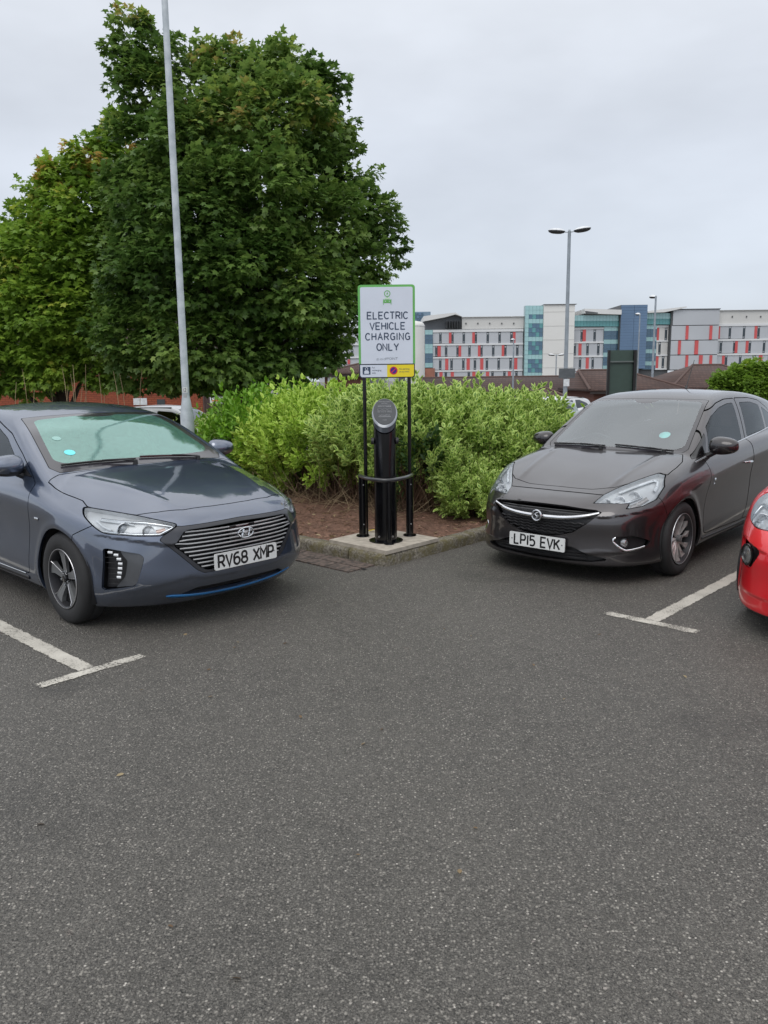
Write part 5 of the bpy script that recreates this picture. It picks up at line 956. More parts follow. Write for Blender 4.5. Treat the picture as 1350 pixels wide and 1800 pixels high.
disc('no_stopping_ring', .060, 1.562, .037, mat('sign_red', (.62, .03, .05), .5), 1, base=SB-.0085); disc('no_stopping_disc', .060, 1.562, .028, mat('sign_blue', (.045, .015, .22), .5), 2, base=SB-.0085); flat('no_stopping_bar', [(.036, 1.545), (.042, 1.539), (.084, 1.579), (.078, 1.585)], mat('sign_red', (.62, .03, .05)), 3, SB-.0085)
for i, tx in enumerate(('For', 'recharging', 'only')): small_text('lettering', tx, .021, lambda x, y, i=i: (-.143+x, SB-.0075, 1.584-.024*i+y), NAVY, sg_)
for i, tx in enumerate(('No parking', 'at any time')): small_text('lettering', tx, .021, lambda x, y, i=i: (.112+x, SB-.0100, 1.570-.025*i+y), NAVY, sg_)
# yellow leaf by the post
# ---------------------------------------------------------------- leaves
def rotmats(d, up, roll):
    """frames whose y axis is d and z axis near up"""
    d = d/np.linalg.norm(d, axis=1)[:, None]; x = np.cross(d, up); x /= np.linalg.norm(x, axis=1)[:, None]+1e-9; z = np.cross(x, d); c, s = np.cos(roll)[:, None], np.sin(roll)[:, None]; x2 = x*c+z*s; z2 = np.cross(x2, d); return np.stack([x2, d, z2], 2)
def leaf_mesh(name, P, R, S, tv, tf, tedge, m, parent=None, rnd_=None, **k):
    n, q = len(P), len(tv); V = P[:, None, :]+np.einsum('nij,kj->nki', R, tv)*S[:, None, None]; F = (tf[None]+np.arange(n)[:, None, None]*q).reshape(-1, tf.shape[1]); r = np.repeat(RS.rand(n) if rnd_ is None else rnd_, q); e = np.tile(tedge, n)
    return raw(name, V.reshape(-1, 3), F, m, parent, attrs={'rnd': r, 'edge': e})
LV = np.array([(0, .45, -.02), (0, 0, 0), (-.22, .25, .05), (-.21, .66, .03), (0, 1, -.08), (.21, .66, .03), (.22, .25, .05)]); LF = np.array([(0, i, i+1) for i in range(1, 6)]+[(0, 6, 1)]); LE = np.array([0.]+[1.]*6)
hb = [(0, .0), (.42, -.02), (.30, .26), (.60, .55), (.22, .60), (0, 1.), (-.22, .60), (-.60, .55), (-.30, .26), (-.42, -.02)]
MV = np.array([(0, .32, 0)]+[(x, y, -.16*(x*x*2+(y-.3)**2)) for x, y in hb]); MF = np.array([(0, i, i+1) for i in range(1, 10)]+[(0, 10, 1)]); ME = np.array([0.]+[1.]*10)
def leaf_mat(name, stops, edgecol=None, edge0=.45, rough=.5, trans=.25):
    m, t, b, o = node_mat(name); N = t.nodes.new; L = t.links.new; a = N('ShaderNodeAttribute'); a.attribute_name = 'rnd'; r = N('ShaderNodeValToRGB'); e = r.color_ramp.elements; e[0].position, e[0].color = stops[0][0], (*stops[0][1], 1); e[1].position, e[1].color = stops[-1][0], (*stops[-1][1], 1)
    for p, c in stops[1:-1]: q = e.new(p); q.color = (*c, 1)
    L(a.outputs['Fac'], r.inputs[0]); out = r.outputs[0]
    if edgecol:
        g = N('ShaderNodeAttribute'); g.attribute_name = 'edge'; f = N('ShaderNodeMapRange'); f.inputs[1].default_value = edge0; f.inputs[2].default_value = edge0+.18; L(g.outputs['Fac'], f.inputs[0]); f.inputs[4].default_value = .9; x = N('ShaderNodeMix'); x.data_type = 'RGBA'; L(f.outputs[0], x.inputs[0]); L(out, x.inputs[6]); x.inputs[7].default_value = (*edgecol, 1); out = x.outputs[2]
    L(out, b.inputs['Base Color']); b.inputs['Roughness'].default_value = rough; b.inputs['Specular IOR Level'].default_value = .4
    tl = N('ShaderNodeBsdfTranslucent'); L(out, tl.inputs[0]); ms = N('ShaderNodeMixShader'); ms.inputs[0].default_value = trans; L(b.outputs[0], ms.inputs[1]); L(tl.outputs[0], ms.inputs[2]); L(ms.outputs[0], o.inputs[0]); return m
VARI = leaf_mat('variegated_leaf', ((0, (.07, .16, .03)), (.5, (.14, .27, .045)), (1, (.24, .38, .06))), (.56, .70, .20), .46); LIME = leaf_mat('lime_leaf', ((0, (.11, .25, .02)), (.6, (.19, .39, .03)), (1, (.30, .50, .05)))); YVAR = leaf_mat('yellow_green_leaf', ((0, (.14, .27, .025)), (.6, (.26, .44, .04)), (1, (.42, .56, .08))), (.52, .70, .12), .5); DKL = leaf_mat('dark_leaf', ((0, (.02, .05, .012)), (1, (.05, .11, .02)))); DRYL = leaf_mat('dry_leaf', ((0, (.12, .07, .04)), (.6, (.25, .17, .09)), (1, (.42, .34, .20))))
def unit(n): v = RS.randn(n, 3); return v/np.linalg.norm(v, axis=1)[:, None]
def shoots(P, D, L, nl, size, bendup=.3, droop=0.):
    """opposite leaves along each shoot; returns leaf positions, frames, sizes"""
    n = len(P); T = np.linspace(.12, 1, nl); pos = []; dr = []; ups = []
    side = np.cross(D, unit(n)); side /= np.linalg.norm(side, axis=1)[:, None]; s2 = np.cross(D, side)
    for i, t in enumerate(T):
        for sg2 in (1, -1):
            an = (i % 2)*math.pi/2+RS.randn(n)*.35; o = (side*np.cos(an)[:, None]+s2*np.sin(an)[:, None])*sg2; p = P+D*(L*t)[:, None]+np.array([0, 0, 1.])*((L*t*t)*bendup)[:, None]; k = .35+.55*t
            pos.append(p+RS.randn(n, 3)*.006); dr.append(D*k+o*(1.05-k*.5)+np.array([0, 0, .15-droop])); ups.append(D+np.array([0, 0, 1.2])+RS.randn(n, 3)*.4)
    P2 = np.vstack(pos); R = rotmats(np.vstack(dr), np.vstack(ups), RS.randn(len(P2))*.5); S = size*(.65+.6*RS.rand(len(P2))); return P2, R, S
# ---- hedge of several shrubs: each an own thing
def hedge_top(u, v):
    a = np.interp(u, [4.8, 7, 9.0, 9.8, 10.4, 11.2], [1.36, 1.37, 1.36, 1.12, .88, .62]); b = np.interp(v, [6.3, 8, 8.7, 9.6, 10.5, 12, 15], [1.40, 1.32, 1.10, .84, .68, .62, .60]); return np.minimum(a, b)
def face_v(u): return np.interp(u, [4.9, 5.2, 5.7, 6.9, 8.2, 11.5], [7.1, 6.8, 6.35, 6.15, 6.35, 6.35])
def shrub(label, cat, m, c, r, n, leaf, nl=7, L=.20, zr=(.08, 1.), stem_n=40, stem_m=None, extra=None, dens_top=.5, name='shrub', lowgap=0.):
    """c: (u,v) centre, r: (ru,rv) radii; shell of shoots on a lumpy dome, clipped by the hedge outline"""
    n = int(n*.62); root = thing(name, label, cat, tuple(uv(c[0], c[1], .08)), 0, 'shrubs of the island hedge'); th = RS.rand(n)*2*math.pi; w = RS.rand(n); H = float(hedge_top(c[0], c[1])) if extra is None else extra
    el = np.where(RS.rand(n) < dens_top, .5+.5*RS.rand(n)**.7, RS.rand(n)*.75+lowgap*.25); el = np.clip(el, 0, 1); rr = (1-el**4.5)**.38; lump = 1+.12*np.sin(th*3+el*7+c[0])+.10*np.sin(th*7-el*11)+.07*np.sin(th*13+el*19); dep = 1-.34*RS.rand(n)**1.8
    q = rr*lump*dep; a = c[0]+r[0]*q*np.cos(th); b = c[1]+r[1]*q*np.sin(th); wid = 1-.30*np.clip((.5-el)/.5, 0, 1); a = c[0]+(a-c[0])*wid; b = c[1]+(b-c[1])*wid; z = .10+(H-.10)*el*(1+.05*np.sin(a*9+b*5)+.04*np.sin(b*15-a*3))*(.8+.2*dep)
    ok = z > zr[0]+(.34+.16*np.sin(a*6)+.1*np.sin(a*15+b*9))*np.clip((8.4-a)/.6, 0, 1)*(b < 7.2)*(c[0] > 5.5); a, b, z, th, el = a[ok], b[ok], z[ok], th[ok], el[ok]; P = a[:, None]*UU+b[:, None]*VV; P[:, 2] = z; k = len(P)
    D = (np.cos(th)[:, None]*UU*r[1]+np.sin(th)[:, None]*VV*r[0]); D /= np.linalg.norm(D, axis=1)[:, None]; D = D*(1.15-el)[:, None]+np.array([0, 0, 1.])*(.25+.9*el)[:, None]+RS.randn(k, 3)*.38; D /= np.linalg.norm(D, axis=1)[:, None]
    Ln = L*(.6+.7*RS.rand(k)); spike = RS.rand(k) < .10; Ln = np.where(spike & (el > .6), Ln*1.9, Ln); lp, lr, ls = shoots(P-D*Ln[:, None]*.6, D, Ln, nl, leaf)
    loc = np.array(root.location); o = leaf_mesh('foliage', lp-loc, lr, ls, LV, LF, LE, m, root, rnd_=np.clip(RS.rand(len(lp))*.7+.3*np.tile(RS.rand(k), len(lp)//k), 0, 1)); tag(o, kind='stuff')
    bm = bmesh.new()
    for _ in range(stem_n):
        t = RS.rand()*6.28; e = RS.rand(); pt = uv(c[0]+r[0]*.8*math.cos(t)*(.5+.5*e), c[1]+r[1]*.8*math.sin(t)*(.5+.5*e), .15+(H-.25)*(.35+.6*RS.rand()))-loc; b0 = uv(c[0]+.30*r[0]*RS.randn()*.6, c[1]+.30*r[1]*RS.randn()*.6, .05)-loc; mid = (pt+b0)/2+np.array([RS.randn()*.06, RS.randn()*.06, .12]); a_tube(bm, [tuple(b0), tuple(mid), tuple(pt)], [.009, .006, .003], 4, cap=False)
    tag(bmobj('stems', bm, stem_m or TWIG, root), kind='stuff'); return root
shrub('lime green broad-leaved bush at the left end of the hedge', 'bush', LIME, (9.0, 7.35), (1.0, 1.15), 1500, .085, 6, .24)
shrub('greyish variegated bush beside the foot of the tall lamp post', 'bush', VARI, (10.1, 7.4), (.9, 1.1), 1100, .062, 7, .2)
shrub('bright yellow-green shrub in the hedge just left of the charging sign', 'shrub', YVAR, (7.75, 7.3), (1.15, 1.15), 2000, .092, 7, .24)
shrub('variegated cream and green shrub directly behind the charging post', 'shrub', VARI, (6.45, 7.4), (1.2, 1.2), 2500, .090, 8, .24, lowgap=1.)
shrub('tall light green shrub crown seen above the charging post', 'shrub', YVAR, (7.2, 8.6), (1.6, 1.4), 1700, .088, 7, .26, dens_top=.8)
shrub('cream-edged shrub in the hedge corner to the right of the charging post', 'shrub', VARI, (5.8, 8.2), (1.0, 1.15), 2200, .088, 8, .24)
shrub('yellowish variegated shrub midway along the hedge right of the sign', 'shrub', YVAR, (6.1, 9.5), (1.2, 1.3), 1800, .086, 7, .24, dens_top=.7)
shrub('dense pale variegated shrub behind the bonnet of the brown car', 'shrub', VARI, (5.95, 10.6), (1.15, 1.3), 1600, .084, 7, .22, dens_top=.7)
shrub('far end shrub of the hedge behind the brown car windscreen', 'shrub', VARI, (6.0, 12.3), (1.2, 1.6), 1200, .074, 7, .22, dens_top=.7)
shrub('small low variegated shrub spreading over the soil right of the guard rail', 'shrub', VARI, (5.28, 7.0), (.33, .40), 460, .072, 7, .16, extra=.62)
shrub('low variegated shrub spilling onto the soil close to the brown car bumper', 'shrub', VARI, (5.05, 7.75), (.38, .50), 560, .075, 7, .18, extra=.85)
shrub('lowest tuft of variegated leaves touching the kerb beside the brown car', 'shrub', VARI, (4.88, 7.15), (.22, .42), 300, .07, 6, .15, extra=.50)
shrub('little dark green sapling with glossy leaves behind the right sign pole', 'sapling', DKL, (5.75, 6.65), (.35, .35), 200, .075, 6, .2, extra=1.0)
# bare inner thicket: dark twiggy volume under the leaves
def thicket():
    V = []; F = []
    for _ in range(1500):
        a = 4.95+RS.rand()*5.5; b = float(face_v(a))+.25+RS.rand()*1.2
        if RS.rand() < .4: a = 5.15+RS.rand()*1.5; b = 7+RS.rand()*6
        p0 = uv(a, b, .05); L = .3+RS.rand()*.75; d = np.array([RS.randn()*.35, RS.randn()*.35, 1.]); d /= np.linalg.norm(d); s = np.cross(d, [1, 0, 0.]); s /= np.linalg.norm(s); u_ = np.cross(s, d); base = len(V); r = .003+RS.rand()*.003; bend = RS.randn(3)*.06
        for k in range(3):
            t = k/2; c = p0+d*L*t+bend*4*t*(1-t)
            for q in range(3): an = q*2.094; V.append(c+(s*math.cos(an)+u_*math.sin(an))*r*(1-.5*t))
        for k in range(2):
            for q in range(3): F.append((base+k*3+q, base+k*3+(q+1) % 3, base+(k+1)*3+(q+1) % 3, base+(k+1)*3+q))
    return tag(raw('hedge_twigs', np.array(V), np.array(F), TWIG), 'bare brown twigs inside the lower hedge', 'twigs', kind='stuff')
thicket()
# fallen leaves
n = 46; P = np.array([uv(RS.uniform(-.8, 4.4), RS.uniform(-1.5, 4.6), .006) for _ in range(n)]); th = RS.rand(n)*6.28; D = np.stack([np.cos(th), np.sin(th), RS.randn(n)*.12], 1); tag(leaf_mesh('stray_leaves', P, rotmats(D, np.tile([0, 0, 1.], (n, 1))+RS.randn(n, 3)*.2, RS.randn(n)*.3), .026*(.6+.7*RS.rand(n)), LV, LF, LE, DRYL), 'stray small dry leaves scattered over the dark asphalt', 'leaves', kind='stuff')
n = 700; a = U0+.2+RS.rand(n)**1.2*3.4; b = V0+.2+RS.rand(n)**1.2*3.6; P = a[:, None]*UU+b[:, None]*VV; P[:, 2] = bumpf(a, b)+.008; th = RS.rand(n)*6.28; D = np.stack([np.cos(th), np.sin(th), RS.randn(n)*.25], 1); tag(leaf_mesh('fallen_leaves', P, rotmats(D, np.tile([0, 0, 1.], (n, 1))+RS.randn(n, 3)*.3, RS.randn(n)*.4), .045*(.6+.7*RS.rand(n)), LV, LF, LE, DRYL), 'pale fallen leaves scattered on the reddish soil', 'fallen leaves', kind='stuff')
P = np.array([uv(5.28, 5.42, .15), uv(5.31, 5.45, .17)]); tag(leaf_mesh('yellow_leaf', P, rotmats(np.array([[1, .4, .2], [-.6, 1, .1]]), np.array([[0, 0, 1.], [.3, 0, 1]]), np.zeros(2)), np.array([.09, .07]), LV, LF, LE, leaf_mat('yellow_leaf', ((0, (.6, .42, .02)), (1, (.6, .45, .03))))), 'curled bright yellow leaf lying at the left foot of the charging post', 'leaf')
# dry grass stalks above the left car
gr_ = thing('grass_tuft', 'tall dry grass stalks standing behind the roof of the blue car', 'grass', tuple(uv(12.3, 6.0, 0)))
for i in range(16):
    bm = bmesh.new(); x = RS.uniform(-1.2, 1.0); y = RS.uniform(-.3, .3); h = RS.uniform(1.45, 1.95); lx = RS.uniform(-.12, .12); a_tube(bm, [(x, y, 0), (x+lx*.3, y, h*.55), (x+lx*.7, y+.03, h*.85), (x+lx*1.2, y+.05, h)], [.003, .003, .005, .002], 5); bmobj('stalk', bm, STRAW, gr_)
# ---------------------------------------------------------------- trees
BARK = mat('bark', (.10, .075, .055), .9, bump=.8, bscale=25, scale=6, col2=(.045, .035, .028))
MAPLE = leaf_mat('maple_leaf', ((0, (.045, .10, .022)), (.4, (.112, .205, .042)), (.8, (.235, .35, .08)), (.94, (.34, .43, .08)), (1, (.46, .38, .12))), trans=.42, rough=.42)
MAPLE2 = leaf_mat('light_maple_leaf', ((0, (.10, .18, .025)), (.4, (.20, .34, .045)), (.8, (.33, .48, .065)), (.93, (.46, .46, .07)), (1, (.55, .35, .10))), trans=.42, rough=.45)
def tree(label, m, base, lobes, Y, nt, seed, leaf=.13, depth=1.0, redtop=0., name='maple_tree', cat='tree', trunk_r=.17):
    """lobes: (px, py, r_px, dy) given as a picture-free list of world blobs below"""
    rs = np.random.RandomState(seed); root = thing(name, label, cat, base); B = []
    for (px, py, rp, dy) in lobes: p = at(px, py, Y+dy); B.append((p[0], p[1], p[2], rp*.82/CF*(Y+dy)))
    B = np.array(B); area = B[:, 3]**2; idx = rs.choice(len(B), nt, p=area/area.sum()); d = rs.randn(nt, 3); d /= np.linalg.norm(d, axis=1)[:, None]; d[:, 1] -= .25; d /= np.linalg.norm(d, axis=1)[:, None]
    C = B[idx, :3]+d*(B[idx, 3]*(1.04-.34*rs.rand(nt)**1.2+.42*rs.rand(nt)*(rs.rand(nt) < .14)))[:, None]*[1, depth, 1]
    # drop tufts buried inside other lobes
    dist = np.min(np.linalg.norm((C[:, None]-B[None, :, :3])/[1, depth, 1], axis=2)/B[None, :, 3], axis=1); keep = (dist > .80) | (rs.rand(nt) < .10); C = C[keep]; d = d[keep]; k = len(C)
    tr = np.minimum(.16+.26*rs.rand(k)**1.5, B[idx, 3][keep]*.55); nl = 46; q = rs.randn(k, nl, 3); q /= np.linalg.norm(q, axis=2)[..., None]; q[..., 2] = np.where(q[..., 2] < -.1, q[..., 2]*.45, q[..., 2]); rad = (.55+.45*rs.rand(k, nl))[..., None]*tr[:, None, None]
    P = C[:, None]+q*rad*[1.05, 1.05, .95]; out = q*.8+d[:, None]*.7+rs.randn(k, nl, 3)*.35; out[..., 2] -= .55; ups = q*.9+d[:, None]*.4+np.array([0, 0, 1.1])+rs.randn(k, nl, 3)*.3
    P = P.reshape(-1, 3); out = out.reshape(-1, 3); ups = ups.reshape(-1, 3); n = len(P); R = rotmats(out, ups, rs.randn(n)*.35); S = leaf*(.55+.6*rs.rand(n))
    top = np.clip((P[:, 2]-np.percentile(P[:, 2], 40))/3., 0, 1); lb = rs.rand(len(B)); r_ = np.clip(rs.rand(n)*.32+np.repeat(rs.rand(k)**1.5, nl)*.36+np.repeat(lb[idx][keep], nl)*.30+redtop*top*np.repeat(rs.rand(k) < .4, nl), 0, 1)
    o = leaf_mesh('crown', P-np.array(base), R, S, MV, MF, ME, m, root, rnd_=r_); tag(o, kind='stuff')
    bm = bmesh.new(); cen = B[:, :3].mean(0)-np.array(base); zt = cen[2]; a_tube(bm, [(0, 0, -.3), (.03, .02, 1.0), (cen[0]*.25, 0, zt*.6), (cen[0]*.6, 0, zt*1.1)], [trunk_r, trunk_r*.8, trunk_r*.6, trunk_r*.2], 10); bmobj('trunk', bm, BARK, root, smooth=True)
    for b in B[rs.choice(len(B), min(len(B), 16), replace=False)]:
        e = b[:3]-np.array(base); s0 = np.array([cen[0]*.2, 0, min(max(.9, e[2]*.45), zt)]); bm = bmesh.new(); a_tube(bm, [tuple(s0), tuple((s0+e)/2+[0, 0, .2]), tuple(e)], [trunk_r*.4, trunk_r*.22, .015], 6); bmobj('limb', bm, BARK, root, smooth=True)
    return root
big = [(228, 42, 34, .2), (236, 95, 44, .2), (255, 160, 60, .1), (312, 118, 46, 0), (352, 175, 62, 0), (405, 122, 44, .3), (455, 135, 46, .2), (505, 125, 44, .1), (560, 165, 46, .3), (575, 235, 46, .5), (500, 215, 85, -.3), (420, 240, 90, -.5), (330, 270, 90, -.4), (250, 260, 60, 0), (562, 310, 52, .2), (605, 300, 42, .8), (635, 370, 48, .7), (672, 395, 40, .9), (678, 452, 40, 1.), (640, 470, 55, .5), (560, 400, 80, -.4), (470, 350, 95, -.9), (380, 370, 95, -.9), (285, 370, 85, -.6), (235, 345, 55, 0), (590, 520, 62, 0), (600, 585, 42, .2), (520, 500, 85, -.8), (430, 480, 95, -1.1), (330, 480, 95, -1.), (250, 470, 75, -.5), (560, 620, 42, .2), (500, 610, 75, -.5), (410, 600, 85, -.9), (320, 600, 85, -.8), (240, 590, 75, -.4), (380, 640, 60, -.3), (300, 650, 48, -.3), (450, 650, 45, 0), (540, 655, 28, .2), (230, 650, 40, 0), (420, 300, 120, 1.5), (400, 480, 150, 1.6), (520, 450, 110, 1.5), (300, 420, 120, 1.5), (450, 200, 80, 1.2), (350, 560, 130, 1.7), (500, 570, 100, 1.4)]
tree('large dark green maple behind the hedge, its tall crown reaching above the lamp post', MAPLE, (-2.6, 14.6, -.15), big, 14., 2900, 3, .118, 1.0, .25)
left = [(190, 225, 28, .2), (160, 272, 38, 0), (205, 300, 50, .5), (112, 318, 34, 0), (100, 340, 48, .2), (150, 370, 62, 0), (88, 400, 50, -.2), (35, 392, 30, .3), (15, 440, 40, 0), (60, 455, 60, -.3), (130, 460, 70, -.3), (190, 440, 60, 0), (20, 520, 60, 0), (95, 540, 75, -.4), (165, 560, 70, -.3), (30, 600, 62, 0), (100, 630, 58, -.2), (170, 640, 52, 0), (50, 665, 40, 0), (-40, 520, 60, .2), (-60, 580, 80, .2), (-30, 660, 50, .2), (110, 480, 110, 1.3), (60, 570, 110, 1.3)]
tree('lighter green maple with reddish leaf tips at the left edge, beside the larger tree', MAPLE2, (-6.6, 16.2, -.2), left, 15.6, 1500, 5, .125, 1.0, .45)
# ---------------------------------------------------------------- lamps
GALV = mat('galvanised', (.58, .63, .67), .5, .0, scale=9, bump=.05, col2=(.42, .47, .51)); LHEAD = mat('lamp_head_white', (.72, .74, .76), .4); LUNDER = mat('lamp_head_dark', (.035, .037, .04), .35)
def lamp_head(root, p, ang, L=.62, W=.36, H=.15, tilt=.10):
    hd = thing_part('lamp_head', root); hd.location = tuple(p); hd.rotation_euler = (0, -tilt, ang)
    nu, nv = 8, 20; V = []; F = []
    for i in range(nu+1):
        t = math.pi/2*i/nu
        for j in range(nv): a = 2*math.pi*j/nv; V.append((L/2+math.cos(t)*math.cos(a)*L/2, math.cos(t)*math.sin(a)*W/2, math.sin(t)*H*.75))
    for i in range(nu):
        for j in range(nv): F.append((i*nv+j, i*nv+(j+1) % nv, (i+1)*nv+(j+1) % nv, (i+1)*nv+j))
    raw('head_shell', np.array(V), np.array(F), LHEAD, hd, smooth=True)
    bm = bmesh.new(); pr = [(.001, -H*.55), (.6, -H*.52), (.92, -H*.28), (1.03, 0.02)]; rings = a_lathe(bm, pr, n=20)
    for v in bm.verts: v.co = (L/2+v.co.x*L/2, v.co.y*W/2, v.co.z)
    bmobj('head_tray', bm, LUNDER, hd, smooth=True); bm = bmesh.new(); a_lathe(bm, [(.001, -.052), (.09, -.05), (.12, -.038)], c=(L*.55, 0, 0), n=16); bmobj('lamp_glass', bm, mat('lamp_glass', (.5, .52, .53), .15, coat=1.), hd, smooth=True)
    bm = bmesh.new(); a_tube(bm, [(-.16, 0, -.01), (.05, 0, -.01)], .024, 8); bmobj('spigot', bm, GALV, hd); return hd
FARG = mat('galvanised_dull', (.30, .34, .38), .55, .1, scale=3)
def lamp(label, x, y, H, heads, r0=.085, r1=.05, base_h=1.35, shaft=.057, number=None, name='street_lamp', s=1., group='lamp posts of the car park'):
    z = ground_z(x, y); root = thing(name, label, 'lamp post', (x, y, z), 0, group)
    bm = bmesh.new(); a_tube(bm, [(0, 0, 0), (0, 0, base_h), (0, 0, base_h+.28), (0, 0, base_h+.30), (0, 0, H)], [r0, r0, shaft, shaft, shaft*.72], 16); bmobj('column', bm, GALV if y < 15 else FARG, root, smooth=True)
    for a in heads: lamp_head(root, (math.cos(a)*.16*s, math.sin(a)*.16*s, H-.02), a, .62*s, .36*s, .15*s)
    if len(heads): bm = bmesh.new(); a_tube(bm, [(0, 0, H-.12), (0, 0, H+.05)], .045*s, 10); bmobj('bracket', bm, GALV, root)
    return root
lp = at(327, 700, 10.9); L0 = lamp('tall galvanised lamp post numbered 12 rising beside the blue car', lp[0], lp[1], 8.4, (math.radians(235), math.radians(55)), .092, .05, 1.16, .050)
PLW = mat('number_label', (.62, .64, .64), .5)
def LP(r, x, z, k=.885): a = x/r-math.pi/2+.04; r = r*k; return (r*math.cos(a), r*math.sin(a), z)
V = np.array([LP(.062, x, z) for z in (1.47, 1.545) for x in np.linspace(-.045, .045, 7)]); raw('number_label', V, np.array([(i, i+1, i+8, i+7) for i in range(6)]), PLW, L0)
lettering('number_lettering', '12', .024, .045, .006, .010, lambda x, y, z: LP(.063+z, x, 1.508+y), INK, L0, narrow={'1': .3})
V = np.array([LP(.062, x, z) for z in (1.40, 1.455) for x in np.linspace(-.03, .03, 5)]); raw('number_label', V, np.array([(i, i+1, i+6, i+5) for i in range(4)]), mat('label_grey', (.42, .43, .44), .5), L0)
def lamp_px(label, px, pytop, Y, heads, **k):
    t = at(px, pytop, Y); return lamp(label, t[0], t[1], t[2]-ground_z(t[0], t[1]), heads, **k)
tw = lamp_px('twin-headed lamp post with a small grey box sign on its column', 1001, 406, 33.5, (math.pi-.25, -.35), r0=.09, shaft=.09, s=1.1)
lamp_px('single-headed lamp post in front of the blue glass tower', 1153, 521, 58, (math.pi/2,), shaft=.09, s=1.35)
lamp_px('paler lamp post against the blue cladding, left of the taller one', 1125, 552, 80, (math.pi/2,), shaft=.08, s=1.35)
lamp_px('thin lamp post standing before the left grey hospital block', 903, 597, 62, (math.pi/2,), shaft=.075, s=.9)
lamp_px('thin twin-armed lamp post before the white stair tower', 978, 624, 75, (math.pi, 0), shaft=.07, s=1.0)
lamp_px('small lamp post by the green tree at the far right', 1317, 633, 70, (0.1,), shaft=.07, s=.9)
zz = lambda py: at(996, py, 33.3)[2]-tw.location[2]; box('box_sign', (-.31, -.16, zz(664.5)), (.36, -.10, zz(647.5)), mat('box_grey', (.10, .11, .12), .5), tw); box('notice_plate', (-.10, -.13, zz(679)), (.14, -.10, zz(666)), LHEAD, tw)
# ---------------------------------------------------------------- back of a big green sign
gb = thing('sign_back', 'back of a tall dark green signboard with two black posts behind the brown car', 'signboard', tuple(at(1092, 690, 20.)*[1, 1, 0]+[0, 0, ground_z(0, 20)])); o_ = np.array(gb.location)
def gbx(px): return at(px, 650, 20.)[0]-o_[0]
def gbz(py): return at(1092, py, 20.)[2]-o_[2]
DG = mat('board_green', (.045, .075, .062), .45, var=.06); box('board', (gbx(1068), 0, gbz(720)), (gbx(1118), .03, gbz(615.5)), DG, gb); 
for a, b in ((1066.5, 1070.5), (1112, 1116)): box('post', (gbx(a), -.09, 0), (gbx(b), -.005, gbz(615.5)), mat('post_dark', (.01, .01, .011), .5), gb)
box('rail', (gbx(1070), -.05, gbz(637)), (gbx(1113), -.006, gbz(634.5)), mat('rail_grey', (.12, .14, .135), .4), gb); box('side_return', (gbx(1118.3), 0, gbz(720)), (gbx(1120), .10, gbz(616)), mat('return_grey', (.10, .12, .115), .5), gb)
# ---------------------------------------------------------------- hospital
YF = 220.
def hx(px, Y=YF): return float(at(px, 600, Y)[0])
def hz(py, px=1000, Y=YF): return float(at(px, py, Y)[2])
CLAD = mat('cladding_grey', (.50, .52, .55), .55, .1, var=.05, scale=.08); WHITEC = mat('cladding_white', (.72, .72, .71), .6, var=.04, scale=.1); BAND = mat('band_white', (.70, .71, .72), .6, var=.03, scale=.1); REDP = mat('panel_red', (.60, .10, .10), .5, var=.08, scale=.2); WGL = mat('window_dark', (.03, .045, .06), .08, coat=.5, var=.3, scale=.3); BEIGE = mat('cladding_beige', (.62, .615, .595), .65, var=.05, scale=.1)  # grey, white and beige cladding carry distance haze in their lightened colours
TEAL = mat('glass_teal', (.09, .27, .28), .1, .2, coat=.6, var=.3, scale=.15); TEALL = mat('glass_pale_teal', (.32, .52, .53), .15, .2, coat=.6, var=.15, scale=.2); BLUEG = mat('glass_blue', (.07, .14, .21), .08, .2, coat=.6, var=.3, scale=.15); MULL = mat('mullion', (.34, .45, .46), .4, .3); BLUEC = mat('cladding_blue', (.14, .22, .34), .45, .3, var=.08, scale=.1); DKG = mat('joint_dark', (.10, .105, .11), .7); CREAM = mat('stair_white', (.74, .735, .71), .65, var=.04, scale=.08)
def slab(nm, x0, x1, y0, y1, px, m, parent, d0=0., d1=1.): return box(nm, (hx(x0), YF-d0, hz(y1, px)), (hx(x1), YF+d1, hz(y0, px)), m, parent)
_cache = {}; GLARE = mat('blind_glare_pale', (.50, .53, .56), .5); VENT2 = mat('sill_grey', (.22, .24, .26), .5)
def piece(nm, px, w, y0, y1, m, parent, d0=.12, d1=.1):
    key = (nm, round(w, 1), round(y1-y0, 1), m.name)
    if key not in _cache:
        W = hx(px+w/2)-hx(px-w/2); Hh = hz(y0, px)-hz(y1, px); bm = bmesh.new(); a_box(bm, np.array([-W/2, -d0, 0]), np.array([W/2, d1, Hh])); o = bmobj(nm, bm, m, parent); _cache[key] = o.data
    else: o = bpy.data.objects.new(nm, _cache[key]); link(o, parent)
    o.location = (hx(px), YF, hz(y1, px)); return o
def win(px, y0, y1, parent, w=4.3, split=True):
    f = piece('window', px, w, y0, y1, WGL, parent, -.12, .25); piece('window_blind_glare', px, w*.62, y0+.8, y0+(y1-y0)*.17, GLARE, parent, -.06, .10)  # pale top piece: a blind with the pane's upper glare painted in
    if y1-y0 > 15: piece('window_sill_panel', px, w*.7, y1-(y1-y0)*.15, y1-.6, VENT2, parent, -.08, .11)
    return f
def zpx(o, x): return o+x/3.75
hosp = thing('hospital', 'long modern hospital with grey panels, red strips, teal glass stairwell and white tower', 'hospital', (0, 0, 0))
def X4(x): return 700+x/3.75
def X5(x): return 990+x/3.75
def Y_(y): return 500+y/3.75
def bay_panels(x0, x1, y0, y1, cuts, parent, m=CLAD, half=2.2):
    c_ = sorted(cuts); st = [x0]+[c+half for c in c_]; en = [c-half for c in c_]+[x1]
    for a, b in zip(st, en):
        if b-a > .8: slab('wall_panel', a+.05, b-.05, y0, y1, (a+b)/2, m, parent, 0, .5)
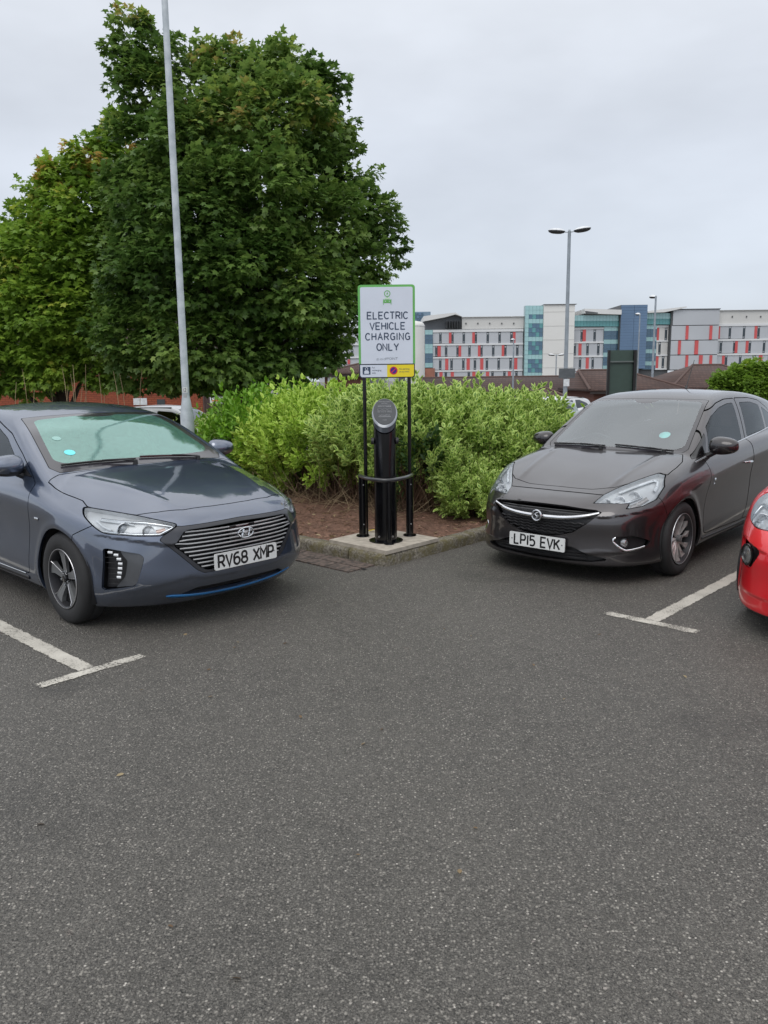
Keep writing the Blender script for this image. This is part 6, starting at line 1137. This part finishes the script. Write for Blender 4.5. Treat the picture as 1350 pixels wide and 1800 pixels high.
# left grey block
slab('wall', 700, X4(825), Y_(290), Y_(640), 850, DKG, hosp, -.3, 30)
for y0, y1 in ((296, 313), (388, 400), (475, 485), (563, 573)): slab('floor_band', X4(228), X4(823), Y_(y0), Y_(y1), 850, BAND, hosp, .2, .4)
rows = [((314, 388), [278, 357, 432, 511, 590, 668, 746], [342, 496, 764]), ((400, 475), [251, 316, 392, 470, 549, 627, 707, 786], [270, 407, 534, 691]), ((485, 563), [277, 352, 430, 507, 586, 664, 743], [320, 462, 552, 777]), ((573, 612), [251, 314, 467, 545, 624, 703, 783], [282, 357, 500, 591, 736])]
for (y0, y1), ws, rs_ in rows:
    bay_panels(X4(228), X4(822), Y_(y0), Y_(y1), [X4(w) for w in ws], hosp)
    for w in ws: win(X4(w), Y_(y0+3), Y_(y1-2), hosp)
    for w in rs_: piece('red_panel', X4(w), 4.4 if w in (342, 496, 764, 407, 534, 691) else 5.6, Y_(y0), Y_(y1), REDP, hosp, .08)
slab('parapet', X4(420), X4(826), Y_(214), Y_(292), 860, BEIGE, hosp, -.2, 20); slab('parapet_cap', X4(418), X4(828), Y_(211), Y_(214), 860, BAND, hosp, .3, 20)
for x in (446, 524, 602, 681, 760): piece('roof_vent', X4(x), 2.2, Y_(252), Y_(262), DKG, hosp, .0)
# wing continuing left behind the tree
slab('wall', 560, 700, Y_(290), Y_(640), 650, CLAD, hosp, -.2, 25)
for y0, y1 in ((296, 313), (388, 400), (475, 485), (563, 573)): slab('floor_band', 560, X4(95), Y_(y0), Y_(y1), 650, BAND, hosp, .2, .4)
for px, y0, y1 in ((618.5, 614, 628.5), (600, 614, 628), (622, 592, 608), (604, 592, 608), (640, 614, 628), (612, 568, 584)): win(px, y0, y1, hosp)
piece('red_panel', 612.5, 4.4, 632, 640, REDP, hosp, .08); piece('red_panel', 596, 4.4, 614, 628, REDP, hosp, .08)
# left glazed strip
def glazed(x0, x1, y0, y1, cols, rowsN, parent, pal, name='glass_panel', gap=.22, d=.35):
    xs_ = np.linspace(x0, x1, cols+1); ys_ = np.linspace(y0, y1, rowsN+1)
    slab('glazing_frame', x0, x1, y0, y1, (x0+x1)/2, MULL, parent, d-.25, 1.)
    for j in range(rowsN):
        for i in range(cols): piece(name, (xs_[i]+xs_[i+1])/2, (xs_[i+1]-xs_[i])-gap, ys_[j]+gap/2, ys_[j+1]-gap/2, pal[(j*7+(i*3 if len(pal) > 6 else 0)) % len(pal)] if not callable(pal) else pal(i, j), parent, d, .2)
STR = lambda seq: (lambda i, j: seq[j % len(seq)])
glazed(X4(176), X4(227), Y_(300), Y_(548), 2, 8, hosp, STR([TEALL, BLUEG, BLUEG, TEALL]))
slab('brick_wall', X4(176), X4(240), Y_(553), Y_(625), 755, mat('far_brick', (.30, .13, .09), .8, var=.2, scale=.3), hosp, .5, 3)
# teal stair glass and cream tower
glazed(X4(828), X4(945), Y_(142), Y_(610), 5, 16, hosp, lambda i, j: (TEALL if i == 0 or j in (0, 1) else (BLUEG if (j*5+i) % 3 else TEAL)) if j % 4 != 3 else TEALL, d=1.4)
slab('stair_tower', X4(945.5), X4(1146), Y_(137), Y_(618), 980, CREAM, hosp, 2.2, 20); slab('tower_cap', X4(943), X4(1157), Y_(134.5), Y_(137), 980, DKG, hosp, 2.6, 20)
for y in (184, 276, 366, 457, 548): slab('tower_joint', X4(946), X4(1145), Y_(y), Y_(y+1.6), 980, mat('joint_pale', (.45, .44, .42), .7), hosp, 2.25, 0)
# curved roof pavilion left
def gable(nm, pts, d0, d1, m, parent):
    bm = bmesh.new(); a_prism(bm, [(hx(a), hz(b, a)) for a, b in pts], YF-d0, YF+d1, axes=(0, 2, 1)); return bmobj(nm, bm, m, parent)
gable('plant_room', [(X4(168), Y_(296)), (X4(420), Y_(292)), (X4(420), Y_(216)), (X4(375), Y_(200)), (X4(310), Y_(218)), (X4(168), Y_(246))], -2, 14, mat('plant_grey', (.20, .21, .225), .5, .3, var=.1, scale=.2), hosp)
gable('sloping_roof', [(X4(166), Y_(245)), (X4(166), Y_(212)), (X4(200), Y_(206)), (X4(375), Y_(187)), (X4(418), Y_(214)), (X4(375), Y_(199)), (X4(310), Y_(217))], 1, 14, WHITEC, hosp)
for k in range(6): x = 318+k*17; slab('louvre', X4(x), X4(x+1.5), Y_(240), Y_(290), X4(x), DKG, hosp, -1.9, -1)
# right block section A
slab('wall', X5(58), X5(700), Y_(270), Y_(625), 1080, DKG, hosp, -.3, 30)
for y0, y1 in ((283, 297), (376, 388), (468, 480), (556, 570), (606, 617)): slab('floor_band', X5(58), X5(266), Y_(y0), Y_(y1), 1030, BAND, hosp, .2, .4)
rowsA = [((297, 376), [121, 206], [138]), ((388, 468), [77, 162, 233], [112]), ((480, 556), [115, 199], [163]), ((570, 606), [70, 154, 224], [104, 203])]
for (y0, y1), ws, rs_ in rowsA:
    bay_panels(X5(58), X5(264), Y_(y0), Y_(y1), [X5(w) for w in ws], hosp)
    for w in ws: win(X5(w), Y_(y0+3), Y_(y1-2), hosp)
    for w in rs_: piece('red_panel', X5(w), 5.4, Y_(y0), Y_(y1), REDP, hosp, .08)
glazed(X5(265), X5(357), Y_(278), Y_(620), 2, 12, hosp, STR([TEALL, BLUEG, BLUEG])); glazed(X5(527), X5(612), Y_(268), Y_(560), 2, 11, hosp, STR([TEALL, BLUEG, BLUEG]))
glazed(X5(62), X5(357), Y_(205), Y_(278), 14, 2, hosp, lambda i, j: TEALL if j == 0 else TEAL, d=.8); glazed(X5(528), X5(697), Y_(190), Y_(265), 9, 2, hosp, lambda i, j: TEALL if j == 0 else TEAL, d=.8)
# blue tower with panel rows
slab('blue_tower', X5(357.5), X5(530), Y_(139), Y_(556), 1108, DKG, hosp, 2.0, 18)
for j in range(23):
    for i in range(2): y0 = 140+j*18.1; a = 359+i*86; slab('blue_panel', X5(a), X5(a+84.5), Y_(y0), Y_(y0+17.2), 1108, BLUEC, hosp, 2.2, -1.9)
# canopies
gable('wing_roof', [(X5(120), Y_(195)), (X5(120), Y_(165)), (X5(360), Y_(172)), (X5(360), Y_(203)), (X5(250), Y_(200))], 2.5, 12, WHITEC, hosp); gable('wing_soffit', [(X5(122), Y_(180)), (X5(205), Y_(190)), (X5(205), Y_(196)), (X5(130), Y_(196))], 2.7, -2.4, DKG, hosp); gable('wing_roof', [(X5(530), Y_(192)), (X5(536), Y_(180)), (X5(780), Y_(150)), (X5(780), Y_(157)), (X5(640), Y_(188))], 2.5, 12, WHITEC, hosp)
# section B
for y0, y1 in ((268, 284), (368, 378), (462, 472), (552, 562)): slab('floor_band', X5(612), X5(690), Y_(y0), Y_(y1), 1163, BAND, hosp, .2, .4)
for (y0, y1), ws, rs_ in (((284, 368), [675], [621]), ((378, 462), [637], []), ((472, 552), [664], [625])):
    bay_panels(X5(613), X5(690), Y_(y0), Y_(y1), [X5(w) for w in ws], hosp, BEIGE)
    for w in ws: win(X5(w), Y_(y0+2), Y_(y1-2), hosp)
    for w in rs_: piece('red_panel', X5(w), 4.4, Y_(y0), Y_(y1), REDP, hosp, .08)
# section C: projecting grey panels with red strips
slab('wall', X5(692), X5(1004), Y_(168), Y_(562), 1215, DKG, hosp, 1.5, 25)
for (y0, y1), rs_, cut in (((170, 270), [], []), ((275, 365), [796, 951], [745, 850, 900]), ((372, 462), [751, 862], [800, 915]), ((468, 560), [804, 895, 961], [745, 850, 930])):
    bay_panels(X5(702), X5(1003), Y_(y0), Y_(y1), [X5(c) for c in cut], hosp, half=.15)
    for w in rs_: piece('red_panel', X5(w), 4.6 if w not in (862, 895) else 6.2, Y_(y0), Y_(y1), REDP, hosp, 2.0, -.4)
for o in [o for o in hosp.children if o.name.startswith('wall_panel')]: pass
slab('panel_face', X5(702), X5(1003), Y_(169), Y_(270), 1215, CLAD, hosp, 1.8, -1.4)
for y0, y1 in ((275, 367), (372, 463), (468, 560)): slab('panel_face', X5(696), X5(1003), Y_(y0), Y_(y1), 1215, CLAD, hosp, 1.8, -1.4)
slab('parapet_cap', X5(690), X5(1006), Y_(164), Y_(168), 1215, DKG, hosp, 2.1, 20)
# section D runs out of the frame
slab('wall', X5(1004), X5(1900), Y_(262), Y_(600), 1350, DKG, hosp, -.3, 30); slab('parapet', X5(1005), X5(1900), Y_(168), Y_(262), 1350, BEIGE, hosp, -.2, 20); slab('parapet_cap', X5(1005), X5(1900), Y_(165), Y_(168), 1350, BAND, hosp, .3, 20)
for y0, y1 in ((256, 272), (357, 369), (452, 464), (545, 556)): slab('floor_band', X5(990), X5(1900), Y_(y0), Y_(y1), 1350, BAND, hosp, .2, .4)
rowsD = [((272, 357), [1008, 1095, 1188, 1284, 1380, 1470], [1021, 1265, 1400]), ((369, 452), [1041, 1130, 1232, 1326, 1420], [1143, 1213, 1440]), ((464, 545), [1081, 1174, 1268, 1365, 1460], [1062, 1308, 1480])]
for (y0, y1), ws, rs_ in rowsD:
    bay_panels(X5(1004), X5(1560), Y_(y0), Y_(y1), [X5(w) for w in ws], hosp)
    for w in ws: win(X5(w), Y_(y0+2), Y_(y1-2), hosp, 4.8)
    for w in rs_: piece('red_panel', X5(w), 4.6 if w not in (1308,) else 6.4, Y_(y0), Y_(y1), REDP, hosp, .08)
for x in (1013, 1106, 1199, 1292): piece('roof_vent', X5(x), 2.0, Y_(207), Y_(218), DKG, hosp, .0)
# blue office block further away
YB = 330.; ob = thing('office_block', 'distant blue glazed office block just right of the charging sign', 'building', (0, 0, 0))
box('wall', (hx(722, YB), YB, -3), (hx(757, YB), YB+20, hz(548, 740, YB)), mat('far_blue', (.20, .29, .38), .3, .2, coat=.4, var=.1, scale=.1), ob)
for j in range(5):
    for i in range(5): a = 724+i*4.2; b = 550+j*5.; box('glass_panel', (hx(a, YB), YB-.4, hz(b+4.2, 740, YB)), (hx(a+3.7, YB), YB-.05, hz(b, 740, YB)), BLUEG if (i+j) % 3 else BLUEC, ob)
# white tank
YT = 75.; tk = thing('storage_tank', 'tall white cylindrical tank with domed top right of the charging sign', 'tank', (hx(729, YT), YT, ground_z(0, YT))); rT = hx(746.5, YT)-hx(729, YT); top = hz(566, 730, YT)-ground_z(0, YT)
bm = bmesh.new(); a_lathe(bm, [(rT, 0), (rT, top-.35), (rT*.95, top-.2), (rT*.7, top), (.01, top+.12)], n=36); bmobj('tank_shell', bm, mat('tank_white', (.66, .66, .63), .45, var=.04, scale=.5), tk, smooth=True, angle=.9); bm = bmesh.new(); a_lathe(bm, [(rT+.02, top-.42), (rT+.05, top-.38), (rT+.02, top-.34)], n=36); bmobj('tank_band', bm, BAND, tk)
# corrugated store
YC = 62.; cs = thing('corrugated_store', 'pale grey corrugated metal shed seen under the charging sign', 'shed', (hx(661, YC), YC, ground_z(0, YC))); w0, w1 = hx(641, YC)-hx(661, YC), hx(679, YC)-hx(661, YC); zt = hz(655, 660, YC)-ground_z(0, YC)
n = 18; P = []
for k in range(n*2+1): P.append((w0+(w1-w0)*k/(2*n), -.06 if k % 2 else 0.))
bm = bmesh.new(); a_prism(bm, P+[(w1, 2.5), (w0, 2.5)], 0, zt); bmobj('corrugated_wall', bm, mat('corrugated', (.40, .42, .43), .45, .3), cs); box('roof', (w0-.1, -.15, zt+.002), (w1+.1, 2.6, zt+.1), BAND, cs)
# low tiled buildings
def tile_mat(name, c1, c2, sx=3.3, sy=6.):
    m, t, b, o = node_mat(name); N = t.nodes.new; L = t.links.new; tc = N('ShaderNodeTexCoord'); br = N('ShaderNodeTexBrick'); mp_ = N('ShaderNodeMapping'); mp_.inputs['Scale'].default_value = (1, 1, 1); mp_.inputs['Rotation'].default_value = (math.radians(90), 0, 0); L(tc.outputs['Object'], mp_.inputs[0]); L(mp_.outputs[0], br.inputs['Vector'])
    br.inputs['Color1'].default_value = (*c1, 1); br.inputs['Color2'].default_value = (*c2, 1); br.inputs['Mortar'].default_value = (c1[0]*.45, c1[1]*.45, c1[2]*.45, 1); br.inputs['Scale'].default_value = 1; br.inputs['Brick Width'].default_value = sx; br.inputs['Row Height'].default_value = sy; br.inputs['Mortar Size'].default_value = min(sx, sy)*.10; L(br.outputs[0], b.inputs['Base Color']); b.inputs['Roughness'].default_value = .85
    bp = N('ShaderNodeBump'); bp.inputs['Strength'].default_value = .6; bp.inputs['Distance'].default_value = .02; L(br.outputs['Fac'], bp.inputs['Height']); bp.invert = True; L(bp.outputs[0], b.inputs['Normal']); return m
TILE = tile_mat('roof_tile', (.085, .053, .047), (.066, .043, .039), .30, .16); TILER = tile_mat('roof_tile_red', (.100, .060, .050), (.075, .046, .040), .28, .14); BRICK = tile_mat('red_brick', (.36, .095, .045), (.29, .075, .04), .225, .075); FASC = mat('fascia_dark', (.03, .022, .02), .7); BRKD = tile_mat('brown_brick', (.16, .065, .045), (.12, .05, .038), .225, .075)
def house(label, px0, px1, yr, ye, Y, depth, m_roof, m_wall, hip=(0, 0), ov=.35, wins=(), name='low_building', inset=0.):
    """ridge seen at yr, eaves at ye; px0..px1 is the eaves line on the near side"""
    g = ground_z(0, Y); root = thing(name, label, 'building', (hx((px0+px1)/2, Y), Y, g)); cx = root.location[0]; x0, x1 = hx(px0, Y)-cx, hx(px1, Y)-cx; ze = float(at((px0+px1)/2, ye, Y)[2])-g; zr = float(at((px0+px1)/2, yr, Y+depth/2)[2])-g
    V = np.array([(x0, 0, ze), (x1, 0, ze), (x1-hip[1], depth/2, zr), (x0+hip[0], depth/2, zr), (x1, depth, ze), (x0, depth, ze)])
    raw('roof', np.vstack([V, V[[0, 1, 4, 5]]+[0, 0, -.14]]), [np.array([(0, 1, 2, 3), (4, 5, 3, 2), (0, 6, 7, 1), (1, 7, 8, 4), (4, 8, 9, 5), (5, 9, 6, 0), (6, 9, 8, 7)]), np.array([(1, 4, 2), (5, 0, 3)])], m_roof, root)
    for a, b in (((x0, 0, ze), (x0+hip[0], depth/2, zr)), ((x1, 0, ze), (x1-hip[1], depth/2, zr)), ((x0+hip[0], depth/2, zr), (x1-hip[1], depth/2, zr))): tube('ridge_tile', [a, b], .10, mat('ridge_tile', (.105, .065, .055), .85), root, 6)
    box('fascia', (x0+.02, .02, ze-.30), (x1-.02, .06, ze-.142), FASC, root); box('wall', (x0+ov, ov, 0), (x1-ov, depth-ov, ze-.15), m_wall, root)
    for (a, b, c, d, mm, nm) in wins: box(nm, (hx(a, Y)-cx, ov-.05, float(at(a, d, Y)[2])-g), (hx(b, Y)-cx, ov+.02, float(at(a, c, Y)[2])-g), mm, root)
    return root
WF = mat('window_far', (.05, .06, .065), .15, coat=.5)
house('long single-storey building with a plain dark brown tiled roof below the hospital', 747, 1062, 662.5, 687, 66., 12., TILE, BRKD, (0, 0), wins=[(755+i*24, 772+i*24, 692, 700, WF, 'window') for i in range(12)])
house('low building with brown hipped roof to the right of the long roof', 1052, 1130, 663, 689, 64., 11., TILE, BRKD, (1, 1))
house('small pyramid-roofed brown tiled porch between the hedge and the white car', 926, 1018, 679.5, 706, 46., 6., TILER, BRKD, (1.45, 1.45))
house('brown tiled roof building behind the green signboard', 1040, 1215, 650, 684, 54., 10., TILER, BRKD, (.4, 3.2)); house('reddish tiled gabled roof left of the green tree at the right edge', 1185, 1400, 641, 680, 60., 12., TILER, BRKD, (3.8, 3))
house('brown brick building with tiled roof glimpsed beneath the maple right side', 560, 645, 637, 655, 58., 9., TILER, BRKD, (3.4, .2), wins=[(574, 591, 660, 673, LHEAD, 'window')])
# orange brick building behind the trees
bb = thing('brick_building', 'orange-red brick building with dark doorway behind the maple trees', 'building', (hx(250, 31), 31, ground_z(0, 31))); g0 = ground_z(0, 31); cx = bb.location[0]
zt = hz(640, 250, 31)-g0; box('wall', (hx(-150, 31)-cx, 0, 0), (hx(398, 31)-cx, 8, zt), BRICK, bb)
bx_ = lambda a, b, y0, y1, d0, d1, m, nm: box(nm, (hx(a, 31)-cx, d0, hz(y1, a, 31)-g0), (hx(b, 31)-cx, d1, hz(y0, a, 31)-g0), m, bb)
bx_(355, 398, 677, 745, -.03, .3, mat('brown_door', (.075, .045, .04), .6), 'door'); bx_(352, 355, 672, 745, -.06, .2, mat('door_frame', (.10, .06, .05), .6), 'door_frame'); bx_(228, 252, 700, 712, -.03, .1, LHEAD, 'window'); bx_(270, 284, 702, 716, -.03, .1, WF, 'window')
V = np.array([(hx(-170, 31)-cx, -.6, zt), (hx(402, 31)-cx, -.6, zt), (hx(380, 31)-cx, 4, zt+2.0), (hx(-150, 31)-cx, 4, zt+2.0), (hx(402, 31)-cx, 8.6, zt), (hx(-170, 31)-cx, 8.6, zt)]); raw('roof', V+[0, 0, .01], [np.array([(0, 1, 2, 3), (4, 5, 3, 2), (0, 5, 4, 1)]), np.array([(1, 4, 2), (5, 0, 3)])], TILE, bb)
nb = thing('notice_board', 'white notice board with blue and black print on the brick building wall', 'notice board', tuple(at(375, 698, 30.6))); q = np.array(nb.location); nbx = lambda a, b, y0, y1, d, m, nm: box(nm, (hx(a, 30.6)-q[0], -d, hz(y1, 375, 30.6)-q[2]), (hx(b, 30.6)-q[0], -d+.015, hz(y0, 375, 30.6)-q[2]), m, nb)
nbx(364, 386.5, 687, 709, .0, LHEAD, 'board'); 
for i, (a, b, y0, y1, m) in enumerate(((366, 371, 688.5, 691, mat('print_blue', (.05, .25, .5), .5)), (373, 378, 688.5, 691, mat('print_orange', (.6, .25, .05), .5)), (380, 385, 688.5, 691, mat('print_blue', (.05, .25, .5))), (366, 384, 694, 695.5, INK), (366, 380, 697, 698, INK), (368, 382, 703, 705.5, mat('print_orange', (.6, .25, .05))))): nbx(a, b, y0, y1, .02, m, 'printed_line')
# ---------------------------------------------------------------- far greenery
RT = [(1290, 664, 20, 0), (1318, 658, 24, 0), (1350, 662, 26, 0), (1275, 680, 26, 0), (1310, 684, 30, -.2), (1345, 690, 30, -.2), (1385, 675, 34, 0), (1262, 674, 14, 0), (1330, 700, 40, .5)]
p_ = at(1320, 700, 27.); tree('bright green rounded small tree behind the brown car roof at the right edge', MAPLE2, (p_[0], 27., ground_z(0, 27)), RT, 27., 800, 9, .11, name='small_tree', trunk_r=.08)
# ---------------------------------------------------------------- vehicles
PA_I = mat('paint_slate_blue', (.068, .094, .155), .40, .85, coat=1., var=.02, ior=2.3); PA_C = mat('paint_dark_grey', (.066, .061, .065), .38, .82, coat=1., var=.02, ior=1.7); PA_R = mat('paint_red', (.72, .010, .018), .35, .15, coat=1., var=.02); PA_W = mat('paint_white', (.62, .63, .64), .4, coat=.8, var=.02)
yawI = math.atan2(-UU[1], -UU[0]); yawC = math.atan2(-VV[1], -VV[0]); G_ = 'cars parked in the marked bays'
i_ = thing('parked_car', 'slate blue hatchback with misted windscreen and blue strip under its grille, plate RV68 XMP', 'car', (-1.5877, 5.8091, 0), yawI, G_); build_ioniq(i_, PA_I)
c_ = thing('parked_car', 'dark grey-brown hatchback with chrome wing across its grille, plate LP15 EVK', 'car', (1.8253, 6.865, 0), yawC, G_); build_corsa(c_, PA_C)
RP = uv(.94, 5.72); r_ = thing('parked_car', 'bright red small car cut off by the right edge, round fog lamp in its bumper', 'car', tuple(RP), yawC, G_); build_corsa(r_, PA_R, '', .018, True)
def far_car(label, loc, yaw, paint, spec=SPEC_C):
    root = thing('parked_car', label, 'car', loc, yaw, 'cars parked beyond the hedge'); c = Car(spec, root, .035); side = lambda poly: (lambda V: np.maximum(polysd(V[:, [0, 2]], poly), .35-np.abs(V[:, 1])))
    ws = symx([(-.27, 0), (-.31, .35), (-.40, .60), (-.8, .585), (-1.10, .535), (-1.07, 0)]); g = c.take(lambda V: np.maximum(polysd(V[:, :2], ws), .85-V[:, 2]), .0); c.put('windscreen', g, GLASSDARK, flange=0)
    for pw in ([(-.65, .967), (-.77, 1.175), (-1.21, 1.328), (-1.61, 1.363), (-1.50, 1.022)], [(-1.665, 1.045), (-1.79, 1.362), (-2.1, 1.357), (-2.62, 1.22), (-2.72, 1.125)]):
        for s in c.sides(c.take(side(pw), 0)): c.put('side_window', s, GLASSDARK, flange=0)
    rg = c.take(lambda V: np.maximum(polysd(V[:, 1:3], sym([(0, 1.34), (.45, 1.33), (.56, 1.02), (0, 1.0)])), V[:, 0]+2.6), .0); c.put('rear_window', rg, GLASSDARK, flange=0); c.put('body_shell', c.m, paint, flange=0)
    for x in (0, -2.51):
        for s in (1, -1): bm = bmesh.new(); a_lathe(bm, [(.001, s*.84), (.2, s*.85), (.21, s*.86), (.308, s*.85), (.308, s*.66)], c=(x, 0, .308), axis='y', n=20); bmobj('wheel', bm, RUBBER, root)
    box('cabin', (-2.6, -.6, .4), (-.4, .6, .9), UNDER, root)
    for s in (1, -1): rounded_box('roof_rail', (-1.9, s*.56, 1.43), (1.3, .03, .03), PLASTIC, root, .01)
    return root
p = at(985, 700, 27.5); far_car('white car with dark roof rails parked beyond the hedge, left of the brown car', (p[0]-.75, 28.3, at(985, 699, 28.3)[2]-1.47), yawC, PA_W)
p = at(320, 714, 20.); far_car('white car half hidden behind the lamp post and hedge', (p[0]+1.15, 20., at(320, 713, 20)[2]-1.47), math.radians(-8), PA_W)
p = at(885, 705, 24.); far_car('pale green car roof barely showing above the hedge', (p[0]+.3, 24.5, at(885, 705.5, 24.5)[2]-1.47), yawC, mat('paint_pale_green', (.30, .36, .32), .35, .4, coat=.8))
